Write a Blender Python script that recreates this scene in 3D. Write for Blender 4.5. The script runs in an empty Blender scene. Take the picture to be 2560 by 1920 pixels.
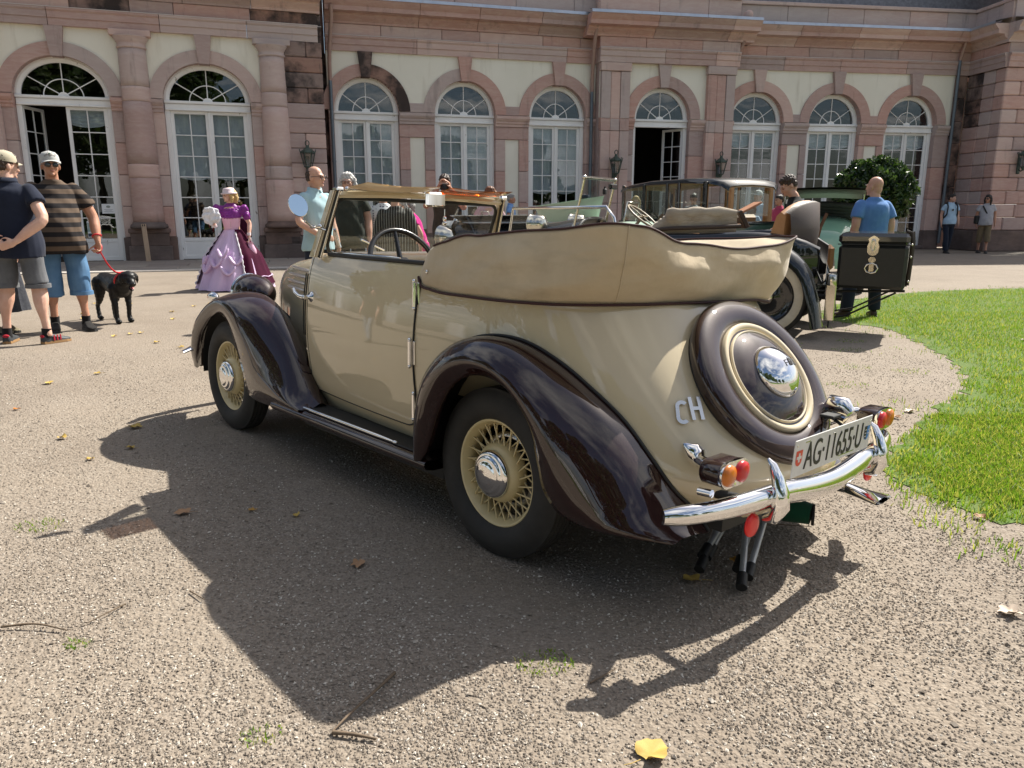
import bpy, math, random
import numpy as np
from mathutils import Vector, Matrix
R = math.radians
PI = math.pi
random.seed(7)
RNG = np.random.default_rng(7)
scene = bpy.context.scene
COL = scene.collection

# ---------------------------------------------------------------- camera, sky, sun, exposure
CAM_H, PITCH = 1.30, 12.75
cam_d = bpy.data.cameras.new('camera')
cam = bpy.data.objects.new('camera', cam_d)
COL.objects.link(cam)
cam.location = (0, 0, CAM_H)
cam.rotation_euler = (R(90 - PITCH), 0, 0)
cam_d.sensor_width = 36.0
cam_d.lens = 36.0 * 1923 / 2560
cam_d.clip_start = 0.05
cam_d.clip_end = 2000
scene.camera = cam

SUN_AZ, SUN_EL = 43.5, 48.0          # to-sun azimuth from +X towards +Y, elevation
world = bpy.data.worlds.new('World')
scene.world = world
world.use_nodes = True
wn, wl = world.node_tree.nodes, world.node_tree.links
wn.clear()
w_out = wn.new('ShaderNodeOutputWorld')
w_bg = wn.new('ShaderNodeBackground')
w_sky = wn.new('ShaderNodeTexSky')
w_sky.sky_type = 'NISHITA'
w_sky.sun_disc = False
w_sky.sun_elevation = R(SUN_EL)
w_sky.sun_rotation = R(90 - SUN_AZ)
w_sky.air_density = 1.0
w_sky.dust_density = 2.2
w_sky.ozone_density = 1.0
w_bg.inputs['Strength'].default_value = 0.074
# broken white cloud over the whole sky
w_tc = wn.new('ShaderNodeTexCoord'); w_sep = wn.new('ShaderNodeSeparateXYZ'); wl.new(w_tc.outputs['Generated'], w_sep.inputs[0])
w_mx = wn.new('ShaderNodeMath'); w_mx.operation = 'MAXIMUM'; wl.new(w_sep.outputs[2], w_mx.inputs[0]); w_mx.inputs[1].default_value = .06
w_cmb = wn.new('ShaderNodeCombineXYZ')
for k in (0, 1):
    w_dv = wn.new('ShaderNodeMath'); w_dv.operation = 'DIVIDE'; wl.new(w_sep.outputs[k], w_dv.inputs[0]); wl.new(w_mx.outputs[0], w_dv.inputs[1]); wl.new(w_dv.outputs[0], w_cmb.inputs[k])
w_no = wn.new('ShaderNodeTexNoise'); w_no.inputs['Scale'].default_value = .9; w_no.inputs['Detail'].default_value = 9; w_no.inputs['Roughness'].default_value = .58
wl.new(w_cmb.outputs[0], w_no.inputs['Vector'])
w_rp = wn.new('ShaderNodeValToRGB'); w_rp.color_ramp.elements[0].position = .48; w_rp.color_ramp.elements[1].position = .66
wl.new(w_no.outputs['Fac'], w_rp.inputs[0])
w_mix = wn.new('ShaderNodeMix'); w_mix.data_type = 'RGBA'; wl.new(w_rp.outputs[0], w_mix.inputs[0]); wl.new(w_sky.outputs['Color'], w_mix.inputs[6]); w_mix.inputs[7].default_value = (8.5, 8.4, 8.2, 1)
wl.new(w_mix.outputs[2], w_bg.inputs['Color'])
wl.new(w_bg.outputs['Background'], w_out.inputs['Surface'])

sun_d = bpy.data.lights.new('sun', 'SUN')
sun_d.energy = 5.0
sun_d.angle = R(0.53)
sun_d.color = (1.0, 0.95, 0.86)
sun = bpy.data.objects.new('sun', sun_d)
COL.objects.link(sun)
sv = Vector((math.cos(R(SUN_EL)) * math.cos(R(SUN_AZ)), math.cos(R(SUN_EL)) * math.sin(R(SUN_AZ)), math.sin(R(SUN_EL))))
sun.rotation_euler = sv.to_track_quat('Z', 'Y').to_euler()
sun.location = sv * 60

scene.view_settings.view_transform = 'Standard'
scene.view_settings.look = 'None'
scene.view_settings.gamma = 1.0
scene.view_settings.use_curve_mapping = False
scene.view_settings.exposure = 0.88
scene.render.engine = 'CYCLES'

# ---------------------------------------------------------------- mesh helpers
def nrm(v):
    v = np.asarray(v, float)
    n = np.linalg.norm(v)
    return v / n if n > 1e-12 else v

def frame_for(d):
    d = nrm(d)
    a = np.array([0, 0, 1.0]) if abs(d[2]) < .9 else np.array([1.0, 0, 0])
    u = nrm(np.cross(a, d))
    return u, np.cross(d, u)

class MB:
    """collects shapes for ONE mesh object"""
    def __init__(s):
        s.v, s.f, s.m, s.sm, s.n = [], [], [], [], 0
    def add(s, v, f, mat=0, smooth=False, M=None):
        v = np.asarray(v, float).reshape(-1, 3)
        if M is not None:
            A = np.array(M)
            v = v @ A[:3, :3].T + A[:3, 3]
        s.v.append(v)
        k = s.n
        for q in f:
            s.f.append([i + k for i in q]); s.m.append(mat); s.sm.append(smooth)
        s.n += len(v)
        return s
    def box(s, c, d, b=0.0, mat=0, M=None):
        v, f = cbox(c, d, b)
        return s.add(v, f, mat, False, M)
    def cyl(s, p0, p1, r0, r1=None, n=12, mat=0, caps=True, smooth=True, M=None):
        r1 = r0 if r1 is None else r1
        return s.tube([p0, p1], [r0, r1], n, mat, caps, smooth, M=M)
    def tube(s, path, rad, n=8, mat=0, caps=True, smooth=True, closed=False, M=None, flat=1.0):
        P = np.asarray(path, float)
        m = len(P)
        if np.isscalar(rad): rad = [rad] * m
        rings = []
        u = None
        for i in range(m):
            a = P[(i + 1) % m] if (closed or i < m - 1) else P[i]
            b = P[i - 1] if (closed or i > 0) else P[i]
            d = nrm(a - b)
            if u is None: u, w = frame_for(d)
            else:
                u = nrm(u - d * (u @ d)); w = np.cross(d, u)
            t = np.arange(n) * 2 * PI / n
            rings.append(P[i] + rad[i] * (np.outer(np.cos(t), u) + flat * np.outer(np.sin(t), w)))
        v = np.vstack(rings)
        f = []
        for i in range(m if closed else m - 1):
            j = (i + 1) % m
            for k in range(n):
                l = (k + 1) % n
                f.append([i * n + k, i * n + l, j * n + l, j * n + k])
        s.add(v, f, mat, smooth, M)
        if caps and not closed:
            s.add(rings[0], [list(range(n))[::-1]], mat, False, M)
            s.add(rings[-1], [list(range(n))], mat, False, M)
        return s
    def lathe(s, prof, n=24, mat=0, smooth=True, M=None, a0=0, a1=2 * PI):
        full = abs(a1 - a0 - 2 * PI) < 1e-6
        t = a0 + (a1 - a0) * np.arange(n if full else n + 1) / n
        P = np.asarray(prof, float)
        k = len(t)
        v = np.array([[r * math.cos(q), r * math.sin(q), z] for q in t for r, z in P])
        f = []
        m = len(P)
        for i in range(n):
            j = (i + 1) % k
            for q in range(m - 1):
                f.append([i * m + q, j * m + q, j * m + q + 1, i * m + q + 1])
        return s.add(v, f, mat, smooth, M)
    def ell(s, c, r, nu=12, nv=8, mat=0, M=None, rot=None):
        v, f = ellipsoid(nu, nv)
        v = v * np.asarray(r, float)
        if rot is not None: v = v @ np.array(rot).T
        return s.add(v + np.asarray(c, float), f, mat, True, M)
    def prism(s, poly, y0, y1, mat=0, M=None, smooth=False):
        """polygon in xz, extruded along y"""
        n = len(poly)
        v = [(x, y0, z) for x, z in poly] + [(x, y1, z) for x, z in poly]
        f = [list(range(n)), list(range(2 * n - 1, n - 1, -1))]
        f += [[i, i + n, (i + 1) % n + n, (i + 1) % n] for i in range(n)]
        return s.add(v, f, mat, smooth, M)
    def grid(s, P, mat=0, smooth=True, M=None, wu=False, wv=False, flip=False):
        P = np.asarray(P, float)
        a, b = P.shape[:2]
        f = []
        for i in range(a if wu else a - 1):
            for j in range(b if wv else b - 1):
                q = [i * b + j, ((i + 1) % a) * b + j, ((i + 1) % a) * b + (j + 1) % b, i * b + (j + 1) % b]
                f.append(q[::-1] if flip else q)
        return s.add(P.reshape(-1, 3), f, mat, smooth, M)
    def mesh(s, name, mats):
        me = bpy.data.meshes.new(name)
        v = np.vstack(s.v) if s.v else np.zeros((0, 3))
        me.from_pydata(v.tolist(), [], s.f)
        for m in (mats if isinstance(mats, (list, tuple)) else [mats]): me.materials.append(m)
        me.polygons.foreach_set('material_index', s.m)
        me.polygons.foreach_set('use_smooth', s.sm)
        me.update()
        return me
    def build(s, name, mats, parent=None, M=None):
        return link(name, s.mesh(name, mats), parent, M)

def link(name, data, parent=None, M=None):
    o = bpy.data.objects.new(name, data)
    COL.objects.link(o)
    if parent is not None: o.parent = parent
    if M is not None: o.matrix_local = Matrix(M)
    return o

def cbox(c, d, b=0.0):
    c = np.asarray(c, float); h = np.asarray(d, float) / 2
    if b <= 0:
        v = np.array([[x, y, z] for x in (-1, 1) for y in (-1, 1) for z in (-1, 1)]) * h + c
        return v, [[0, 1, 3, 2], [4, 6, 7, 5], [0, 4, 5, 1], [2, 3, 7, 6], [0, 2, 6, 4], [1, 5, 7, 3]]
    b = min(b, h.min() * .9)
    v, idx = [], {}
    for sx in (-1, 1):
        for sy in (-1, 1):
            for sz in (-1, 1):
                sg = np.array([sx, sy, sz])
                for ax in range(3):
                    p = h - b; p = p.copy(); p[ax] = h[ax]
                    idx[(sx, sy, sz, ax)] = len(v)
                    v.append(sg * p + c)
    f = []
    for ax in range(3):
        o = [(1, 2), (2, 0), (0, 1)][ax]
        for sg in (-1, 1):
            q = []
            for a, bb in ((-1, -1), (1, -1), (1, 1), (-1, 1)):
                k = [0, 0, 0]; k[ax] = sg; k[o[0]] = a; k[o[1]] = bb
                q.append(idx[tuple(k) + (ax,)])
            f.append(q if sg > 0 else q[::-1])
        for a in (-1, 1):
            for bb in (-1, 1):
                k1 = [0, 0, 0]; k1[ax] = -1; k1[o[0]] = a; k1[o[1]] = bb
                k2 = list(k1); k2[ax] = 1
                q = [idx[tuple(k1) + (o[0],)], idx[tuple(k2) + (o[0],)], idx[tuple(k2) + (o[1],)], idx[tuple(k1) + (o[1],)]]
                f.append(q if a * bb < 0 else q[::-1])
    for sx in (-1, 1):
        for sy in (-1, 1):
            for sz in (-1, 1):
                q = [idx[(sx, sy, sz, k)] for k in range(3)]
                f.append(q if sx * sy * sz > 0 else q[::-1])
    return np.array(v), f

_ec = {}
def ellipsoid(nu=12, nv=8):
    if (nu, nv) in _ec: return _ec[(nu, nv)]
    v = [[0, 0, 1]]
    for i in range(1, nv):
        t = PI * i / nv
        for j in range(nu):
            p = 2 * PI * j / nu
            v.append([math.sin(t) * math.cos(p), math.sin(t) * math.sin(p), math.cos(t)])
    v.append([0, 0, -1])
    f = [[0, 1 + j, 1 + (j + 1) % nu] for j in range(nu)]
    for i in range(nv - 2):
        for j in range(nu):
            a = 1 + i * nu; k = (j + 1) % nu
            f.append([a + j, a + nu + j, a + nu + k, a + k])
    e = len(v) - 1; a = 1 + (nv - 2) * nu
    f += [[a + j, e, a + (j + 1) % nu] for j in range(nu)]
    _ec[(nu, nv)] = (np.array(v, float), f)
    return _ec[(nu, nv)]

def cr(pts, n):
    """Catmull-Rom resample, n samples, uniform in chord length"""
    P = np.asarray(pts, float)
    if P.ndim == 1: P = P[:, None]
    m = len(P)
    t = np.r_[0, np.cumsum(np.maximum(np.linalg.norm(np.diff(P, axis=0), axis=1), 1e-9))]
    T = np.linspace(0, t[-1], n)
    return crt(t, P, T)

def crt(t, P, T):
    """cubic Hermite (finite-difference tangents) through (t,P) at T"""
    t = np.asarray(t, float); P = np.asarray(P, float)
    one = P.ndim == 1
    if one: P = P[:, None]
    d = np.diff(P, axis=0) / np.diff(t)[:, None]
    m = np.empty_like(P)
    m[0], m[-1] = d[0], d[-1]
    if len(P) > 2:
        h = np.diff(t)[:, None]
        m[1:-1] = (d[:-1] * h[1:] + d[1:] * h[:-1]) / (h[1:] + h[:-1])
    T = np.atleast_1d(np.asarray(T, float))
    i = np.clip(np.searchsorted(t, T, side='right') - 1, 0, len(t) - 2)
    h = (t[i + 1] - t[i])[:, None]; s = ((T - t[i])[:, None]) / h
    r = (2 * s**3 - 3 * s**2 + 1) * P[i] + (s**3 - 2 * s**2 + s) * h * m[i] + (-2 * s**3 + 3 * s**2) * P[i + 1] + (s**3 - s**2) * h * m[i + 1]
    return r[:, 0] if one else r

def T(x=0, y=0, z=0): return Matrix.Translation((x, y, z))
def RZ(a): return Matrix.Rotation(a, 4, 'Z')
def RX(a): return Matrix.Rotation(a, 4, 'X')
def RY(a): return Matrix.Rotation(a, 4, 'Y')
def SC(x, y, z): return Matrix.Diagonal((x, y, z, 1))

def tag(o, label=None, cat=None, group=None, kind=None):
    if label: o['label'] = label
    if cat: o['category'] = cat
    if group: o['group'] = group
    if kind: o['kind'] = kind
    return o

def thing(name, label, cat, loc=(0, 0, 0), rz=0.0, group=None):
    o = bpy.data.objects.new(name, None)
    COL.objects.link(o)
    o.empty_display_size = .2
    o.location = loc; o.rotation_euler = (0, 0, rz)
    return tag(o, label, cat, group)

def copy_tree(o, parent=None):
    c = o.copy(); COL.objects.link(c)
    if parent is not None: c.parent = parent
    for ch in list(o.children): copy_tree(ch, c)
    return c

# ---------------------------------------------------------------- materials
class NT:
    def __init__(s, name):
        s.mat = bpy.data.materials.new(name)
        s.mat.use_nodes = True
        s.t = s.mat.node_tree
        s.n = s.t.nodes
        s.b = s.n['Principled BSDF']
        s.out = s.n['Material Output']
        s._tc = None
    def new(s, ty, **kw):
        x = s.n.new(ty)
        for k, v in kw.items(): setattr(x, k, v)
        return x
    def l(s, a, b): s.t.links.new(a, b)
    def coord(s, which='Object', scale=(1, 1, 1), rot=(0, 0, 0), loc=(0, 0, 0)):
        if which == 'World':
            o = s.new('ShaderNodeNewGeometry').outputs['Position']
        else:
            if s._tc is None: s._tc = s.new('ShaderNodeTexCoord')
            o = s._tc.outputs[which]
        mp = s.new('ShaderNodeMapping')
        mp.inputs['Scale'].default_value = scale
        mp.inputs['Rotation'].default_value = rot
        mp.inputs['Location'].default_value = loc
        s.l(o, mp.inputs['Vector'])
        return mp.outputs['Vector']
    def noise(s, vec, scale=5, detail=4, rough=.55, dist=0):
        x = s.new('ShaderNodeTexNoise')
        x.inputs['Scale'].default_value = scale
        x.inputs['Detail'].default_value = detail
        x.inputs['Roughness'].default_value = rough
        x.inputs['Distortion'].default_value = dist
        s.l(vec, x.inputs['Vector'])
        return x.outputs['Fac']
    def voro(s, vec, scale=5, feat='F1', out='Distance', rnd=1.0):
        x = s.new('ShaderNodeTexVoronoi', feature=feat)
        x.inputs['Scale'].default_value = scale
        x.inputs['Randomness'].default_value = rnd
        s.l(vec, x.inputs['Vector'])
        return x.outputs[out]
    def ramp(s, fac, stops):
        x = s.new('ShaderNodeValToRGB')
        e = x.color_ramp.elements
        while len(e) < len(stops): e.new(.5)
        for q, (p, c) in zip(e, stops):
            q.position = p
            q.color = (c, c, c, 1) if np.isscalar(c) else (*c, 1)
        s.l(fac, x.inputs['Fac'])
        return x.outputs['Color']
    def mix(s, fac, a, b, mode='MIX'):
        x = s.new('ShaderNodeMix', data_type='RGBA', blend_type=mode)
        for sock, val in ((x.inputs[0], fac), (x.inputs[6], a), (x.inputs[7], b)):
            if hasattr(val, 'is_linked') or hasattr(val, 'links'): s.l(val, sock)
            else: sock.default_value = val if np.isscalar(val) else (*val[:3], 1)
        return x.outputs[2]
    def math(s, op, a, b=None, clamp=False):
        x = s.new('ShaderNodeMath', operation=op, use_clamp=clamp)
        for sock, val in zip(x.inputs, (a, b)):
            if val is None: continue
            if hasattr(val, 'links'): s.l(val, sock)
            else: sock.default_value = val
        return x.outputs[0]
    def sep(s, vec):
        x = s.new('ShaderNodeSeparateXYZ'); s.l(vec, x.inputs[0]); return x.outputs
    def bump(s, h, strength=.3, dist=.01, prev=None):
        x = s.new('ShaderNodeBump')
        x.inputs['Strength'].default_value = strength
        x.inputs['Distance'].default_value = dist
        s.l(h, x.inputs['Height'])
        if prev is not None: s.l(prev, x.inputs['Normal'])
        s.l(x.outputs['Normal'], s.b.inputs['Normal'])
        return x.outputs['Normal']
    def base(s, c):
        if hasattr(c, 'links'): s.l(c, s.b.inputs['Base Color'])
        else: s.b.inputs['Base Color'].default_value = (*c, 1)
    def set(s, **kw):
        names = dict(rough='Roughness', metal='Metallic', coat='Coat Weight', coatr='Coat Roughness', spec='Specular IOR Level', trans='Transmission Weight', ior='IOR', alpha='Alpha', sheen='Sheen Weight', sss='Subsurface Weight')
        for k, v in kw.items():
            i = s.b.inputs[names[k]]
            if hasattr(v, 'links'): s.l(v, i)
            else: i.default_value = v
        return s

def mk(name, col, rough=.5, metal=0.0, col2=None, vs=6.0, bump=0.0, bs=60.0, coat=0.0, spec=.5, coord='Object', detail=5, bd=.004, sheen=0.0, stretch=(1, 1, 1), rrand=0.0):
    t = NT(name)
    v = t.coord(coord, stretch)
    if col2 is None:
        col2 = tuple(c * .8 for c in col)
    fac = t.ramp(t.noise(v, vs, detail, .6), [(.3, 0.0), (.7, 1.0)])
    c = t.mix(fac, col, col2)
    if rrand:
        oi = t.new('ShaderNodeObjectInfo')
        hs = t.new('ShaderNodeHueSaturation')
        t.l(t.math('ADD', t.math('MULTIPLY', oi.outputs['Random'], 2 * rrand), 1 - rrand), hs.inputs['Value'])
        t.l(t.math('ADD', t.math('MULTIPLY', oi.outputs['Random'], .03), .485), hs.inputs['Hue'])
        t.l(c, hs.inputs['Color'])
        c = hs.outputs['Color']
    t.base(c)
    t.set(rough=rough, metal=metal, spec=spec)
    if coat: t.set(coat=coat, coatr=.03)
    if sheen: t.set(sheen=sheen)
    if bump: t.bump(t.noise(v, bs, 3, .6), bump, bd)
    return t.mat

def mk_glass(name, tint=(1, 1, 1), ior=1.5, rough=0.0, dirt_glare=0.0):
    """thin pane: fresnel mix of see-through and mirror"""
    t = NT(name)
    t.n.remove(t.b)
    tr = t.new('ShaderNodeBsdfTransparent'); tr.inputs[0].default_value = (*tint, 1)
    gl = t.new('ShaderNodeBsdfGlossy'); gl.inputs['Roughness'].default_value = rough
    lw = t.new('ShaderNodeLayerWeight'); lw.inputs['Blend'].default_value = .5
    f0 = 2 * ((ior - 1) / (ior + 1))**2
    fr = t.math('ADD', t.math('MULTIPLY', t.math('POWER', lw.outputs['Facing'], 5.0), 1 - f0), f0)
    mx = t.new('ShaderNodeMixShader')
    t.l(fr, mx.inputs[0]); t.l(tr.outputs[0], mx.inputs[1]); t.l(gl.outputs[0], mx.inputs[2])
    v = t.coord('Object')
    bp = t.new('ShaderNodeBump'); bp.inputs['Strength'].default_value = .05; bp.inputs['Distance'].default_value = .02
    t.l(t.noise(v, 2.5, 1), bp.inputs['Height']); t.l(bp.outputs[0], gl.inputs['Normal'])
    last = mx.outputs[0]
    if dirt_glare:
        df = t.new('ShaderNodeBsdfDiffuse'); df.inputs[0].default_value = (.6, .58, .52, 1)
        m2 = t.new('ShaderNodeMixShader'); m2.inputs[0].default_value = dirt_glare
        t.l(last, m2.inputs[1]); t.l(df.outputs[0], m2.inputs[2]); last = m2.outputs[0]
    t.l(last, t.out.inputs['Surface'])
    return t.mat

def plain(name, col, rough=.5, metal=0.0, **k):
    t = NT(name); t.base(col); t.set(rough=rough, metal=metal, **k)
    return t.mat
# ================================================================ ground
def gravel_material():
    t = NT('gravel')
    v = t.coord('World')
    cell = t.voro(v, 150, 'F1', 'Color')
    cell2 = t.voro(v, 75, 'F1', 'Color')
    sx = t.sep(cell)[0]
    base = t.ramp(sx, [(0.0, (0.134, 0.109, 0.086)), (.35, (0.206, 0.170, 0.136)), (.7, (0.278, 0.236, 0.191)), (1.0, (0.443, 0.391, 0.326))])
    b2 = t.ramp(t.sep(cell2)[1], [(0.0, (0.154, 0.125, 0.099)), (.5, (0.221, 0.184, 0.147)), (1.0, (0.340, 0.295, 0.244))])
    c = t.mix(.45, base, b2)
    big = t.ramp(t.noise(v, .55, 5, .6), [(.3, 0.0), (.7, 1.0)])
    c = t.mix(t.math('MULTIPLY', big, .6), c, (0.288, 0.240, 0.186))
    big2 = t.ramp(t.noise(t.coord('World', (1, 1, 1), (0, 0, .7), (13, 5, 0)), .8, 6, .65), [(.46, 0.0), (.66, 1.0)])
    c = t.mix(t.math('MULTIPLY', big2, .5), c, (0.180, 0.145, 0.112))
    sand = t.ramp(t.noise(v, 5.5, 5, .7), [(.45, 0.0), (.68, 1.0)])
    c = t.mix(t.math('MULTIPLY', sand, .5), c, (0.247, 0.202, 0.156))
    t.base(c)
    t.set(rough=.9, spec=.25)
    h1 = t.voro(v, 150, 'SMOOTH_F1', 'Distance')
    h2 = t.voro(v, 75, 'SMOOTH_F1', 'Distance')
    h = t.math('ADD', t.math('MULTIPLY', h1, -.7), t.math('MULTIPLY', h2, -1.2))
    h = t.math('ADD', h, t.math('MULTIPLY', t.noise(v, 14, 4), .6))
    t.bump(h, .7, .008)
    return t.mat

M_gravel = gravel_material()
LAWN = [(1.80, 3.5), (1.98, 3.95), (2.36, 4.42), (2.8, 4.95), (3.22, 5.45), (3.62, 6.15), (3.86, 6.9), (4.05, 7.8), (4.12, 8.6), (3.75, 9.35), (4.2, 10.4), (5.2, 11.6), (6.38, 12.43), (7.5, 12.9), (8.75, 13.18), (12, 13.3), (16, 12.2), (19, 8), (18, 2.5), (14, -.5), (9, 0.3), (5, 1.55), (3.4, 2.25), (2.5, 2.8), (1.98, 3.12)]
LAWN2 = [(-14, -9), (14, -7), (40, -14), (60, -60), (-60, -60), (-40, -16)]
def inside(poly, x, y):
    P = np.asarray(poly); r = np.zeros(np.shape(x), bool)
    j = len(P) - 1
    for i in range(len(P)):
        c = ((P[i, 1] > y) != (P[j, 1] > y)) & (x < (P[j, 0] - P[i, 0]) * (y - P[i, 1]) / (P[j, 1] - P[i, 1] + 1e-12) + P[i, 0])
        r ^= c; j = i
    return r
def edge_dist(poly, x, y):
    P = np.asarray(poly, float); d = np.full(np.shape(x), 1e9)
    for i in range(len(P)):
        a = P[i]; b = P[(i + 1) % len(P)]; ab = b - a
        tt = np.clip(((x - a[0]) * ab[0] + (y - a[1]) * ab[1]) / (ab @ ab), 0, 1)
        d = np.minimum(d, np.hypot(x - a[0] - tt * ab[0], y - a[1] - tt * ab[1]))
    return d

mb = MB()
g = np.linspace(-1, 1, 41)
gx = np.sign(g) * np.abs(g)**2.2 * 260
P = np.array([[(x, y, 0.0) for y in gx] for x in gx])
mb.grid(P, smooth=False)
tag(mb.build('ground', M_gravel), kind='structure')

tS = NT('lawn_soil')
v = tS.coord('World')
tS.base(tS.mix(tS.ramp(tS.noise(v, 7, 5), [(.35, 0.0), (.65, 1.0)]), (.085, .15, .022), (.11, .15, .035)))
tS.set(rough=1.0); tS.bump(tS.noise(v, 60, 3), .8, .02)
def poly_sheet(name, poly, z, mat, n=700):
    Q = cr(list(poly) + [poly[0]], n)[:-1]
    if n > 100: Q = Q + np.stack([np.sin(np.arange(n - 1) * 1.9) * .02 + RNG.normal(0, .025, n - 1), np.cos(np.arange(n - 1) * 2.3) * .02 + RNG.normal(0, .025, n - 1)], 1)
    m = MB(); m.add([(x, y, z) for x, y in Q], [list(range(len(Q)))])
    return m.build(name, mat)
LAWN_IN = [(lambda p: p)(p) for p in LAWN]
_c = np.array([7.5, 7.0]); LAWN_IN = [tuple(np.array(p) + (_c - np.array(p)) / np.linalg.norm(_c - np.array(p)) * .07) for p in LAWN]
tag(poly_sheet('lawn', LAWN_IN, .004, tS.mat), kind='structure')
tag(poly_sheet('lawn', LAWN2, .004, tS.mat, 30), kind='structure')

# grass blades: uncountable, one object
def grass(name, px, py, hmin, hmax, mats, seed, w=.004):
    rng = np.random.default_rng(seed)
    n = len(px)
    h = rng.uniform(hmin, hmax, n); a = rng.uniform(0, 2 * PI, n); lean = rng.normal(0, .55, n)
    la = rng.uniform(0, 2 * PI, n)
    ww = w * rng.uniform(.7, 1.5, n)
    dx, dy = np.cos(a) * ww, np.sin(a) * ww
    lx, ly = np.cos(la) * lean * h, np.sin(la) * lean * h
    z0 = np.full(n, .002)
    V = np.stack([np.stack([px - dx, py - dy, z0], 1), np.stack([px + dx, py + dy, z0], 1),
                  np.stack([px + lx * .4 + dx * .7, py + ly * .4 + dy * .7, h * .6], 1), np.stack([px + lx * .4 - dx * .7, py + ly * .4 - dy * .7, h * .6], 1),
                  np.stack([px + lx, py + ly, h], 1)], 1).reshape(-1, 3)
    k = np.arange(n)[:, None] * 5
    F = np.concatenate([k + np.array([[0, 1, 2, 3]]), ], 1).tolist() + (k + np.array([[3, 2, 4]])).tolist()
    me = bpy.data.meshes.new(name)
    me.from_pydata(V.tolist(), [], F)
    for m_ in mats: me.materials.append(m_)
    mi = rng.integers(0, len(mats), n)
    me.polygons.foreach_set('material_index', np.r_[mi, mi].tolist())
    me.update()
    return link(name, me)
def blade_mat(name, a, b):
    t = NT(name); v = t.coord('World')
    t.base(t.mix(t.ramp(t.noise(v, .9, 4), [(.3, 0.0), (.7, 1.0)]), a, b))
    t.set(rough=.55, spec=.4)
    tl = t.new('ShaderNodeBsdfTranslucent'); tl.inputs[0].default_value = (a[0] * 2.2, a[1] * 1.9, a[2], 1)
    mx = t.new('ShaderNodeMixShader'); mx.inputs[0].default_value = .36
    t.l(t.b.outputs[0], mx.inputs[1]); t.l(tl.outputs[0], mx.inputs[2]); t.l(mx.outputs[0], t.out.inputs[0])
    return t.mat
M_blades = [blade_mat('grass_blade', (.09, .20, .016), (.13, .22, .025)), blade_mat('grass_blade_light', (.14, .24, .035), (.11, .21, .02)), blade_mat('grass_blade_dry', (.27, .31, .10), (.18, .27, .04))]
rg = np.random.default_rng(3)
def scatter(n, x0, x1, y0, y1): return rg.uniform(x0, x1, n), rg.uniform(y0, y1, n)
gx_, gy_ = [], []
for n, x0, x1, y0, y1 in ((90000, 1.7, 3.6, 2.3, 4.8), (80000, 1.9, 5.4, 2.0, 6.0), (75000, 2.4, 9, 6, 10), (45000, 3.6, 12, 10, 13.4)):
    x, y = scatter(n, x0, x1, y0, y1)
    ed = edge_dist(LAWN, x, y)
    patch = .5 + .3 * np.sin(x * 3.1 + 2.3 * np.sin(y * 2.3 + 1)) + .2 * np.sin(y * 6.3 + 1.7 * np.sin(x * 5.1))
    ed = ed + .10 * np.sin(x * 9 + y * 7) + .07 * np.sin(x * 23 - y * 17)
    ins = inside(LAWN, x, y)
    ok = (ins & (rg.uniform(0, 1, n) < np.clip(ed / .35, .15, 1) * (.65 + .5 * patch))) | (~ins & (ed < .5) & (rg.uniform(0, 1, n) < .10 * np.clip(1 - ed / .5, 0, 1) * (patch > .55)))
    gx_.append(x[ok]); gy_.append(y[ok])
gx_ = np.concatenate(gx_); gy_ = np.concatenate(gy_)
tag(grass('grass', gx_, gy_, .014, .045, M_blades, 5, .0028), 'short sunlit green lawn grass to the right of the cars', 'grass', kind='stuff')
# weeds on the gravel: little countable tufts
def tuft(x, y, r, n, label):
    a = rg.uniform(0, 2 * PI, n); q = r * np.sqrt(rg.uniform(0, 1, n))
    o = grass('grass_tuft', q * np.cos(a), q * np.sin(a) * .8, .005, .018, M_blades, int(abs(x * 100 + y * 37)), .0022)
    o.location = (x, y, 0)
    return tag(o, label, 'grass tuft', 'weeds growing in the gravel')
tuft(-1.99, 3.03, .10, 130, 'flat green weed in sunlit gravel by the tip of the windscreen shadow')
tuft(.10, 2.02, .09, 150, 'low weed inside the car shadow near its front edge')
tuft(-1.33, 2.12, .045, 60, 'small weed in sunlit gravel left of the car shadow')
tuft(-1.42, 1.70, .07, 90, 'green tuft at the left edge of the photo near its bottom corner')
tuft(-.63, 1.70, .06, 60, 'faint weed in sunlit gravel below the tip of the car shadow')
for i, ((x, y), wd) in enumerate(zip([(2.55, 5.7), (2.9, 6.4), (3.2, 7.2), (2.4, 6.9), (3.3, 6.2), (2.75, 7.6), (2.2, 5.0), (2.05, 4.4), (3.45, 7.7)], ['at the end of the trunk shadow', 'between trunk shadow and lawn', 'nearest the tourer\'s wing', 'inside the trunk shadow', 'touching the lawn edge', 'behind the trunk shadow', 'beyond the right tail lamp', 'next to the plate lamp', 'at the lawn tip under the luggage rack'])):
    tuft(x, y, .16, 110, 'thin grass patch on bare ground ' + wd)

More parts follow.
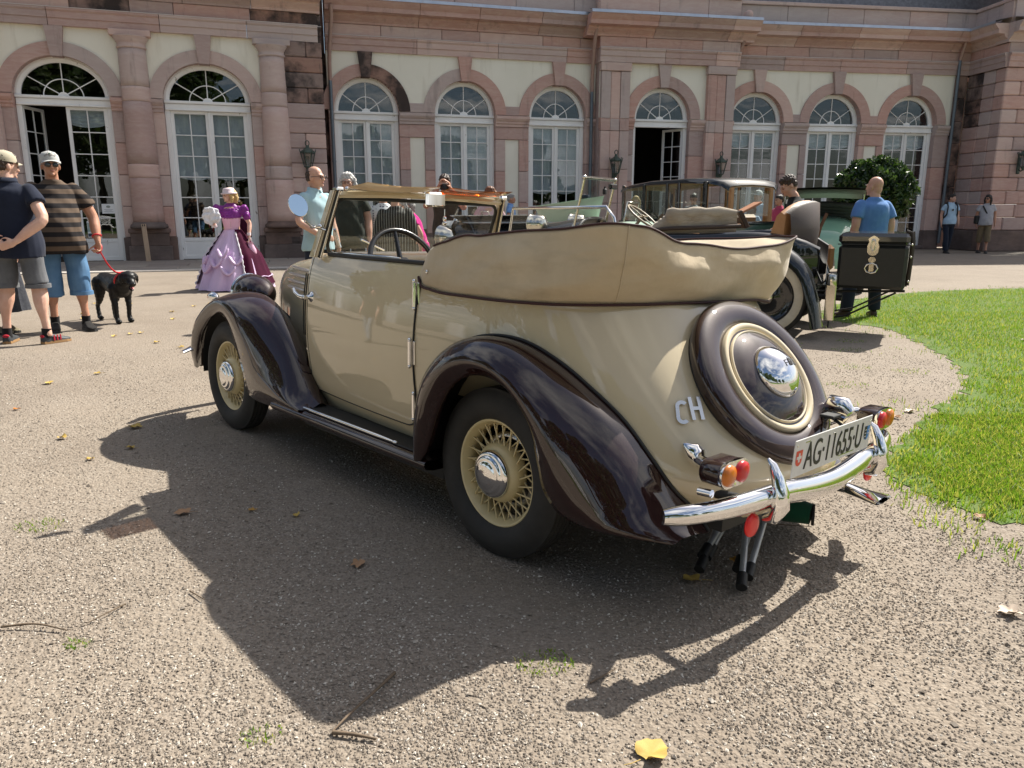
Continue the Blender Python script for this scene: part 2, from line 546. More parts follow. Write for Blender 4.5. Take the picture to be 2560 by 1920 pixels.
# gravel stones near the camera: uncountable, one object
def pebbles(name, px, py, size, seed, mats):
    rng = np.random.default_rng(seed); n = len(px)
    o = np.array([[1, 0, 0], [0, 1, 0], [-1, 0, 0], [0, -1, 0], [0, 0, .75], [0, 0, -.5]], float)
    s = size * rng.uniform(.55, 1.45, n)[:, None, None]
    V = o[None] * rng.uniform(.6, 1.3, (n, 6, 3)) * s * np.array([1, .8, .75])
    a = rng.uniform(0, 2 * PI, n); ca, sa = np.cos(a)[:, None], np.sin(a)[:, None]
    tl = rng.normal(0, .35, (n, 1))
    x, y, z = V[..., 0], V[..., 1], V[..., 2]
    z = z + x * tl
    X = x * ca - y * sa + px[:, None]; Y = x * sa + y * ca + py[:, None]
    Z = z + .30 * s[:, :, 0] * 1.0
    V = np.stack([X, Y, Z], 2).reshape(-1, 3)
    F = np.array([[0, 1, 4], [1, 2, 4], [2, 3, 4], [3, 0, 4], [1, 0, 5], [2, 1, 5], [3, 2, 5], [0, 3, 5]])
    k = np.arange(n)[:, None, None] * 6
    Fa = (F[None] + k).reshape(-1, 3)
    me = bpy.data.meshes.new(name)
    me.from_pydata(V.tolist(), [], Fa.tolist())
    for m_ in mats: me.materials.append(m_)
    me.polygons.foreach_set('material_index', np.repeat(rng.integers(0, len(mats), n), 8).tolist())
    me.update()
    return link(name, me)
M_peb = [plain('pebble_%d' % i, c, .85, spec=.3) for i, c in enumerate([(0.196, 0.163, 0.130), (0.247, 0.208, 0.167), (0.288, 0.246, 0.200), (0.330, 0.284, 0.233), (0.402, 0.351, 0.293), (0.268, 0.223, 0.179), (0.556, 0.505, 0.432), (0.216, 0.178, 0.142), (0.258, 0.214, 0.171)])]
n = 230000
yy = 1.05 + 6.2 * rg.uniform(0, 1, n)**2.6
xx = rg.uniform(-1, 1, n) * (yy * .75 + .25)
dens = .62 + .38 * np.sin(xx * 2.3 + 1.5 * np.sin(yy * 1.9)) * np.sin(yy * 2.9 + 1.2 * np.sin(xx * 2.2)) + .25 * np.sin(xx * 7 + yy * 5)
ok = ~inside(LAWN, xx, yy) & (rg.uniform(0, 1, n) < np.clip(dens, .22, 1))
tag(pebbles('gravel_stones', xx[ok], yy[ok], .0044, 11, M_peb), 'loose beige and grey gravel chips covering the foreground', 'gravel', kind='stuff')
big_n = 700
yy = 1.05 + 5 * rg.uniform(0, 1, big_n)**1.5; xx = rg.uniform(-1, 1, big_n) * (yy * .8 + .3)
ok = ~inside(LAWN, xx, yy)
tag(pebbles('gravel_stones', xx[ok], yy[ok], .0085, 12, M_peb), 'scattered larger pale stones among the gravel', 'gravel', kind='stuff')

# ================================================================ palace
def sandstone(name, a, b, c, soot=0.0):
    t = NT(name)
    v = t.coord('World')
    vs = t.coord('World', (1, 1, 4))
    n1 = t.ramp(t.noise(v, 1.1, 6, .62, .6), [(.32, 0.0), (.68, 1.0)])
    n2 = t.ramp(t.noise(vs, 2.6, 5, .6, 1.2), [(.42, 0.0), (.72, 1.0)])
    col = t.mix(n1, a, b)
    col = t.mix(t.math('MULTIPLY', n2, .55), col, c)
    oi = t.new('ShaderNodeObjectInfo')
    hs = t.new('ShaderNodeHueSaturation')
    t.l(t.math('ADD', t.math('MULTIPLY', oi.outputs['Random'], .26), .86), hs.inputs['Value'])
    t.l(t.math('ADD', t.math('MULTIPLY', oi.outputs['Random'], .5), .72), hs.inputs['Saturation'])
    t.l(col, hs.inputs['Color'])
    col = hs.outputs['Color']
    # rain streaks and old stains with a shape of their own
    st = t.ramp(t.noise(t.coord('World', (2.2, 2.2, .35)), 1.6, 5, .65), [(.58, 0.0), (.76, 1.0)])
    col = t.mix(t.math('MULTIPLY', st, .45 if soot < .5 else .9), col, (.09, .075, .07))
    if soot:
        so = t.ramp(t.noise(v, 1.3, 5, .6), [(.42, 0.0), (.58, 1.0)])
        col = t.mix(t.math('MULTIPLY', so, soot), col, (.035, .032, .032))
    t.base(col); t.set(rough=.92, spec=.15)
    t.bump(t.noise(v, 40, 5, .65), .35, .006)
    return t.mat
M_stone = sandstone('sandstone', (.52, .35, .305), (.455, .305, .27), (.585, .45, .395))
M_stone2 = sandstone('sandstone_pale', (.585, .44, .39), (.53, .385, .345), (.63, .52, .465))
M_soot = sandstone('sandstone_sooted', (.33, .215, .175), (.27, .175, .15), (.37, .26, .21), .9)
def plaster():
    t = NT('cream_plaster'); v = t.coord('World')
    c = t.mix(t.ramp(t.noise(v, .8, 5, .6), [(.35, 0.0), (.7, 1.0)]), (.86, .82, .71), (.80, .76, .645))
    st = t.ramp(t.noise(t.coord('World', (2.5, 2.5, .3)), 1.8, 5, .6), [(.55, 0.0), (.8, 1.0)])
    c = t.mix(t.math('MULTIPLY', st, .4), c, (.42, .36, .26))
    t.base(c); t.set(rough=.95, spec=.1); t.bump(t.noise(v, 55, 4), .2, .004)
    return t.mat
M_plaster = plaster()
def peeling():
    t = NT('peeling_white_paint'); v = t.coord('World', (1, 1, .55))
    pe = t.ramp(t.noise(v, 9, 7, .72), [(.655, 0.0), (.675, 1.0)])
    gr = t.ramp(t.noise(v, 2.2, 4), [(.35, 0.0), (.7, 1.0)])
    c = t.mix(gr, (.90, .89, .87), (.82, .81, .79))
    t.base(t.mix(pe, c, (.30, .26, .22))); t.set(rough=.55)
    t.bump(pe, -.4, .002)
    return t.mat
M_white = peeling()
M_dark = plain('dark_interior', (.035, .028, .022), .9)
M_pane = mk_glass('window_glass', (.80, .83, .84), 1.52)
M_curt = mk('white_blind', (.80, .82, .84), .9, col2=(.70, .74, .77), vs=3)
M_zinc = mk('zinc_flashing', (.42, .46, .52), .42, .75, col2=(.55, .58, .62), vs=2.5, coord='World')
M_iron = plain('painted_iron', (.62, .55, .52), .5)
M_pipe = mk('painted_downpipe', (.42, .27, .22), .5, coord='World')
M_pipe2 = mk('steel_downpipe', (.16, .19, .22), .4, .4, coord='World')
M_slate = mk('roof_slate', (.10, .10, .115), .45, col2=(.2, .2, .22), vs=9, bump=.5, bs=14, coord='World', rrand=.3)
M_bronze = mk('lantern_bronze', (.045, .065, .05), .6, .3, col2=(.09, .12, .10), vs=9)
M_plinth = sandstone('sandstone_plinth', (.22, .155, .13), (.16, .12, .105), (.27, .19, .16), .35)

palace = thing('palace', 'pink sandstone palace front with cream plaster and tall arched windows', 'building', (0, 20, 0))
PAL_INV = T(0, -20, 0)
def segM(x, y, ang): return PAL_INV @ T(x, y, 0) @ RZ(R(ang))
def stone(mb, M, mat=None, name='stone', parent=None):
    return mb.build(name, mat or random.choice([M_stone, M_stone, M_stone2]), parent or palace, M)
_sc = {}
def sblock(M, x0, x1, z0, z1, y0, y1, mat=None, b=.012, name='stone'):
    """one dressed block; mesh data shared between equal sizes"""
    k = (round(x1 - x0, 2), round(z1 - z0, 2), round(y1 - y0, 2), b)
    mt = mat or random.choice([M_stone, M_stone, M_stone2])
    if (k, mt.name) not in _sc:
        q = MB(); q.box((0, 0, 0), (x1 - x0 - .011, y1 - y0, z1 - z0 - .011), max(b, .010))
        _sc[(k, mt.name)] = q.mesh(name, mt)
    return link(name, _sc[(k, mt.name)], palace, M @ T((x0 + x1) / 2, (y0 + y1) / 2, (z0 + z1) / 2))

def profile_run(M, x0, x1, prof, lens, mats, name='stone'):
    """moulded course cut into blocks; prof = (y,z) outline"""
    x = x0
    while x < x1 - 1e-6:
        L = min(random.uniform(*lens), x1 - x)
        if x1 - x - L < .4: L = x1 - x
        m = MB()
        n = len(prof)
        v = [(x + .007, y, z) for y, z in prof] + [(x + L - .007, y, z) for y, z in prof]
        f = [list(range(n))[::-1], list(range(n, 2 * n))] + [[i, (i + 1) % n, (i + 1) % n + n, i + n] for i in range(n)]
        m.add(v, f)
        mt = random.choice(mats) if isinstance(mats, list) else mats
        m.build(name, mt, palace, M)
        x += L

HS, ZA = 4.0, 5.55       # spring line, underside of the architrave
def arch_pts(a, b, n=28, t0=0.0, t1=PI): return [(a * math.cos(q), b * math.sin(q)) for q in np.linspace(t0, t1, n)]

def spandrel(M, xc, x0, x1, a, b, depth=.5):
    m = MB()
    xs = [x0] + [xc - a * math.cos(q) for q in np.linspace(0, PI, 25)] + [x1]
    zb = [HS] + [HS + b * math.sin(q) for q in np.linspace(0, PI, 25)] + [HS]
    for i in range(len(xs) - 1):
        if xs[i + 1] - xs[i] < 1e-4: continue
        m.add([(xs[i], 0, zb[i]), (xs[i + 1], 0, zb[i + 1]), (xs[i + 1], 0, ZA), (xs[i], 0, ZA)], [[0, 1, 2, 3]])
        m.add([(xs[i], 0, zb[i]), (xs[i], depth, zb[i]), (xs[i + 1], depth, zb[i + 1]), (xs[i + 1], 0, zb[i + 1])], [[0, 1, 2, 3]], 1, True)
        m.add([(xs[i], depth, zb[i]), (xs[i], depth, ZA), (xs[i + 1], depth, ZA), (xs[i + 1], depth, zb[i + 1])], [[0, 1, 2, 3]], 1)
    m.build('wall', [M_plaster, M_stone], palace, M)

def archivolt(M, xc, a, b, w, mats=None, proud=.055, kw=.15):
    """two curved stones and a keystone"""
    ta = math.acos(min(1, (kw * .95) / (a + w * .5)))
    for t0, t1 in ((0.02, ta), (PI - ta, PI - .02)):
        m = MB(); n = 16
        rows = []
        for q in np.linspace(t0, t1, n):
            c, s = math.cos(q), math.sin(q)
            rows.append([(xc + a * c, -proud, HS + b * s), (xc + (a + w) * c, -proud, HS + (b + w) * s), (xc + (a + w) * c, .02, HS + (b + w) * s), (xc + a * c, .3, HS + b * s)])
        m.grid(rows, smooth=False, wv=True)
        m.add(rows[0], [[3, 2, 1, 0]]); m.add(rows[-1], [[0, 1, 2, 3]])
        stone(m, M, mats and mats[0 if t0 < 1 else 1])
    m = MB()
    m.prism([(xc - kw * .8, HS + b - .03), (xc + kw * .8, HS + b - .03), (xc + kw * 1.35, ZA - .005), (xc - kw * 1.35, ZA - .005)], -.13, .28)
    stone(m, M, mats and mats[2])

M_frame_cache = {}
def window(M, xc, a, b, rows, zb, kind, blind, open_l=0, open_r=0, glassb=None, setback=.2):
    """white arched french window: fixed fan light, transom, two glazed leaves"""
    W = M @ T(xc, setback, 0)
    fw = .13
    key = (a, b, 'f')
    if key not in M_frame_cache:
        m = MB()
        rowsv = []
        for q in np.linspace(0, PI, 33):
            c, s = math.cos(q), math.sin(q)
            rowsv.append([(a * c, -.02, HS + b * s), ((a - .05) * c, -.035, HS + (b - .05) * s), ((a - fw) * c, 0, HS + (b - fw) * s), ((a - fw) * c, .08, HS + (b - fw) * s), (a * c, .08, HS + b * s)])
        m.grid(rowsv, smooth=False, wv=True)
        # transom
        m.box((0, -.01, HS - .03), (2 * a, .13, .07), .012)
        m.box((0, .01, HS - .13), (2 * a - .02, .09, .12), .008)
        m.box((0, -.005, HS - .21), (2 * a - .02, .12, .045), .01)
        # jambs
        for s_ in (-1, 1):
            m.box((s_ * (a - .06), .03, (HS - .23) / 2), (.12, .1, HS - .23), .008)
        M_frame_cache[key] = m.mesh('window', M_white)
        # fan bars
        m = MB(); ra, rb = a - fw, b - fw
        for q in (R(35), R(90), R(145)):
            m.tube([(.08 * math.cos(q), .04, HS + .08 * math.sin(q)), (ra * math.cos(q), .04, HS + rb * math.sin(q))], .014, 6)
        arc = [(ra * .48 * math.cos(q), .04, HS + rb * .52 * math.sin(q)) for q in np.linspace(0, PI, 17)]
        m.tube(arc, .014, 6)
        m.prism([(.12 * math.cos(q), HS + .1 * math.sin(q)) for q in np.linspace(0, PI, 13)], 0.0, .06)
        M_frame_cache[(a, b, 'bars')] = m.mesh('fan_bars', M_white)
    wo = link('window', M_frame_cache[key], palace, W)
    link('fan_bars', M_frame_cache[(a, b, 'bars')], wo)
    ra, rb = a - fw, b - fw
    # fan panes: four outer, four inner
    for k, (t0, t1) in enumerate(((0, R(35)), (R(35), R(90)), (R(90), R(145)), (R(145), PI))):
        for inner in (0, 1):
            kk = (a, b, 'fan', k, inner)
            if kk not in M_frame_cache:
                q = np.linspace(t0, t1, 9)
                if inner: poly = [(0, HS)] + [(ra * .48 * math.cos(x), HS + rb * .52 * math.sin(x)) for x in q]
                else: poly = [(ra * math.cos(x), HS + rb * math.sin(x)) for x in q] + [(ra * .48 * math.cos(x), HS + rb * .52 * math.sin(x)) for x in q[::-1]]
                m = MB(); m.prism(poly, .045, .049)
                M_frame_cache[kk] = m.mesh('pane', M_pane)
            link('pane', M_frame_cache[kk], wo)
    # leaves
    zt = HS - .235
    lw = a - .12 - .005
    for side, op in ((-1, open_l), (1, open_r)):
        if op is None: continue
        kk = (a, rows, zb, 'leaf')
        st = .085
        gw = lw - 2 * st
        if kk not in M_frame_cache:
            m = MB()        # hinge at x=0, leaf extends to +x
            for x in (st / 2, lw - st / 2): m.box((x, .03, (zt + .04) / 2), (st, .05, zt - .05), .006)
            m.box((lw / 2, .03, zt - .035), (lw, .048, .07), .006)
            m.box((lw / 2, .03, zb - .04), (lw, .048, .09), .006)
            if zb > .3:
                m.box((lw / 2, .035, (zb - .08 + .05) / 2), (gw + .01, .03, zb - .13), .004)
                m.box((lw / 2, .03, .08), (lw, .048, .1), .006)
            ph = (zt - .07 - zb) / rows
            m.box((lw / 2, .03, (zt - .07 + zb) / 2), (.025, .035, zt - .07 - zb), .005)
            for r_ in range(1, rows): m.box((lw / 2, .03, zb + r_ * ph), (gw, .034, .025), .005)
            M_frame_cache[kk] = m.mesh('door_leaf', M_white)
            m = MB(); m.box((0, .03, 0), (gw / 2 - .012, .004, ph - .025))
            M_frame_cache[kk + ('p',)] = m.mesh('pane', M_pane)
        ph = (zt - .07 - zb) / rows
        H = T(side * (a - .12), .02, 0) @ RZ((op if side < 0 else -op)) @ SC(-side, 1, 1)
        lf = link('door_leaf', M_frame_cache[kk], wo, H)
        for r_ in range(rows):
            for c_ in (0, 1):
                link('pane', M_frame_cache[kk + ('p',)], wo, H @ T(st + gw * (.25 + .5 * c_), 0, zb + (r_ + .5) * ph))
    if kind != 'open':
        m = MB(); m.box((0, .01, zt / 2), (.06, .04, zt - .02), .01)
        m.build('meeting_stile', M_white, wo)
    # blind or gathered swag behind the glass
    if blind:
        z1 = zt - .02; z0 = z1 - blind
        for side in (-1, 1):
            if (side < 0 and open_l) or (side > 0 and open_r): continue
            m = MB(); nx, nz = 14, 16
            G_ = []
            for i in range(nx):
                u = i / (nx - 1)
                rowp = []
                for j in range(nz):
                    w_ = j / (nz - 1)
                    sag = .07 * math.sin(PI * u) * w_
                    rowp.append((side * (.04 + u * (a - .22)), .13 + .015 * math.sin(u * 23 + w_ * 2) + (.02 * math.sin(w_ * 34 + 2 * u) if blind < .8 else .004 * math.sin(w_ * 9)), z1 - (z1 - z0) * w_ - sag))
                G_.append(rowp)
            m.grid(G_); m.build('blind', M_curt, wo)
    return wo

def pier(M, x0, x1, parts=4, mat=None, z1=None, proud=0.0, zp=.62):
    z1 = HS - .3 if z1 is None else z1
    zs = np.linspace(zp, z1, parts + 1)
    for i in range(parts): sblock(M, x0, x1, zs[i], zs[i + 1], -proud, .5, mat, .006)
    sblock(M, x0 - (.03 if x1 - x0 > .25 else 0), x1 + (.03 if x1 - x0 > .25 else 0), 0, zp, -proud - .06, .5, M_plinth, .012)

IMPOST = [(.46, HS - .31), (-.03, HS - .31), (-.03, HS - .24), (-.06, HS - .22), (-.06, HS - .17), (-.09, HS - .14), (-.12, HS - .09), (-.12, HS - .02), (-.05, HS), (.46, HS)]
def impost(M, x0, x1, mat=None):
    profile_run(M, x0, x1, IMPOST, (4, 5), mat or [M_stone, M_stone2])

def entablature(M, x0, x1, mats=None, fr=None, y=0.0, parapet=True, par_h=.62, gutter=True, cap=0):
    mats = mats or [M_stone, M_stone, M_stone2]
    fr = fr or mats
    arch = [(.5 + y, ZA), (-.06 + y, ZA), (-.06 + y, ZA + .16), (-.085 + y, ZA + .165), (-.085 + y, ZA + .3), (-.12 + y, ZA + .34), (-.12 + y, ZA + .385), (.5 + y, ZA + .385)]
    profile_run(M, x0, x1, arch, (1.5, 2.6), mats)
    m = MB(); m.box(((x0 + x1) / 2, -.05 + y, ZA + .394), (x1 - x0, .16, .014))
    m.build('iron_flashing', M_iron, palace, M)
    x = x0
    while x < x1 - .01:
        L = min(random.uniform(.9, 1.9), x1 - x)
        if x1 - x - L < .4: L = x1 - x
        sblock(M, x, x + L, ZA + .402, ZA + .70, -.03 + y + random.uniform(0, .012), .5 + y, random.choice(fr), .004)
        x += L
    z = ZA + .70
    corn = [(.5 + y, z), (-.05 + y, z), (-.05 + y, z + .05), (-.10 + y, z + .10), (-.18 + y, z + .16), (-.2 + y, z + .18), (-.2 + y, z + .23), (-.42 + y, z + .25), (-.42 + y, z + .36), (-.46 + y, z + .40), (-.52 + y, z + .47), (-.54 + y, z + .52), (.5 + y, z + .56)]
    profile_run(M, x0 - cap, x1 + cap, corn, (1.6, 2.6), mats)
    if gutter:
        x = x0 - cap
        while x < x1 + cap - .01:
            L = min(random.uniform(.7, 1.5), x1 + cap - x)
            m = MB()
            m.add([(x, -.57 + y, z + .515), (x + L - .008, -.57 + y, z + .515), (x + L - .008, -.55 + y, z + .60), (x, -.55 + y, z + .60), (x, 0 + y, z + .72), (x + L - .008, 0 + y, z + .72)], [[0, 1, 2, 3], [3, 2, 5, 4]])
            m.build('zinc_sheet', M_zinc, palace, M)
            x += L
    if parapet:
        x = x0
        while x < x1 - .01:
            L = min(random.uniform(1.1, 2.0), x1 - x)
            if x1 - x - L < .4: L = x1 - x
            sblock(M, x, x + L, z + .57, z + .57 + par_h, .06 + y, .5 + y, M_stone2, .006)
            x += L
        m = MB(); m.box(((x0 + x1) / 2, .26 + y, z + .57 + par_h + .05), (x1 - x0, .55, .10), .015)
        m.build('parapet_coping', M_stone2, palace, M)

def roof(M, x0, x1, zt, run, y=.5):
    z0 = ZA + 1.85
    m = MB()
    m.add([(x0, y, z0), (x1, y, z0), (x1, y + run, zt), (x0, y + run, zt)], [[0, 1, 2, 3]])
    m.add([(x0, y + run, zt), (x1, y + run, zt), (x1, y + run + 6, zt - 3), (x0, y + run + 6, zt - 3)], [[0, 1, 2, 3]])
    m.build('roof', M_slate, palace, M)

# ---- left pavilion with engaged columns
S1 = segM(-10.86, 19.64, 18.66)
S2 = segM(-4.07, 22.72, 15.71)
S3 = segM(1.37 + .05, 24.25 - .245, 11.57)
S4 = segM(7.72, 25.55, 8.51)
A1, B1 = 1.04, .90
def half_column(M, xc):
    col = link('column', None, palace, M @ T(xc, -.02, 0))
    def lt(prof, name, mat, n=22):
        q = MB(); q.lathe(prof, n, 0, True, a0=PI, a1=2 * PI); return q.build(name, mat, col)
    q = MB(); q.box((0, .1, .20), (1.02, .62, .40), .015); q.build('pedestal', M_plinth, col)
    q = MB(); q.box((0, .1, .56), (.90, .54, .32), .012); q.build('pedestal', M_plinth, col)
    q = MB(); q.box((0, .1, .78), (.98, .6, .12), .02); q.build('pedestal', M_plinth, col)
    lt([(.0, .84), (.44, .84), (.45, .88), (.44, .93), (.40, .95), (.385, .98), (.375, 1.0), (0, 1.0)], 'column_base', M_plinth)
    zs = [1.0, 2.08, 2.42, 3.9, 4.25, 5.12]
    for i in range(5):
        z0, z1 = zs[i], zs[i + 1]
        rr = lambda z: .365 - .055 * ((z - 1) / 4.2)**1.6
        zz = np.linspace(z0 + .003, z1 - .003, 6)
        lt([(0, z0 + .003)] + [(rr(z), z) for z in zz] + [(0, z1 - .003)], 'drum', random.choice([M_stone, M_stone2, M_stone2]))
    lt([(0, 5.12), (.315, 5.12), (.34, 5.14), (.34, 5.17), (.32, 5.19), (.32, 5.26), (.345, 5.28), (.345, 5.30), (.40, 5.37), (.415, 5.40), (0, 5.40)], 'capital', M_stone2)
    q = MB(); q.box((0, .15, 5.475), (.92, .72, .145), .012); q.build('abacus', M_stone2, col)
for xw in (-3.28, 0, 3.28):
    spandrel(S1, xw, xw - 1.64, xw + 1.64 if xw < 3 else xw + 1.87, A1, B1)
    archivolt(S1, xw, A1, B1, .31)
    pier(S1, xw - 1.64, xw - A1, 4); pier(S1, xw + A1, xw + (1.64 if xw < 3 else 1.87), 4)
    impost(S1, xw - 1.64, xw - A1); impost(S1, xw + A1, xw + (1.64 if xw < 3 else 1.87))
    for s_ in (-1, 1): sblock(S1, xw + s_ * (A1 + .3) - .28, xw + s_ * (A1 + .3) + .28, HS + .003, HS + .25, -.05, .3, None, .008)
    half_column(S1, xw + 1.64)
window(S1, 0, A1, B1, 6, .58, 'open', .38, open_l=R(72))
window(S1, 3.28, A1, B1, 6, .58, 'shut', 1.62)
window(S1, -3.28, A1, B1, 6, .58, 'shut', 0)
# rusticated corner strip
zc = np.linspace(.62, ZA, 14)
for i in range(13):
    cuts = [5.15, 6.18] if i % 3 else [5.15, 5.15 + random.choice([.5, .62]), 6.18]
    for j in range(len(cuts) - 1):
        sblock(S1, cuts[j], cuts[j + 1], zc[i], zc[i + 1], -.13, .5, M_soot if (i > 9 or (i == 9 and random.random() < .7)) else None, .022)
    sblock(S1, 6.14, 6.18, zc[i], zc[i + 1], .5, 1.6, M_soot if i > 8 else None, .01)
sblock(S1, 5.1, 6.22, 0, .62, -.19, 1.4, M_plinth, .02)
m = MB(); m.box((5.6, .95, 3.9), (1.0, .8, 7.8)); m.build('wall', M_soot, palace, S1)
m = MB(); m.box((-1.42, .75, 3.75), (.72, .9, 7.5)); m.build('wall', M_soot, palace, S2)
entablature(S1, -6.5, 6.1, y=-.06, fr=[M_stone, M_stone2, M_stone, M_soot], cap=.08)
entablature(S1, 5.3, 6.2, mats=[M_soot], fr=[M_soot], y=.05)
# ---- middle range
A2, B2 = .90, .92
def range_bays(M, xs, x0, x1, rows, blinds, zb=.5):
    edges = [x0] + [(xs[i] + xs[i + 1]) / 2 for i in range(len(xs) - 1)] + [x1]
    for i, xw in enumerate(xs):
        spandrel(M, xw, edges[i], edges[i + 1], A2, B2)
        archivolt(M, xw, A2, B2, .32, [M_soot, None, M_soot] if (M is S2 and i == 0) else None)
        window(M, xw, A2, B2, rows, zb, 'shut', blinds[i])
        sblock(M, xw - A2, xw + A2, 0, .13, -.02, .5, M_plinth, .02)
    # between neighbouring windows: stone frame round an inset plaster panel
    for i in range(len(xs) - 1):
        a, b = xs[i] + A2, xs[i + 1] - A2
        p0, p1 = (a + b) / 2 - .21, (a + b) / 2 + .21
        for (u0, u1) in ((a, p0), (p1, b)): pier(M, u0, u1, 3, z1=3.33)
        sblock(M, a, b, 3.33, HS - .31, 0, .5, None, .006)
        sblock(M, p0, p1, 0, .75, -.02, .5, M_plinth, .01)
        q = MB(); q.box(((p0 + p1) / 2, .30, 2.04), (p1 - p0, .5, 2.58)); q.build('plaster_panel', M_plaster, palace, M)
        impost(M, a, b)
        sblock(M, a + .06, b - .06, HS + .003, HS + .26, -.045, .4, None, .008)
    for (u0, u1) in ((x0, xs[0] - A2), (xs[-1] + A2, x1)):
        if u1 - u0 > .05:
            pier(M, u0, u1, 3); impost(M, u0, u1)
range_bays(S2, [0, 2.82, 5.65], -1.05, 6.95, 7, [1.75, 1.9, 1.9])
entablature(S2, -1.05, 6.95, fr=[M_stone, M_stone2, M_stone, M_stone2, M_soot])
# ---- centre bay between pilasters
XC = 3.22
spandrel(S3, XC, 1.2, 5.55, A2, B2)
archivolt(S3, XC, A2, B2, .32)
window(S3, XC, A2, B2, 7, .5, 'open', 0, open_l=None, open_r=R(58))
for (a, b) in ((1.2, XC - A2), (XC + A2, 5.55)): pier(S3, a, b, 4); impost(S3, a, b)
for x0 in (1.22, 4.6):
    for (z0, z1) in ((.62, 1.5), (1.5, 2.5), (2.5, 3.62), (3.62, 3.97), (3.97, 5.3)):
        for k in range(3): sblock(S3, x0 + .3 * k, x0 + .3 * k + (.3 if k < 2 else .3), z0, z1, -.15 + (.02 if k == 1 else 0), .1, M_stone2 if random.random() < .6 else None, .008)
    sblock(S3, x0 - .03, x0 + .93, 5.3, ZA, -.18, .1, M_stone2, .015)
    sblock(S3, x0 - .04, x0 + .94, 0, .62, -.2, .1, M_plinth, .02)
entablature(S3, 1.15, 5.6, y=-.12, cap=.42)
m = MB(); m.box((1.19, .25, 3), (.02, .5, 6)); m.box((5.56, .25, 3), (.02, .5, 6)); m.build('wall', M_stone, palace, S3)
# ---- right range
range_bays(S4, [0, 2.66, 5.34], -1.1, 6.75, 7, [.42, .42, .42], .42)
entablature(S4, -1.1, 8.6)
for z0, z1 in zip(np.linspace(.62, ZA, 8)[:-1], np.linspace(.62, ZA, 8)[1:]): sblock(S4, 6.75, 7.2, z0, z1, 0, .5, M_soot, .008)
m = MB(); m.box((7.75, .62, 3.7), (2.1, .4, 7.3)); m.build('wall', M_stone, palace, S4)
# ---- right wing, rusticated, standing forward
WG = segM(15.06, 24.95, 6.5)
zc = np.linspace(.66, ZA, 13)
for i in range(12):
    off = .35 * (i % 2)
    sblock(WG, 0, .55 + off, zc[i], zc[i + 1], 0, .45, None, .03)
    sblock(WG, .55 + off, 1.35, zc[i], zc[i + 1], 0, .45, None, .03)
    for k, (a, b) in enumerate(((.46, 1.0), (1.0, 1.72))):
        sblock(WG @ RZ(R(90)), a, b, zc[i], zc[i + 1], -.45 + .002, -.004, M_soot if (k == 1 and i > 7) else None, .03)
sblock(WG, -.06, 1.4, 0, .66, -.06, .5, M_plinth, .02)
sblock(WG, -.06, .4, 0, .66, .5, 1.8, M_plinth, .02)
spandrel(WG, 2.42, 1.35, 3.6, A2, B2); archivolt(WG, 2.42, A2, B2, .32); window(WG, 2.42, A2, B2, 7, .5, 'shut', .4); pier(WG, 3.32, 4.6, 4)
pier(WG, 1.35, 1.52, 4)
q = MB(); q.box((.2, 1.75, 2.7), (.16, .3, 5.4)); q.build('plaster_strip', M_plaster, palace, WG)
entablature(WG, -.0, 5.5, cap=.1)
entablature(WG @ T(0, 2.0, 0) @ RZ(R(-90)), 0, 2.0)
# interior shell, ceilings, roofs
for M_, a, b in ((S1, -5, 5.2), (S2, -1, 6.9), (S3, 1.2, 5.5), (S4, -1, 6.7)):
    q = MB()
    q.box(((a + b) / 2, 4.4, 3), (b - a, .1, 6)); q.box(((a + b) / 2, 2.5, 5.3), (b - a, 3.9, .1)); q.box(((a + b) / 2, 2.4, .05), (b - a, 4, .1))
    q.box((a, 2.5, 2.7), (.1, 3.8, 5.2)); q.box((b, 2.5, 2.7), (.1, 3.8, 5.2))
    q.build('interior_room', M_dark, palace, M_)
roof(S1, -9, 6.2, 14.5, 1.6); roof(S2, -1.6, 7.2, 16.0, 1.6); roof(S3, 1.2, 5.6, 16.0, 1.8); roof(S4, -1.3, 9, 18.2, 2.4); roof(WG, -.0, 9, 17.0, 3.0)  # unseen upper slopes and ridge heights shaped to throw the shadow strip before the facade
# downpipes
def downpipe(M, pts, zsplit, name='downpipe'):
    o = MB(); o.tube([p for p in pts if p[2] >= zsplit], .055, 10)
    a = o.build(name, M_pipe, palace, M)
    q = [p for p in pts if p[2] <= zsplit]
    o = MB(); o.tube(q, .05, 10)
    for z in (1.2, 2.6): o.tube([(q[-1][0], q[-1][1], z), (q[-1][0], q[-1][1], z + .05)], .06, 10)
    o.build(name, M_pipe2, palace, M)
downpipe(S2, [(-.88, -.5, 6.6), (-.88, -.42, 6.3), (-.95, -.2, 5.6), (-.97, -.13, 5.2), (-.97, -.13, 4.75), (-.97, -.13, .2)], 4.75)
downpipe(S2, [(6.62, -.62, 7.1), (6.62, -.62, 6.5), (6.62, -.45, 6.2), (6.66, -.2, 5.4), (6.68, -.13, 5.0), (6.68, -.13, 4.75), (6.68, -.13, .2)], 4.75)
downpipe(S4, [(-.75, -.45, 6.3), (-.85, -.25, 5.9), (-1.02, -.12, 5.3), (-1.02, -.12, 5.0), (-1.02, -.12, .2)], 5.0)
downpipe(S4, [(6.75, -.3, 6.5), (6.75, -.13, 6.0), (6.75, -.13, .2)], 6.0)
# ball finial of the pipe head on the cornice
q = MB(); q.ell((5.72, -.25, 6.99), (.13, .2, .14)); q.build('pipe_head', M_stone2, palace, S3)

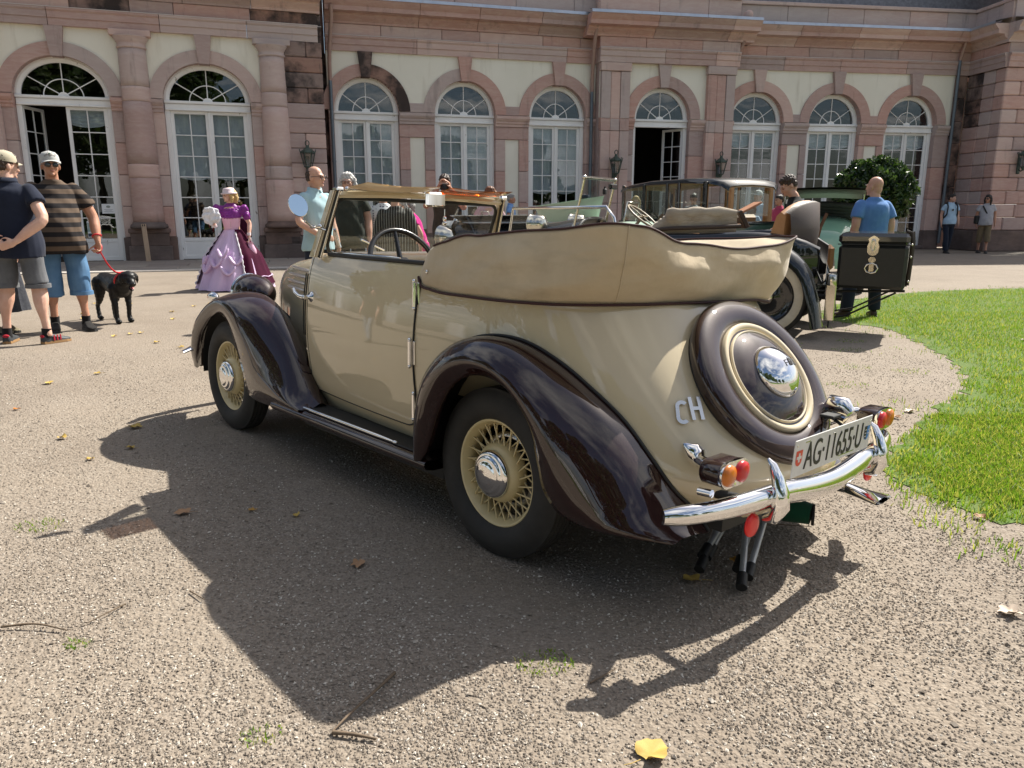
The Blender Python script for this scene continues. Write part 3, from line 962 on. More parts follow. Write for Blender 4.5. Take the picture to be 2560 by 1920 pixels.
# ---- wall lanterns
def lantern(M, x, z, label, y=-.02):
    W = M @ T(x, y, z)
    loc = T(0, 20, 0) @ W
    o = thing('wall_lantern', label, 'lantern', group='bronze wall lanterns on the palace')
    o.matrix_world = loc
    q = MB()
    q.box((0, .0, -.30), (.1, .06, .5), .012)
    q.tube([(0, -.02, -.42), (0, -.12, -.47), (0, -.2, -.42)], .018, 6)
    q.build('bracket', M_bronze, o)
    q = MB()
    q.lathe([(0, -.46), (.03, -.45), (.05, -.40), (.07, -.36), (.1, -.35), (.1, -.33)], 6, 0, False, T(0, -.2, 0))
    q.lathe([(.185, .0), (.2, .02), (.19, .05), (.1, .11), (.05, .15), (.045, .2), (.0, .2)], 6, 0, False, T(0, -.2, 0))
    for k in range(6):
        a = k * PI / 3
        q.tube([(.1 * math.cos(a), -.2 + .1 * math.sin(a), -.34), (.185 * math.cos(a), -.2 + .185 * math.sin(a), .01)], .012, 5)
        q.tube([(.19 * math.cos(a), -.2 + .19 * math.sin(a), .03), (.21 * math.cos(a), -.2 + .21 * math.sin(a), .09), (.2 * math.cos(a), -.2 + .2 * math.sin(a), .11)], .012, 5)
    t_ = [(.05 * math.cos(a), -.2, .26 + .065 * math.sin(a)) for a in np.linspace(0, 2 * PI, 13)]
    q.tube(t_, .014, 6)
    q.build('lantern_cage', M_bronze, o)
    q = MB(); q.lathe([(.095, -.34), (.178, .0)], 6, 0, False, T(0, -.2, 0)); q.build('pane', M_pane, o)
    return o
lantern(S1, 5.66, 2.75, 'bronze wall lantern left of the drainpipe on the banded corner stones', -.15)
lantern(S3, 1.66, 2.72, 'bronze wall lantern left of the open dark doorway', -.17)
lantern(S3, 5.06, 2.72, 'bronze wall lantern right of the open dark doorway', -.17)
lantern(WG, .82, 2.95, 'bronze wall lantern on the projecting right wing', -.02)

# ---- paving along the facade
M_slab = mk('paving_slab', (.30, .26, .225), .9, col2=(.24, .205, .175), vs=3, bump=.3, bs=40, coord='World', rrand=.16)
def paving(M, x0, x1, rows_y):
    base = tag(MB().add([(x0, rows_y[-1] - .02, .002), (x1, rows_y[-1] - .02, .002), (x1, .3, .002), (x0, .3, .002)], [[0, 1, 2, 3]]).build('pavement', M_slab, None, T(0, 20, 0) @ M), kind='structure')
    cache = {}
    y = -.08
    for k in range(len(rows_y)):
        y1 = rows_y[k]
        x = x0 + random.uniform(-.4, 0)
        while x < x1:
            L = random.choice([.9, 1.1, 1.35])
            if (L, k) not in cache:
                q = MB(); q.box((0, 0, 0), (L - .012, y - y1 - .012, .05), .006); cache[(L, k)] = q.mesh('slab', M_slab)
            link('slab', cache[(L, k)], base, T(x + L / 2, (y + y1) / 2, .008 + random.uniform(0, .004)))
            x += L
        y = y1
paving(S1, -3.2, 6.6, [-.9, -1.75, -2.6, -3.4])
# pale kerb band between slabs and gravel
m = MB(); m.box((1.5, -3.62, .012), (11, .42, .03), .006)
tag(m.build('kerb', mk('kerb_stone', (.50, .46, .41), .9, coord='World'), None, T(0, 20, 0) @ S1), kind='structure')
# ================================================================ the cream and maroon convertible
def paint(name, col, rough=.35, coat=1.0, flake=0.0, col2=None):
    t = NT(name); v = t.coord('Object')
    c2 = col2 or tuple(x * .93 for x in col)
    t.base(t.mix(t.ramp(t.noise(v, 2.2, 4), [(.35, 0.0), (.65, 1.0)]), col, c2))
    # faint dust film breaks the gloss up
    d = t.noise(v, 9, 6, .65)
    t.set(rough=.55, spec=.12, coat=coat)
    t.l(t.math('ADD', t.math('MULTIPLY', d, .022), .0), t.b.inputs['Coat Roughness'])
    t.b.inputs['Coat IOR'].default_value = 1.65
    x = t.new('ShaderNodeBump'); x.inputs['Strength'].default_value = .02; x.inputs['Distance'].default_value = .02
    t.l(t.noise(v, 5, 2), x.inputs['Height']); t.l(x.outputs[0], t.b.inputs['Coat Normal'])
    return t.mat
M_cream = paint('cream_car_paint', (.60, .505, .335), .4)
M_maroon = paint('maroon_car_paint', (.019, .0042, .0032), .35)
M_chrome = mk('chrome', (.86, .86, .86), .04, 1.0, col2=(.80, .80, .81), vs=8)
M_satin = mk('satin_chrome', (.88, .88, .87), .28, 1.0, col2=(.82, .82, .82), vs=8)
M_nickel = mk('nickel_plate', (.74, .70, .62), .16, 1.0, col2=(.66, .62, .54), vs=12)
M_rubber = mk('tyre_rubber', (.022, .021, .020), .75, col2=(.035, .032, .029), vs=14, bump=.2, bs=90)
M_blackrub = plain('black_seal', (.012, .012, .012), .6)
M_creamwheel = mk('cream_wheel_paint', (.74, .61, .34), .35, col2=(.66, .54, .29), vs=10, coat=.3)
M_black = paint('black_car_paint', (.010, .011, .012), .3)
M_leath = mk('brown_leather', (.20, .085, .035), .5, col2=(.14, .06, .025), vs=14, bump=.3, bs=120)
M_leathd = mk('dark_leather', (.05, .03, .02), .5, bump=.3, bs=90)
M_clear = mk_glass('clear_glass', (.93, .96, .95), 1.5, dirt_glare=.02)
M_amber = mk_glass('amber_acrylic', (.85, .28, .05), 1.5, .05, dirt_glare=.12)
M_amber_glare = mk_glass('amber_acrylic_glare', (.80, .55, .30), 1.5, .08, dirt_glare=.55)  # left visor is amber too; its pale reflection is painted into tint and diffuse
M_redlens = plain('red_lens', (.50, .006, .008), .3, coat=.25)
M_orglens = plain('orange_lens', (.55, .15, .008), .3, coat=.25)
M_redrefl = plain('red_reflector', (.75, .012, .012), .35, coat=.2)
M_alu = plain('aluminium', (.62, .63, .64), .25, 1.0)
M_plate = mk('white_plate', (.72, .72, .70), .4, col2=(.62, .61, .58), vs=25)
M_ink = plain('black_letter', (.012, .012, .012), .5)
M_mirror = plain('mirror_glass', (.92, .93, .95), .02, 1.0)
def canvas(name, a, b):
    t = NT(name); v = t.coord('Object')
    n = t.ramp(t.noise(v, 3.2, 5, .6, .8), [(.35, 0.0), (.7, 1.0)])
    c = t.mix(n, a, b)
    st = t.ramp(t.noise(t.coord('Object', (2, 2, 6)), 2.0, 4), [(.55, 0.0), (.75, 1.0)])
    c = t.mix(t.math('MULTIPLY', st, .35), c, tuple(x * .55 for x in b))
    t.base(c); t.set(rough=.85, spec=.2, sheen=.25)
    nb = t.bump(t.noise(v, 9, 4, .6), .25, .02)
    t.bump(t.noise(t.coord('Object', (1, 1, 1)), 400, 2), .25, .002, nb)
    return t.mat
M_canvas = canvas('tan_canvas', (.56, .46, .315), (.46, .37, .245))
M_canvas2 = canvas('grey_tan_canvas', (.42, .36, .28), (.30, .25, .19))

def text_mesh(txt, size, mat, depth=.002, align='CENTER', spacing=1.0):
    cu = bpy.data.curves.new('lettering', 'FONT')
    cu.body = txt; cu.size = size; cu.extrude = depth; cu.align_x = align; cu.align_y = 'CENTER'
    cu.space_character = spacing
    o = bpy.data.objects.new('lettering', cu); COL.objects.link(o)
    dg = bpy.context.evaluated_depsgraph_get()
    me = bpy.data.meshes.new_from_object(o.evaluated_get(dg))
    bpy.data.objects.remove(o); bpy.data.curves.remove(cu)
    me.materials.clear(); me.materials.append(mat)
    me.name = 'lettering'
    return me

CARX, CARY, CARA = .3928, 3.2307, 132.85
car = thing('vintage_convertible', 'cream and maroon vintage convertible with folded tan canvas hood', 'car', (CARX, CARY, 0), R(CARA))
car.rotation_euler = (R(1.8), 0, R(CARA))
car.location = Vector((CARX, CARY, 0)) + Vector((0, 0, -.019))
# -------- body tub
ZL = [.30, .36, .42, .50, .60, .75, .90, 1.00, 1.08]
WL = [.580, .612, .632, .645, .658, .662, .648, .628, .598]
XT = [-.885, -.925, -.935, -.893, -.805, -.678, -.56, -.488, -.43]
XS = .32
NEX = 3.2
def bW(z): return float(crt(ZL, np.array(WL), [z])[0])
def bX(z): return float(crt(ZL, np.array(XT), [z])[0])
def halfw(X, z):
    w = bW(z)
    if X >= XS:
        u = max(0, X - .5)
        return w * (1 - .105 * u * u)
    L = XS - bX(z)
    return w * max(0, 1 - min(1, (XS - X) / L)**NEX)**(1 / NEX)
def outline(z, off=0.0, nf=14, nt=26, x1=1.56):
    pts = []
    for X in np.linspace(x1, XS, nf, endpoint=False): pts.append((X, halfw(X, z)))
    L = XS - bX(z); w = bW(z)
    for t in np.linspace(0, PI / 2, nt):
        pts.append((XS - L * math.sin(t)**(2 / NEX), w * max(0, math.cos(t))**(2 / NEX)))
    pts = pts + [(x, -y) for x, y in pts[-2::-1]]
    P = np.array(pts)
    if off:
        d = np.gradient(P, axis=0); n = np.stack([-d[:, 1], d[:, 0]], 1)
        n /= np.linalg.norm(n, axis=1)[:, None] + 1e-9
        P = P - n * off     # outward is to the left of travel for this order -> flip sign
    return P
zz = np.r_[np.linspace(.30, .46, 6), np.linspace(.50, 1.08, 16)]
rowsb = [[(x, y, z) for x, y in outline(z)] for z in zz]
mbd = MB()
Pb = np.array(rowsb); na, nb_ = Pb.shape[:2]
fb, fd = [], []
for i in range(na - 1):
    for j in range(nb_ - 1):
        cc = (Pb[i, j] + Pb[i + 1, j] + Pb[i + 1, j + 1] + Pb[i, j + 1]) / 4
        if math.hypot(cc[0] + .03, cc[2] - .33) < .445 and abs(cc[1]) > .3: continue
        (fd if (math.hypot(cc[0] + .03, cc[2] - .33) < .49 and cc[0] < .30 and abs(cc[1]) > .3) else fb).append([i * nb_ + j, (i + 1) * nb_ + j, (i + 1) * nb_ + j + 1, i * nb_ + j + 1])
mbd.add(Pb.reshape(-1, 3), fb, 0, True); mbd.add(Pb.reshape(-1, 3), fd, 1, True)
# rolled belt edge into the cockpit
P1 = outline(1.08); ins = [(x, y * .955, 1.088) for x, y in P1]; ins2 = [(x, y * .93, 1.075) for x, y in P1]; ins3 = [(x, y * .915, .55) for x, y in P1]
mbd.grid([[(x, y, 1.08) for x, y in P1], ins, ins2, ins3])
mbd.build('body', [M_cream, M_blackrub], car)
# floor and bulkheads keep the cockpit dark
q = MB(); q.box((.6, 0, .40), (2.2, 1.1, .03)); q.box((1.55, 0, .72), (.02, 1.06, .66)); q.build('floor', M_leathd, car)
# -------- cowl and bonnet
def bon(X):
    yw = crt([1.36, 1.5, 1.8, 2.2, 2.5, 2.66], np.array([.575, .545, .455, .355, .265, .17]), [X])[0]
    zt = crt([1.36, 1.5, 1.8, 2.2, 2.5, 2.66], np.array([1.085, 1.085, 1.075, 1.035, .975, .88]), [X])[0]
    return float(yw), float(zt)
def bonsec(X, n=21):
    yw, zt = bon(X); zb = .55
    out = []
    for t in np.linspace(0, PI, n):
        c, s = math.cos(t), math.sin(t)
        out.append((X, yw * np.sign(c) * abs(c)**.55, zb + (zt - zb) * abs(s)**.36))
    return out
q = MB(); q.grid([bonsec(X) for X in np.linspace(1.34, 1.54, 6)], flip=True); q.build('cowl', M_cream, car)
q = MB(); q.grid([bonsec(X) for X in np.linspace(1.55, 2.66, 22)], flip=True)
q.grid([bonsec(2.66), [(2.70, 0, .72)] * 21], flip=True)
bo = q.build('bonnet', M_cream, car)
q = MB(); q.tube([(2.68, 0, .40), (2.72, 0, .62), (2.70, 0, .80)], [.05, .12, .04], 10, flat=1.3); q.build('grille', M_chrome, car)
for k in range(4):      # bright side mouldings on the bonnet
    z = .975 - .036 * k
    pts = []
    for X in np.linspace(1.83, 2.30 - .03 * k, 8):
        yw, zt = bon(X); s = ((z - .55) / (zt - .55))
        s = min(.999, max(.01, s))**(1 / .36); c = math.sqrt(max(0, 1 - s * s))
        pts.append((X, yw * c**.55 + .004, z))
    for s_ in (1, -1):
        q = MB(); q.tube([(x, y * s_, z) for x, y, z in pts], [.004] + [.0095] * 6 + [.004], 8); q.build('side_moulding', M_satin, bo)
q = MB(); q.tube([(X, bon(X)[0] * .98, .70) for X in (1.545, 1.546)], .003, 6)
sec = [p for p in bonsec(1.545, 41) if p[1] > .1]
q.tube([(x, y * 1.004, z + .002) for x, y, z in sec], .004, 6); q.build('bonnet_gap', M_blackrub, car)
# -------- door, left and right
def door(sgn, name='door'):
    nx, nz = 30, 24
    x0, x1, z0, z1, r = .49, 1.52, .385, 1.072, .10
    rows = []
    for i in range(nx):
        u = i / (nx - 1); X = x0 + (x1 - x0) * u
        zb = z0
        if X < x0 + r: zb = z0 + r - math.sqrt(max(0, r * r - (x0 + r - X)**2))
        row = []
        for j in range(nz):
            z = zb + (z1 - zb) * (j / (nz - 1))
            row.append((X, sgn * (halfw(X, z) + .006), z))
        rows.append(row)
    q = MB(); q.grid(rows, flip=sgn > 0)
    d = q.build(name, M_cream, car)
    per = [(x0, z) for z in np.linspace(z1, z0 + r, 16)] + [(x0 + r - r * math.cos(t), z0 + r - r * math.sin(t)) for t in np.linspace(0, PI / 2, 10)][1:] + [(x, z0) for x in np.linspace(x0 + r, x1, 24)][1:] + [(x1, z) for z in np.linspace(z0, z1, 16)][1:]
    q = MB(); q.tube([(x, sgn * (halfw(x, z) + .0035), z) for x, z in per], .0045, 6); q.build('door_gap', M_blackrub, d)
    for z in (.958, .717, .487):
        h = MB(); yy = sgn * (halfw(.492, z) + .016)
        h.tube([(.498, yy, z - .05), (.498, yy, z + .05)], .008, 10)
        h.ell((.498, yy, z + .056), (.009, .009, .009), 8, 6); h.ell((.498, yy, z - .056), (.009, .009, .009), 8, 6)
        h.box((.485, yy - sgn * .012, z), (.014, .006, .10), .002); h.box((.509, yy - sgn * .012, z), (.014, .006, .09), .002)
        h.build('hinge', M_chrome, d)
    yy = sgn * (halfw(1.48, .87) + .006)
    h = MB(); h.lathe([(.028, 0), (.026, .006), (.012, .012), (.010, .045), (.014, .05), (0, .052)], 14, 0, True, Matrix.Translation((1.47, yy, .868)) @ RX(-sgn * PI / 2))
    h.tube([(1.47, yy + sgn * .045, .868), (1.51, yy + sgn * .05, .872), (1.56, yy + sgn * .045, .885), (1.585, yy + sgn * .04, .905)], [.013, .010, .009, .006], 8)
    h.build('door_handle', M_chrome, d)
    m_ = MB(); m_.tube([(x, sgn * (halfw(x, 1.078) - .004), 1.086 - .0 * x) for x in np.linspace(.50, 1.36, 16)], .011, 8); m_.build('belt_seal', M_blackrub, d)
    m_ = MB(); m_.tube([(x, sgn * (halfw(x, 1.078) - .028), 1.096) for x in np.linspace(.72, 1.34, 12)], [.003] + [.008] * 10 + [.004], 8); m_.build('window_strip', M_chrome, d)
    return d
door(1); door(-1)

# -------- wings
def lerp(a, b, t): return a + (b - a) * t
def wing(name, ctrl, sgn, nu=60, nv=18, rim=.018):
    """ctrl: list of stations, each = 5 points (x,y,z) from inner edge over the crown to the lip"""
    C = np.array(ctrl, float)                       # stations x pts x 3
    t = np.r_[0, np.cumsum(np.linalg.norm(np.diff(C[:, 1], axis=0), axis=1))]
    U = np.linspace(0, t[-1], nu)
    D = np.stack([crt(t, C[:, k], U) for k in range(C.shape[1])], 1)
    rows = []
    for i in range(nu):
        rw = cr(D[i], nv)
        e = rw[-1] + np.array([0, -.012, .004]); e2 = rw[-1] + np.array([0, -.03, .02])
        rows.append(np.vstack([rw, e, e2]))
    A = np.array(rows); A[..., 1] *= sgn
    q = MB(); q.grid(A, flip=sgn > 0)
    return q.build(name, M_maroon, car), A
fr_pairs = [((2.98, .56, .29), (2.95, .64, .285)), ((2.945, .57, .44), (2.82, .685, .375)), ((2.85, .575, .60), (2.73, .70, .50)), ((2.69, .58, .725), (2.60, .705, .61)), ((2.49, .585, .80), (2.46, .71, .685)), ((2.28, .59, .832), (2.33, .712, .702)), ((2.08, .60, .81), (2.225, .715, .645)), ((1.92, .61, .752), (2.135, .72, .54)), ((1.78, .62, .668), (2.055, .722, .41)), ((1.64, .635, .558), (1.97, .725, .285)), ((1.52, .65, .452), (1.75, .73, .272)), ((1.43, .665, .372), (1.54, .735, .285)), ((1.35, .675, .318), (1.37, .735, .295))]
ctrl = []
for i, (c, l) in enumerate(fr_pairs):
    c, l = np.array(c), np.array(l)
    u = i / (len(fr_pairs) - 1)
    inn = np.array([c[0] - (.04 if u < .3 else 0), lerp(.30, .56, u**.8), c[2] - lerp(.13, .04, u)])
    if u < .15: inn = np.array([c[0] - .03, .36, c[2]])
    sh = c * .5 + l * .5; sh[1] = max(c[1], l[1]) + .012; sh += np.array([0, 0, .012])
    q1 = c * .85 + l * .15; q1[1] = c[1] + (sh[1] - c[1]) * .55
    ctrl.append([inn, (inn + c) / 2 + np.array([0, 0, .04]), c, q1, sh, l])
for s_ in (1, -1): wing('front_wing', ctrl, s_)
rr_pairs = [((.435, .285), (.345, .745, .285)), ((.425, .41), (.285, .752, .355)), ((.402, .53), (.24, .757, .45)), ((.345, .65), (.20, .76, .535)), ((.25, .745), (.13, .762, .632)), ((.13, .815), (.05, .765, .69)), ((0, .846), (-.04, .765, .717)), ((-.15, .84), (-.15, .765, .708)), ((-.30, .785), (-.25, .765, .652)), ((-.43, .705), (-.315, .762, .565)), ((-.55, .613), (-.35, .758, .455)), ((-.65, .505), (-.385, .75, .355)), ((-.725, .405), (-.475, .735, .292)), ((-.785, .33), (-.64, .70, .282)), ((-.83, .285), (-.80, .62, .283))]
ctrl = []
crestL = []
for i, (c, l) in enumerate(rr_pairs):
    yb = halfw(c[0], max(.31, c[1])) + .004
    yb = max(yb, .44)
    c = np.array([c[0], yb, c[1]]); l = np.array(l)
    u = i / (len(rr_pairs) - 1)
    bul = .045 * math.sin(PI * min(1, u * 1.05))**.7
    ym = max(l[1], c[1]) + bul
    p1 = c * .93 + l * .07; p1[1] = lerp(c[1], ym, .42); p1[2] += .012
    p2 = c * .70 + l * .30; p2[1] = lerp(c[1], ym, .80); p2[2] += .012
    p3 = c * .38 + l * .62; p3[1] = ym
    ctrl.append([c, p1, p2, p3, l])
    crestL.append(c)
for s_ in (1, -1):
    w_, _ = wing('rear_wing', ctrl, s_, 70, 20)
    q = MB(); cc = cr(np.array(crestL), 60); q.tube([(x, y * s_ + .004 * s_, z + .004) for x, y, z in cc], .006, 6); q.build('wing_piping', M_blackrub, w_)
    # wheel-arch liner
    q = MB(); q.grid([[(-.03 + .43 * math.cos(t), s_ * y, .33 + .43 * math.sin(t)) for y in (.40, .655)] for t in np.linspace(-.15, PI + .15, 22)])
    q.add([(-.03 + .43 * math.cos(t), s_ * .40, .33 + .43 * math.sin(t)) for t in np.linspace(-.15, PI + .15, 22)], [list(range(22))]); q.build('arch_liner', M_blackrub, w_)
# front wheel-arch liners
for s_ in (1, -1):
    q = MB(); q.grid([[(2.365 + .42 * math.cos(t), s_ * y, .33 + .40 * math.sin(t)) for y in (.36, .66)] for t in np.linspace(-.1, PI + .1, 20)])
    q.add([(2.365 + .42 * math.cos(t), s_ * .36, .33 + .40 * math.sin(t)) for t in np.linspace(-.1, PI + .1, 20)], [list(range(20))]); q.build('arch_liner', M_blackrub, car)
# dark twin mouldings between bonnet side and door
for s_ in (1, -1):
    for dx in (0, .035):
        q = MB(); q.tube([(1.56 + dx, s_ * (halfw(1.56, z) + .002 - .25 * dx), z) for z in np.linspace(.66, .98, 8)], .0035, 6); q.build('vent_moulding', M_blackrub, car)
# -------- running boards
for s_ in (1, -1):
    q = MB()
    secp = [(.56, .312), (.66, .312), (.725, .310), (.748, .300), (.75, .285), (.74, .27), (.70, .262), (.56, .262)]
    rows = [[(X, s_ * y, z) for y, z in secp] for X in np.linspace(.30, 1.66, 12)]
    q.grid(rows, wv=True, flip=s_ < 0)
    rb_ = q.build('running_board', M_maroon, car)
    q = MB(); q.box((1.0, s_ * .64, .315), (1.2, .14, .008), .003); q.build('rubber_mat', M_blackrub, rb_)
    q = MB(); q.tube([(X, s_ * .705, .322) for X in np.linspace(.57, 1.43, 8)], [.004] + [.008] * 6 + [.004], 8); q.ell((.57, s_ * .705, .322), (.018, .01, .008), 8, 6); q.build('tread_strip', M_chrome, rb_)
    q = MB(); q.box((.95, s_ * .60, .24), (1.2, .02, .10)); q.build('sill', M_blackrub, car)
# -------- wheels
def wheel(name, x, y, sgn, tyre_r=.328, tyre_w=.075, rim_r=.208, parent=None, Mw=None):
    """axis along local z; +z outward"""
    W = Matrix.Translation((x, y, .326)) @ (RX(-PI / 2) if sgn > 0 else RX(PI / 2))
    w = link(name, None, parent or car, W)
    hw = tyre_w
    prof = [(rim_r - .004, hw * .55), (rim_r + .006, hw * .78), (rim_r + .03, hw * .97), (rim_r + .06, hw), (tyre_r - .035, hw * .90), (tyre_r - .014, hw * .76), (tyre_r - .003, hw * .62)]
    # grooved tread
    tw = [.62, .44, .43, .40, .39, .20, .19, .15, .14, -.14, -.15, -.19, -.20, -.39, -.40, -.43, -.44, -.62]
    for k, f_ in enumerate(tw):
        deep = k in (2, 3, 6, 7, 10, 11, 14, 15)
        prof.append((tyre_r - (.010 if deep else (.0 if abs(f_) < .45 else .001)), hw * f_))
    prof += [(r_, -z_) for r_, z_ in prof[6::-1]]
    q = MB(); q.lathe(prof, 64); q.build('tyre', M_rubber, w)
    q = MB(); q.lathe([(rim_r, hw * .50), (rim_r + .003, hw * .62), (rim_r - .003, hw * .68), (rim_r - .010, hw * .62), (rim_r - .013, hw * .45), (rim_r - .024, hw * .30), (rim_r - .026, -hw * .4), (rim_r - .005, -hw * .6)], 48); q.build('rim', M_creamwheel, w)
    q = MB(); q.lathe([(0, -.02), (.105, -.02), (.118, .0), (.115, .035), (.105, .05), (.092, .058), (0, .058)], 32); q.build('hub_drum', M_creamwheel, w)
    q = MB(); n = 24
    for k in range(n):
        a = 2 * PI * k / n
        for d_, r0, z0, z1 in ((.20, .112, .030, hw * .35), (-.20, .117, .005, hw * .15)):
            b = a + d_ + (.5 * 2 * PI / n if d_ < 0 else 0); a2 = a + (.5 * 2 * PI / n if d_ < 0 else 0)
            q.tube([(r0 * math.cos(a2), r0 * math.sin(a2), z0), ((rim_r - .02) * math.cos(b), (rim_r - .02) * math.sin(b), z1)], .0035, 5)
    q.build('spokes', M_creamwheel, w)
    q = MB(); q.lathe([(.092, .058), (.094, .064), (.088, .078), (.078, .084), (.076, .083), (.072, .090), (.060, .095), (.058, .094), (.052, .099), (.03, .103), (0, .104)], 36); q.build('hubcap', M_chrome, w)
    q = MB(); q.lathe([(.13, -.05), (.15, -.05), (.15, -.02), (.13, -.02)], 30); q.build('brake_drum', M_alu, w)
    return w
wheel('wheel', -.03, .612, 1); wheel('wheel', 2.365, .612, 1); wheel('wheel', -.03, -.612, -1); wheel('wheel', 2.365, -.612, -1)
# -------- headlamps, front details
for s_ in (1, -1):
    q = MB(); q.lathe([(0, -.19), (.045, -.175), (.085, -.12), (.108, -.05), (.116, .02), (.116, .07), (.11, .08)], 28, 0, True, Matrix.Translation((2.53, s_ * .41, .80)) @ RY(PI / 2))
    h = q.build('headlamp', M_maroon, car)
    q = MB(); q.lathe([(.11, .08), (.118, .085), (.116, .095), (.08, .115), (0, .125)], 28, 0, True, Matrix.Translation((2.53, s_ * .41, .80)) @ RY(PI / 2)); q.build('lens', M_chrome, h)
    q = MB(); q.tube([(2.49, s_ * .40, .74), (2.49, s_ * .41, .66)], [.03, .05], 10); q.build('lamp_foot', M_maroon, h)
    q = MB(); q.lathe([(0, -.06), (.018, -.045), (.03, -.01), (.032, .02), (.02, .035), (0, .04)], 14, 0, True, Matrix.Translation((2.66, s_ * .62, .775)) @ RY(PI / 2)); q.build('indicator', M_chrome, car)
q = MB(); q.tube([(2.92, .74, .40), (3.0, .62, .42), (3.06, .35, .43), (3.08, 0, .43), (3.06, -.35, .43), (3.0, -.62, .42), (2.92, -.74, .40)], [.02, .035, .04, .04, .04, .035, .02], 10, flat=.5); q.build('front_bumper', M_chrome, car)
# -------- folded hood: a canvas cover wrapped round the back of the cockpit
NP_ = 190
from mathutils import noise as mnoise
up = [(.535, .585, 1.07), (.47, .60, 1.135), (.33, .605, 1.178), (.12, .605, 1.205), (-.08, .60, 1.222), (-.28, .59, 1.238), (-.46, .565, 1.257), (-.525, .48, 1.25), (-.545, .33, 1.207), (-.555, .15, 1.188), (-.56, 0, 1.182), (-.56, -.18, 1.182), (-.558, -.36, 1.195), (-.555, -.49, 1.22), (-.46, -.575, 1.225), (-.25, -.60, 1.215), (.05, -.60, 1.20), (.35, -.59, 1.15), (.5, -.58, 1.09), (.54, -.575, 1.06)]
lo = [(.505, .615, 1.035), (.48, .625, 1.005), (.40, .632, .990), (.15, .642, .982), (-.08, .628, .982), (-.24, .59, .985), (-.36, .52, .990), (-.44, .40, .992), (-.485, .22, .992), (-.505, 0, .988), (-.505, -.16, .985), (-.495, -.30, .98), (-.48, -.43, .965), (-.42, -.50, .965), (-.25, -.58, .98), (.0, -.61, .985), (.2, -.63, .985), (.4, -.63, .99), (.48, -.625, 1.005), (.505, -.615, 1.035)]
inn = [(.50, .53, 1.09), (.40, .46, 1.12), (.30, .43, 1.14), (.12, .41, 1.14), (-.05, .40, 1.13), (-.16, .39, 1.11), (-.28, .38, 1.09), (-.36, .32, 1.05), (-.38, .2, 1.03), (-.39, .1, 1.02), (-.395, 0, 1.02), (-.395, -.1, 1.02), (-.39, -.22, 1.03), (-.36, -.33, 1.05), (-.28, -.40, 1.07), (-.1, -.42, 1.09), (.05, -.43, 1.09), (.3, -.44, 1.08), (.42, -.46, 1.07), (.50, -.53, 1.05)]
tt = np.r_[0, np.cumsum(np.linalg.norm(np.diff(np.array(lo), axis=0), axis=1))]
UU = np.linspace(0, tt[-1], NP_)
Lo, Up, In = (crt(tt, np.array(a), UU) for a in (lo, up, inn))
rows = []
for i in range(NP_):
    c = (Lo[i] + Up[i]) / 2
    out = nrm(np.array([c[0] - .15 if c[0] < .0 else 0, c[1], 0]) + 1e-9)
    col = []
    s = UU[i]
    env = math.sin(PI * i / (NP_ - 1))**.4
    for j in range(29):
        w_ = j / 28
        b = .035 * math.sin(PI * w_**.8) * env
        wr = .013 * env * math.sin(s * 9 + w_ * 5) * math.sin(PI * w_) + .006 * env * math.sin(s * 21 - w_ * 9 + 2 * math.sin(s * 4)) + .012 * env * max(0, math.sin(s * 3.1 + .5)) * math.sin(PI * w_ * 2 + s * 2) * .5
        p = lerp(Lo[i], Up[i], w_)
        # creases: ridged folds that run mostly along the cover, shallow near the piping
        sq = Vector((s * 2.1 + 3.0, w_ * 1.5 + .35 * math.sin(s * 2.3), .7))
        rd = mnoise.ridged_multi_fractal(sq, .9, 2.1, 3, 1.0, 2.0) - 1.15
        lowf = mnoise.noise(Vector((s * 3.5, w_ * 2.2, 4.2)))
        k_ = min(1, w_ * 6) * env
        p = p + out * (b + wr * .5 + k_ * (.011 * max(-1.2, min(1.2, rd)) + .012 * lowf)) + np.array([0, 0, .010 * k_ * w_ * mnoise.noise(Vector((s * 5.0, 2.2, 9.1)))])
        col.append(p)
    for j in range(1, 13):
        w_ = j / 12
        p = lerp(Up[i], In[i], w_) + np.array([0, 0, .022 * math.sin(PI * w_) * env + env * math.sin(PI * w_) * (.010 * math.sin(s * 14 + w_ * 7) + .02 * mnoise.noise(Vector((s * 6, w_ * 3, 1.0))))])
        col.append(p)
    p = In[i].copy(); p[2] -= .12; col.append(p)
    rows.append(col)
q = MB(); q.grid(rows, flip=True); hood = q.build('folded_hood', M_canvas, car)
q = MB(); q.tube(Lo + np.array([0, 0, -.004]) + np.array([nrm((p[0] - .1 if p[0] < 0 else 0, p[1], 0)) * .012 for p in Lo]), .0055, 6); q.build('piping', mk('maroon_piping', (.045, .012, .012), .7), hood)
q = MB(); q.tube([np.array(r_[28]) + np.array([0, 0, .004]) for r_ in rows[4:-4]], .0045, 6); q.build('piping', bpy.data.materials['maroon_piping'], hood)
q = MB(); kk = int(NP_ * .335); q.tube([np.array(p) + nrm(np.array([p[0], p[1], 0])) * .001 for p in rows[kk][:29]], .0025, 5); q.build('seam', M_canvas, hood)
q = MB(); q.ell((.43, .640, 1.055), (.006, .006, .009), 8, 6); q.build('snap_button', M_chrome, hood)
# seats just below the belt
for y in (.28, -.28):
    q = MB(); q.tube([(.55, y, .60), (.50, y, .85), (.47, y, 1.02)], [.22, .23, .19], 14, flat=.35); q.build('seat_back', M_leath, car)
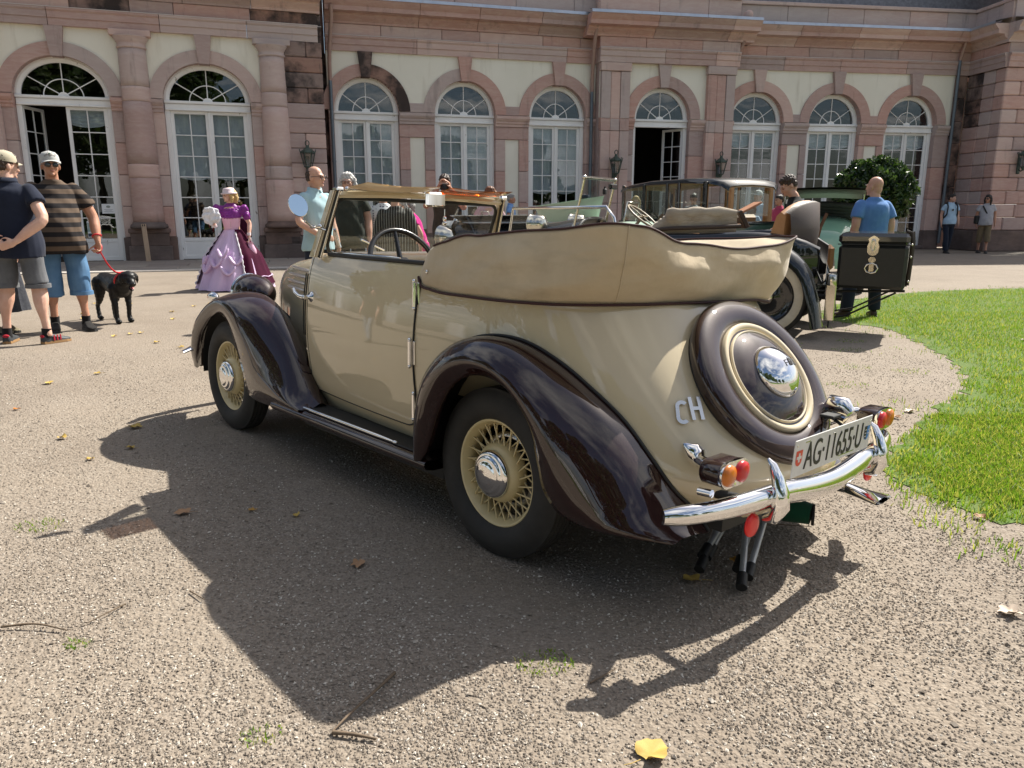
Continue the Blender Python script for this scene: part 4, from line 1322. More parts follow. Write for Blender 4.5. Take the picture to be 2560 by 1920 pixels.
# -------- windscreen
def ws(y, z):   # leaning plane
    return (1.43 - (z - 1.085) * .42, y, z)
wsb = link('windscreen', None, car)
for s_ in (1, -1):
    q = MB()
    a, b = np.array(ws(.585 * s_, 1.07)), np.array(ws(.545 * s_, 1.395))
    wd = [(.030, .012), (.030, -.016), (-.012, -.022), (-.020, .0), (-.006, .014)]
    rows = [[p + np.array([dx * k, s_ * dy, 0]) for dx, dy in wd] for p, k in ((a, 1.35), ((a + b) / 2, 1.0), (b, .8))]
    q.grid(rows, smooth=False, wv=True); q.add(rows[-1], [[0, 1, 2, 3, 4]]); q.build('pillar', M_cream, wsb)
    q = MB(); q.tube([a + np.array([-.028, -s_ * .008, 0]), b + np.array([-.022, -s_ * .008, 0])], .011, 6); q.build('pillar_seal', M_blackrub, wsb)
    q = MB(); q.tube([a + np.array([-.042, -s_ * .008, 0]), b + np.array([-.034, -s_ * .008, 0])], .0055, 6); q.tube([a + np.array([-.012, s_ * .012, 0]), b + np.array([-.012, s_ * .010, 0])], .004, 6); q.build('pillar_trim', M_nickel, wsb)
    q = MB(); q.box(b + np.array([-.015, -s_ * .01, .006]), (.05, .04, .02), .006); q.build('corner_cap', M_chrome, wsb)
yv = np.linspace(-.545, .545, 13)
q = MB()
rows = [[np.array(ws(y, 1.382 + .014 * math.cos(y / .545 * PI / 2))) + np.array(d) for d in ((.022, 0, -.012), (.018, 0, .010), (-.018, 0, .012), (-.026, 0, -.008), (-.01, 0, -.022))] for y in yv]
q.grid(rows, smooth=False, wv=True); q.build('header', M_cream, wsb)
# inner frame with rounded corners and glass
def rrect(y0, y1, z0, z1, r, n=6):
    o = []
    for cy, cz, a0 in ((y1 - r, z1 - r, 0), (y0 + r, z1 - r, 90), (y0 + r, z0 + r, 180), (y1 - r, z0 + r, 270)):
        for k in range(n + 1):
            a = R(a0 + 90 * k / n); o.append((cy + r * math.cos(a), cz + r * math.sin(a)))
    return o
rp = [ws(y * (1 - .02 * (z - 1.08)), z) for y, z in rrect(-.53, .53, 1.085, 1.362, .055)]
q = MB(); q.tube(rp, .010, 6, closed=True); q.build('seal', M_blackrub, wsb)
q = MB(); q.add(rp, [list(range(len(rp)))]); q.build('glass', M_clear, wsb)
for y0, y1, nm in ((.49, .03, 'sun_visor'), (-.05, -.50, 'sun_visor')):
    q = MB()
    rw = [[(1.275 - .145 * w_, lerp(y0, y1, u) * (1 - .05 * w_), 1.408 + .022 * w_ - .01 * math.sin(PI * u)) for w_ in (0, .5, 1)] for u in np.linspace(0, 1, 9)]
    q.grid(rw, smooth=True); q.grid(np.array(rw) + np.array([0, 0, .004]), smooth=True)
    v_ = q.build(nm, M_amber_glare if y0 > 0 else M_amber, wsb)
    q = MB(); q.tube([(1.278, y0, 1.405), (1.278, y1, 1.405)], .006, 8)
    for y in (y0, y1): q.ell((1.278, y, 1.405), (.012, .012, .012), 8, 6)
    q.build('visor_rod', M_chrome, v_)
# interior mirror with a little hanging charm
q = MB(); q.box((1.22, -.0, 1.372), (.028, .125, .075), .010); rv = q.build('interior_mirror', M_chrome, wsb)
q = MB(); q.box((1.2035, -.0, 1.372), (.004, .110, .060), .002); q.build('mirror_glass', M_mirror, rv)
q = MB(); q.tube([(1.2, -.05, 1.325), (1.2, -.05, 1.29)], .0025, 5); q.ell((1.2, -.05, 1.275), (.012, .01, .016), 8, 6); q.ell((1.2, -.05, 1.253), (.014, .012, .012), 8, 6); q.build('hanging_charm', M_chrome, rv)
# outside mirror on a jointed arm
q = MB(); q.tube([(1.345, .575, 1.205), (1.36, .61, 1.215), (1.355, .65, 1.225), (1.335, .69, 1.245)], .006, 8)
q.box((1.36, .622, 1.218), (.05, .035, .014), .004); q.ell((1.352, .60, 1.222), (.012, .012, .014), 8, 6)
om = q.build('side_mirror', M_chrome, car)
MM = Matrix.Translation((1.345, .718, 1.318)) @ RZ(R(-17)) @ RY(R(-84)) @ RZ(R(28))
q = MB(); q.lathe([(0, -.028), (.05, -.02), (.078, -.006), (.082, .002), (.078, .006)], 30, 0, True, MM @ SC(.68, .54, 1)); q.build('mirror_shell', M_chrome, om)
q = MB(); q.add([(.078 * math.cos(t), .078 * math.sin(t), .0065) for t in np.linspace(0, 2 * PI, 33)[:-1]], [list(range(32))], 0, False, MM @ SC(.68, .54, 1)); q.build('mirror_glass', M_mirror, om)
# right-hand door glass, wound up in a bright frame
rp = [(1.26, -.555, 1.09), (1.20, -.545, 1.345), (.52, -.56, 1.352), (.475, -.57, 1.30), (.43, -.59, 1.09)]
q = MB(); q.tube(rp, .009, 8); fw_ = q.build('side_window', M_chrome, car)
q = MB(); q.add(rp, [[0, 1, 2, 3, 4]]); q.build('glass', M_clear, fw_)
# steering wheel and dash
SWM = Matrix.Translation((1.03, .325, 1.045)) @ RY(R(-62))
q = MB(); q.tube([(.19 * math.cos(t), .19 * math.sin(t), 0) for t in np.linspace(0, 2 * PI, 37)[:-1]], .0135, 8, closed=True, M=SWM)
for a in (0, 2 * PI / 3, 4 * PI / 3): q.tube([(0, 0, -.03), (.185 * math.cos(a), .185 * math.sin(a), 0)], [.016, .010], 6, M=SWM)
q.tube([(0, 0, .01), (0, 0, -.05), (0, 0, -.5)], [.04, .03, .018], 10, M=SWM); q.build('steering_wheel', plain('black_bakelite', (.012, .012, .013), .25), car)
q = MB(); q.tube([(1.33, y, 1.06) for y in np.linspace(-.53, .53, 9)], .035, 10, flat=1.2); q.build('dashboard', M_cream, car)
q = MB(); q.tube([(1.40, .2, 1.105), (1.38, .35, 1.16)], .005, 6); q.build('wiper', M_chrome, car)
q = MB(); q.tube([(1.37, .48, 1.12), (1.375, .50, 1.19), (1.37, .51, 1.21)], .007, 6); q.build('screen_latch', M_chrome, car)
# -------- spare wheel cover on the sloping tail
_c, _s = math.cos(R(37)), math.sin(R(37))
SPM = Matrix.Translation((-.737, .018, .724)) @ RZ(R(-3.5)) @ Matrix(((0, _s, -_c, 0), (-1, 0, 0, 0), (0, _c, _s, 0), (0, 0, 0, 1))) @ SC(.965, .965, 1)
sp = link('spare_wheel_cover', None, car, SPM)
q = MB(); q.lathe([(.285, -.13), (.315, -.055), (.332, -.02), (.338, .0), (.335, .016), (.324, .028), (.303, .036), (.278, .039), (.252, .036), (.232, .030), (.227, .024)], 72); q.build('cover_ring', M_maroon, sp)
q = MB(); q.lathe([(.226, .024), (.224, .036), (.219, .041), (.208, .040), (.200, .034), (.198, .030)], 72); q.lathe([(.192, .030), (.190, .038), (.186, .040), (.183, .036)], 72); q.build('cream_band', M_cream, sp)
q = MB(); q.lathe([(.199, .031), (.191, .031)], 72); q.lathe([(.184, .036), (.165, .046), (.14, .058), (.104, .062)], 72); q.build('cover_centre', M_maroon, sp)
q = MB(); q.lathe([(.105, .060), (.106, .068), (.100, .078), (.085, .095), (.06, .110), (.03, .118), (0, .120)], 48); hc = q.build('spare_hubcap', M_chrome, sp)
link('lettering', text_mesh('FIAT', .042, plain('engraved_grey', (.18, .18, .19), .4, .6), .0015), hc, Matrix.Translation((.034, .008, .1165)) @ RY(R(18)) @ RX(R(-5)))
q = MB(); q.tube([(.322 * math.cos(t), .322 * math.sin(t), -.035) for t in np.linspace(0, 2 * PI, 73)[:-1]], .005, 6, closed=True); q.build('seal', M_blackrub, sp)
# country letters
def surf_frame(y, z):
    """point and frame on the tail surface (left side) at given y,z"""
    L = XS - bX(z); w = bW(z)
    X = XS - L * max(0, 1 - (abs(y) / w)**NEX)**(1 / NEX)
    return X
def on_tail(y, z, roll=0.0):
    e = .01
    p = np.array([surf_frame(y, z), y, z]); py = np.array([surf_frame(y + e, z), y + e, z]); pz = np.array([surf_frame(y, z + e), y, z + e])
    ty = nrm(p - py); tz = pz - p        # text x runs towards -y (right when seen from behind)
    n = nrm(np.cross(ty, tz)); tz = nrm(np.cross(n, ty))
    if n[0] > 0: n = -n
    A = Matrix(((ty[0], tz[0], n[0], p[0] + n[0] * .008), (ty[1], tz[1], n[1], p[1] + n[1] * .008), (ty[2], tz[2], n[2], p[2] + n[2] * .008), (0, 0, 0, 1)))
    return A
def block_letter(ch, h, mat, d=.004):
    """narrow sans letters in one stroke width"""
    w, s = h * .55, h * .155
    q = MB()
    if ch == 'H':
        for x in (-w / 2 + s / 2, w / 2 - s / 2): q.box((x, 0, 0), (s, h, d))
        q.box((0, 0, 0), (w - 2 * s + .001, s * .95, d * .98))
    else:
        a = np.linspace(R(38), R(322), 25)
        ro, ri = w / 2, w / 2 - s
        pts = lambda r_, k: [(r_ * math.cos(t), (r_ * math.sin(t)) + (h / 2 - w / 2) * (1 if math.sin(t) > 0 else -1)) for t in a]
        o_, i_ = pts(ro, 0), pts(ri, 0)
        rows = [[(o[0], o[1], d / 2), (i[0], i[1], d / 2), (i[0], i[1], -d / 2), (o[0], o[1], -d / 2)] for o, i in zip(o_, i_)]
        q.grid(rows, smooth=False, wv=True); q.add(rows[0], [[0, 1, 2, 3]]); q.add(rows[-1], [[3, 2, 1, 0]])
    return q.mesh('letter', mat)
for ch, y, z in (('C', .418, .650), ('H', .372, .660)):
    link('letter', block_letter(ch, .082, M_alu), car, on_tail(y, z))
# -------- rear bumper, overriders
bp = [(-.865, .755, .425), (-.905, .70, .43), (-.955, .57, .434), (-.985, .42, .438), (-.998, .30, .436), (-1.006, .15, .42), (-1.01, 0, .412), (-1.006, -.15, .42), (-.998, -.30, .436), (-.985, -.42, .438), (-.955, -.57, .434), (-.905, -.70, .43), (-.865, -.755, .425)]
B = cr(np.array(bp), 49)
q = MB(); rows = []
for i, p in enumerate(B):
    d = nrm(B[min(i + 1, 48)] - B[max(i - 1, 0)]); o = nrm(np.cross(d, (0, 0, 1)))
    if o[0] > 0 and abs(p[1]) < .7: o = -o
    k = [.74, .93, .99][min(i, 48 - i)] if min(i, 48 - i) < 3 else 1.0
    hh, dd = (.031 + .012 * math.sin(PI * i / 48)**2) * k, (.026 + .006 * math.sin(PI * i / 48)) * k
    o = nrm(np.array([-1 + .0 * p[1], p[1] * .9, 0]))
    rows.append([p + o * dd * math.cos(a) + np.array([0, 0, hh * math.sin(a)]) for a in np.linspace(0, 2 * PI, 17)[:-1]])
q.grid(rows, wv=True); q.add(rows[0], [list(range(16))]); q.add(rows[-1], [list(range(16))[::-1]])
bump = q.build('rear_bumper', M_chrome, car)
for s_ in (1, -1):
    q = MB()
    pr = [(-.98, .36, .014), (-1.012, .372, .026), (-1.03, .41, .033), (-1.028, .455, .030), (-1.012, .50, .024), (-.992, .54, .016), (-.975, .556, .006)]
    q.tube([(x, s_ * .375, z) for x, z, r_ in pr], [r_ for x, z, r_ in pr], 12, flat=.8); q.build('overrider', M_chrome, bump)
    q = MB(); q.tube([(-.78, s_ * .40, .40), (-.97, s_ * .40, .42)], .016, 8); q.build('bracket', M_blackrub, bump)
    q = MB(); q.tube([(-.88, s_ * .60, .475), (-.925, s_ * .60, .478)], .013, 8); q.build('bumper_bolt', M_chrome, bump)
    q = MB(); q.lathe([(.037, 0), (.039, .004), (.036, .010), (.02, .0125), (0, .013)], 24, 0, True, Matrix.Translation((-.965, s_ * .43, .35)) @ RY(R(-90))); q.build('reflector', M_redrefl, bump)
    # tail lamp on a bright stalk
    LX, LY, LZ = -.935, s_ * .545, .54
    tl = link('tail_lamp', None, car)
    q = MB(); fx = surf_frame(.43, .515) + .0
    foot = np.array([fx, s_ * .43, .515])
    q.tube([foot + np.array([.045, s_ * .035, .05]), foot + np.array([.015, s_ * .022, .028]), foot + np.array([-.02, s_ * .016, .008]), (LX + .085, LY, LZ + .01), (LX + .04, LY, LZ)], [.006, .030, .032, .018, .02], 12); q.build('stalk', M_chrome, tl)
    def pill(w, h, x0, x1, mat, nm, par):
        o = []
        for cy, a0 in ((w / 2 - h / 2, -90), (-(w / 2 - h / 2), 90)):
            for k in range(13):
                a = R(a0 + 180 * k / 12); o.append((cy + h / 2 * math.cos(a), h / 2 * math.sin(a)))
        qq = MB(); rws = [[(x, LY + y * sc, LZ + z * sc) for y, z in o] for x, sc in ((x0, .86), (x0 - (x0 - x1) * .12, 1.0), (x1, 1.0))]
        qq.grid(rws, wv=True); qq.add(rws[0], [list(range(26))]); qq.add(rws[-1], [list(range(26))[::-1]])
        return qq.build(nm, mat, par)
    pill(.148, .078, LX + .055, LX - .02, M_maroon, 'lamp_housing', tl)
    pill(.152, .082, LX - .016, LX - .030, M_chrome, 'lamp_bezel', tl)
    for dy, mt, nm in ((s_ * .036, M_orglens, 'orange_lens'), (-s_ * .036, M_redlens, 'red_lens')):
        q = MB(); q.lathe([(.0335, 0), (.032, .007), (.018, .012), (0, .013)], 22, 0, True, Matrix.Translation((LX - .030, LY + dy, LZ)) @ RY(R(-90))); q.build(nm, mt, tl)
# number plate
PM = Matrix.Translation((-1.015, .008, .545)) @ Matrix(((0, 0, -1, 0), (-1, 0, 0, 0), (0, 1, 0, 0), (0, 0, 0, 1)))
q = MB(); q.box((0, 0, 0), (.57, .124, .004), .0015); pl = q.build('number_plate', M_plate, car, PM @ RX(R(3)))
tm = text_mesh('AG·11655·U', .098, M_ink, .001, spacing=.98)
bb = [v.co.x for v in tm.vertices]; by = [v.co.y for v in tm.vertices]
cx_, wx_ = (max(bb) + min(bb)) / 2, max(bb) - min(bb); cy_, hy_ = (max(by) + min(by)) / 2, max(by) - min(by)
sx_, sy_ = .425 / wx_, .090 / hy_
link('lettering', tm, pl, Matrix.Translation((-cx_ * sx_ + .0, -cy_ * sy_, .003)) @ SC(sx_, sy_, 1))
def shield(x, mats, kind):
    w, h = .042, .052
    o = [(-w / 2, h / 2), (w / 2, h / 2), (w / 2, -h * .08)] + [(w / 2 * math.cos(a), -h * .08 - h * .42 * math.sin(a)) for a in np.linspace(0, PI, 13)][1:-1] + [(-w / 2, -h * .08)]
    q = MB(); q.add([(x + a, b, .0028) for a, b in o[::-1]], [list(range(len(o)))], 0)
    if kind == 'cross':
        q.box((x, .002, .0032), (.030, .0095, .0008), 0, 1); q.box((x, .002, .0034), (.0095, .030, .0008), 0, 1)
    else:
        q.add([(x - w / 2, h / 2, .0031), (x, h / 2, .0031), (x, -h * .49, .0031), (x - w * .35, -h * .35, .0031), (x - w / 2, -h * .1, .0031)], [[4, 3, 2, 1, 0]], 1)
        for k in range(3): q.box((x - w * .25, .012 - .012 * k, .0036), (.014, .003, .0006), 0, 2)
        for a, b in ((.25, .2), (.15, -.05), (.32, -.05)): q.ell((x + w * a, h * b, .0034), (.003, .003, .0006), 6, 4, 2)
    q.build('shield', mats, pl)
shield(-.252, [plain('shield_red', (.65, .06, .03), .4), M_plate], 'cross')
shield(.252, [plain('shield_blue', (.05, .22, .60), .4), M_ink, M_plate], 'two')
q = MB()
for x in (-.27, -.02, .27):
    for y in (.043,): q.ell((x, y, .003), (.004, .004, .0015), 8, 4)
q.box((-.205, .0475, .003), (.03, .004, .001)); q.box((.1, -.047, .003), (.12, .003, .001)); q.build('plate_screws', M_nickel, pl)
q = MB(); q.tube([(-.86, -.215, .60), (-.90, -.215, .635), (-.94, -.215, .632), (-.965, -.215, .61)], [.012, .034, .034, .02], 14); q.tube([(-.88, -.215, .60), (-.95, -.215, .585)], .018, 8); q.build('plate_lamp', M_chrome, car)
q = MB(); q.box((-.93, -.135, .608), (.05, .07, .012), .003); q.tube([(-.90, -.16, .61), (-.97, -.16, .57)], .006, 6); q.build('plate_bracket', M_blackrub, car)
q = MB(); q.lathe([(.045, -.02), (.052, 0), (.045, .012), (.03, .018), (0, .02)], 22, 0, True, Matrix.Translation((surf_frame(.40, .72) - .005, -.40, .72)) @ RZ(R(-35)) @ RY(R(-62))); q.build('fuel_cap', M_chrome, car)
# exhaust fishtail
q = MB(); q.tube([(-.5, -.42, .27), (-.82, -.42, .262), (-.92, -.42, .262)], .022, 10)
rows = [[(x, -.42 + w_ * math.cos(a), .262 + h_ * math.sin(a) + dz) for a in np.linspace(0, 2 * PI, 15)[:-1]] for x, w_, h_, dz in ((-.90, .024, .024, 0), (-.97, .05, .018, -.004), (-1.04, .075, .011, -.008))]
q.grid(rows, wv=True); q.build('exhaust', M_chrome, car)
# underside: chassis so that the shadow is whole
q = MB(); q.box((.9, 0, .30), (3.3, .9, .12)); q.tube([(-.03, -.55, .33), (-.03, .55, .33)], .045, 8); q.tube([(2.365, -.55, .33), (2.365, .55, .33)], .03, 8); q.box((-.60, 0, .33), (.5, .8, .1)); q.build('chassis', M_blackrub, car)
# ================================================================ black vintage tourer behind
M_whitewall = mk('whitewall', (.62, .56, .44), .7, col2=(.52, .46, .35), vs=12)
M_tan = mk('tan_leather', (.46, .23, .10), .5, col2=(.38, .18, .075), vs=10, bump=.2, bs=60)
TA = 152.0
tour = thing('vintage_tourer', 'black open vintage tourer with raised nickel windscreen and whitewall tyres', 'car', (0, 0, 0), R(TA))
_t = R(TA); _w = Vector((2.656, 8.043, 0)); tour.location = _w - Vector((-math.sin(_t), math.cos(_t), 0)) * .72

def big_wheel(parent, x, y, sgn, r=.42, w=.065, white=True):
    wl_ = link('wheel', None, parent, Matrix.Translation((x, y, r)) @ RX(-sgn * PI / 2))
    q = MB(); q.lathe([(r * .66, w * .6), (r * .70, w * .95), (r * .82, w), (r * .92, w * .9), (r * .985, w * .65), (r, w * .3), (r, -w * .3), (r * .985, -w * .65), (r * .9, -w), (r * .66, -w * .6)], 44); q.build('tyre', M_rubber, wl_)
    if white:
        q = MB(); q.lathe([(r * .68, w * .85), (r * .71, w * 1.02), (r * .80, w * 1.06), (r * .875, w * 1.01), (r * .89, w * .96)], 44); q.build('whitewall', M_whitewall, wl_)
    q = MB(); q.lathe([(0, w * .5), (r * .2, w * .5), (r * .22, w * .2), (r * .62, w * .05), (r * .66, w * .55), (r * .685, w * .85), (r * .67, w * .2), (r * .6, -w * .3)], 40); q.build('wheel_disc', M_black, wl_)
    q = MB(); q.lathe([(r * .2, w * .5), (r * .19, w * 1.1), (r * .12, w * 1.35), (0, w * 1.4)], 24); q.build('hubcap', M_nickel, wl_)
for x, s_ in ((0, 1), (0, -1), (3.55, 1), (3.55, -1)): big_wheel(tour, x, .72 * s_, s_)
def loft_body(rows, name, mat, parent, flip=False, wv=False):
    q = MB(); q.grid(rows, flip=flip, wv=wv); return q.build(name, mat, parent)
# tub: sections along x
def tub(X):
    w = crt([-.45, -.3, 0, .8, 1.6, 2.3], np.array([.40, .54, .60, .64, .63, .58]), [X])[0]
    zt = crt([-.45, -.3, 0, .8, 1.6, 2.3], np.array([.92, 1.0, 1.06, 1.05, 1.05, 1.10]), [X])[0]
    return float(w), float(zt)
rows = []
for X in np.linspace(-.45, 2.3, 24):
    w, zt = tub(X)
    rows.append([(X, w * .80, .48), (X, w * .95, .60), (X, w, .80), (X, w * .985, zt - .04), (X, w * .95, zt), (X, w * .9, zt - .02), (X, w * .86, .6), (X, -w * .86, .6), (X, -w * .9, zt - .02), (X, -w * .95, zt), (X, -w * .985, zt - .04), (X, -w, .8), (X, -w * .95, .6), (X, -w * .8, .48)])
loft_body(rows, 'body', M_black, tour)
q = MB(); q.add(rows[0], [list(range(14))]); q.build('tail_panel', M_black, tour)
# scuttle and bonnet
def arch_sec(X, w, zt, zb, n=17, p=.6): return [(X, w * np.sign(math.cos(t)) * abs(math.cos(t))**p, zb + (zt - zb) * abs(math.sin(t))**p) for t in np.linspace(0, PI, n)]
rows = [arch_sec(X, w, z, .6) for X, w, z in ((2.25, .58, 1.20), (2.4, .575, 1.20), (2.6, .53, 1.17), (2.8, .45, 1.15))]
sc_ = loft_body(rows, 'scuttle', M_black, tour, True)
q = MB(); q.tube([p for p in rows[0]], .022, 8); q.build('scuttle_rim', M_black, sc_)
q = MB(); q.add([np.array(p) * np.array([1, .93, .98]) + np.array([.06, 0, .02]) for p in rows[0]], [list(range(17))]); q.build('dashboard', plain('dash_wood', (.035, .018, .012), .35), sc_)
for k in range(7):
    q = MB(); y = -.40 + .135 * k; q.lathe([(.032 if k % 2 else .048, 0), (.034 if k % 2 else .05, .01), (.02, .014), (0, .014)], 16, 0, True, Matrix.Translation((2.30, y, 1.0 + .04 * (k % 2))) @ RY(R(-90))); q.build('instrument', M_nickel, sc_)
rows = [arch_sec(X, w, z, .62, 17, .45) for X, w, z in ((2.8, .45, 1.14), (3.2, .40, 1.135), (3.7, .34, 1.13), (4.18, .28, 1.125))]
bn_ = loft_body(rows, 'bonnet', M_black, tour, True)
q = MB(); q.tube([(2.8, 0, 1.145), (4.18, 0, 1.13)], .008, 6); q.build('bonnet_hinge', M_nickel, bn_)
# one bonnet side lifted
q = MB(); q.add([(2.95, .06, 1.15), (4.1, .06, 1.14), (4.1, .38, 1.22), (2.95, .44, 1.23)], [[0, 1, 2, 3]]); q.add([(2.95, .06, 1.162), (4.1, .06, 1.152), (4.1, .38, 1.232), (2.95, .44, 1.242)], [[3, 2, 1, 0]])
lb = q.build('lifted_bonnet_panel', M_black, tour)
q = MB(); q.tube([(2.95, .44, 1.236), (4.1, .38, 1.226)], .008, 6); q.tube([(3.6, .41, 1.24), (3.6, .43, 1.28), (3.5, .43, 1.28), (3.5, .41, 1.24)], .008, 6); q.build('panel_handle', M_nickel, lb)
# radiator
q = MB()
sh = [(.29, .55), (.30, .95), (.27, 1.10), (.20, 1.16), (-.20, 1.16), (-.27, 1.10), (-.30, .95), (-.29, .55)]
q.grid([[(X, y * k, z) for y, z in sh] for X, k in ((4.16, .97), (4.20, 1.0), (4.30, 1.0), (4.33, .96))], smooth=False, wv=True); q.build('radiator_shell', M_nickel, tour)
q = MB(); q.box((4.31, 0, .84), (.02, .50, .54)); q.build('radiator_core', M_blackrub, tour)
q = MB(); q.tube([(4.26, 0, 1.16), (4.26, 0, 1.20), (4.25, 0, 1.24), (4.21, 0, 1.31)], [.035, .02, .018, .006], 10); q.build('mascot', M_nickel, tour)
for s_ in (1, -1):
    q = MB(); q.lathe([(0, -.11), (.06, -.105), (.10, -.08), (.115, 0), (.115, .08), (.125, .085), (.122, .1), (0, .115)], 24, 0, True, Matrix.Translation((2.72, .60 * s_, 1.13)) @ RY(PI / 2)); q.build('scuttle_lamp', M_nickel, tour)
    q = MB(); q.tube([(2.72, .60 * s_, 1.02), (2.74, .52 * s_, .92)], .016, 8); q.build('lamp_bracket', M_nickel, tour)
    q = MB(); q.lathe([(0, -.16), (.1, -.12), (.15, 0), (.16, .05), (.165, .06), (0, .09)], 24, 0, True, Matrix.Translation((4.12, .48 * s_, .95)) @ RY(PI / 2)); q.build('headlamp', M_nickel, tour)
    # wings
    for nm, pts in (('front_wing', [(4.15, .62), (4.0, .86), (3.7, .985), (3.45, .97), (3.15, .80), (2.9, .58), (2.6, .42), (2.3, .38)]), ('rear_wing', [(.75, .40), (.55, .60), (.38, .82), (.12, .93), (-.15, .90), (-.36, .72), (-.47, .45), (-.54, .13)])):
        C_ = cr(np.array(pts), 30); rows = []
        for i, (x, z) in enumerate(C_):
            d = nrm(C_[min(i + 1, 29)] - C_[max(i - 1, 0)]); n_ = np.array([-d[1], d[0]]) * (-1 if True else 1)
            n_ = n_ if n_[1] > 0 or abs(n_[1]) > 2 else -n_
            rows.append([(x + n_[0] * h_, s_ * y, z + n_[1] * h_) for y, h_ in ((.52, -.03), (.58, .015), (.68, .035), (.78, .02), (.83, -.03), (.84, -.07))])
        loft_body(rows, nm, M_black, tour)
    q = MB(); q.box((1.5, s_ * .70, .40), (1.7, .26, .04), .01); q.build('running_board', M_black, tour)
# raised windscreen
wn_ = link('windscreen', None, tour)
bl, tl_ = np.array((2.30, .50, 1.08)), np.array((2.17, .50, 1.67))
for s_ in (1, -1):
    q = MB(); q.tube([bl * np.array([1, s_, 1]), tl_ * np.array([1, s_, 1])], .017, 8); q.ell(tl_ * np.array([1, s_, 1]), (.03, .03, .03), 8, 6); q.ell(bl * np.array([1, s_, 1]) + np.array([0, 0, .02]), (.025, .025, .04), 8, 6); q.build('post', M_nickel, wn_)
q = MB(); q.tube([(2.17, .5, 1.67), (2.17, -.5, 1.67)], .02, 8); q.build('top_rail', M_nickel, wn_)
q = MB(); q.add([(2.24, .48, 1.36), (2.24, -.48, 1.36), (2.172, -.48, 1.66), (2.172, .48, 1.66)], [[0, 1, 2, 3]]); q.build('glass', M_clear, wn_)
q = MB(); q.box((2.13, -.33, 1.585), (.05, .22, .07), .015); q.build('driving_mirror', M_black, wn_)
q = MB(); q.tube([(2.13, -.05, 1.50), (2.13, -.05, 1.58)], .012, 8); q.box((2.13, -.05, 1.52), (.04, .06, .07), .01); q.build('wiper_motor', M_blackrub, wn_)
# steering wheel (right-hand drive)
SW2 = Matrix.Translation((1.72, -.30, 1.22)) @ RY(R(-38))
q = MB(); q.tube([(.22 * math.cos(t), .22 * math.sin(t), 0) for t in np.linspace(0, 2 * PI, 33)[:-1]], .014, 8, closed=True, M=SW2)
for a in range(4): q.tube([(0, 0, 0), (.21 * math.cos(a * PI / 2), .21 * math.sin(a * PI / 2), 0)], .008, 6, M=SW2)
q.tube([(0, 0, .02), (0, 0, -.7)], .02, 8, M=SW2); q.build('steering_wheel', mk('worn_wood_rim', (.30, .24, .15), .4), tour)
# folded canvas hood lying on the body sides
q = MB()
for k in range(6):
    z = 1.075 + .034 * k
    pts = [(1.40 - .05 * k, .50 - .02 * k, z - .01), (1.15, .52, z + .012), (.9, .5, z + .02 + .008 * (k % 2)), (.62, .46, z + .03), (.42, .40, z + .02)]
    q.tube(cr(np.array(pts), 14), [.012] + [.030 + .006 * math.sin(i * 1.7 + k) for i in range(12)] + [.018], 8, flat=1.9)
q.build('folded_hood', M_canvas2, tour)
q = MB(); q.tube([(1.45, .5, 1.07), (1.1, .58, 1.10), (.6, .56, 1.12), (.35, .5, 1.13)], .022, 8); q.build('hood_irons', M_leathd, tour)
# seat backs
def seatback(x, w, z0, z1, name):
    rows = []
    for t in np.linspace(-1, 1, 15):
        y = t * w; xo = x + .20 * (t * t)
        zt = z1 - .12 * abs(t)**4
        rows.append([(xo + .06, y, z0), (xo + .03, y, (z0 + z1) / 2), (xo - .02, y, zt - .04), (xo - .06, y, zt), (xo - .11, y, zt - .04), (xo - .09, y, z0 + .1), (xo + .0, y, z0)])
    q = MB(); q.grid(rows, wv=True)
    for r_, o_ in ((rows[0], 1), (rows[-1], -1)): q.add(r_, [list(range(7))[::o_]])
    return q.build(name, M_tan, tour)
seatback(-.20, .56, .72, 1.40, 'rear_seat_back')
q = MB(); rows = []
for t in np.linspace(-1, 1, 15):
    xo = -.33 + .20 * t * t; zt = 1.395 - .12 * abs(t)**4
    rows.append([(xo + .02, t * .60, zt), (xo - .03, t * .60, zt - .02), (xo - .05, t * .60, 1.1), (xo - .02, t * .60, .80)])
q.grid(rows); q.build('seat_shell', M_leathd, tour)
seatback(1.05, .50, .65, 1.12, 'front_seat_back')
# luggage rack, number plate lamp
q = MB()
for y in (.34, -.34):
    q.tube([(-.42, y, .46), (-1.28, y, .50)], .014, 6); q.tube([(-.55, y, .18), (-.75, y, .22), (-1.2, y, .48)], .011, 6)
for x in (-.65, -.95, -1.25): q.tube([(x, .36, .50), (x, -.36, .50)], .012, 6)
q.build('luggage_rack', M_blackrub, tour)
q = MB(); q.lathe([(.055, -.06), (.058, -.05), (.058, .05), (.05, .06), (0, .06)], 20, 0, True, Matrix.Translation((-.60, .46, .60))); q.build('tail_lamp', M_nickel, tour)
q = MB(); q.box((-.60, .47, .36), (.10, .03, .38), .008); q.build('number_plate', M_nickel, tour)
q = MB(); q.tube([(-.2, .35, .42), (-.7, .35, .40)], .03, 8); q.tube([(-.60, .46, .2), (-.60, .46, .1)], .008, 6); q.tube([(-.42, .40, .70), (-.5, .43, .55), (-.58, .46, .62)], .012, 6); q.build('rear_irons', M_blackrub, tour)
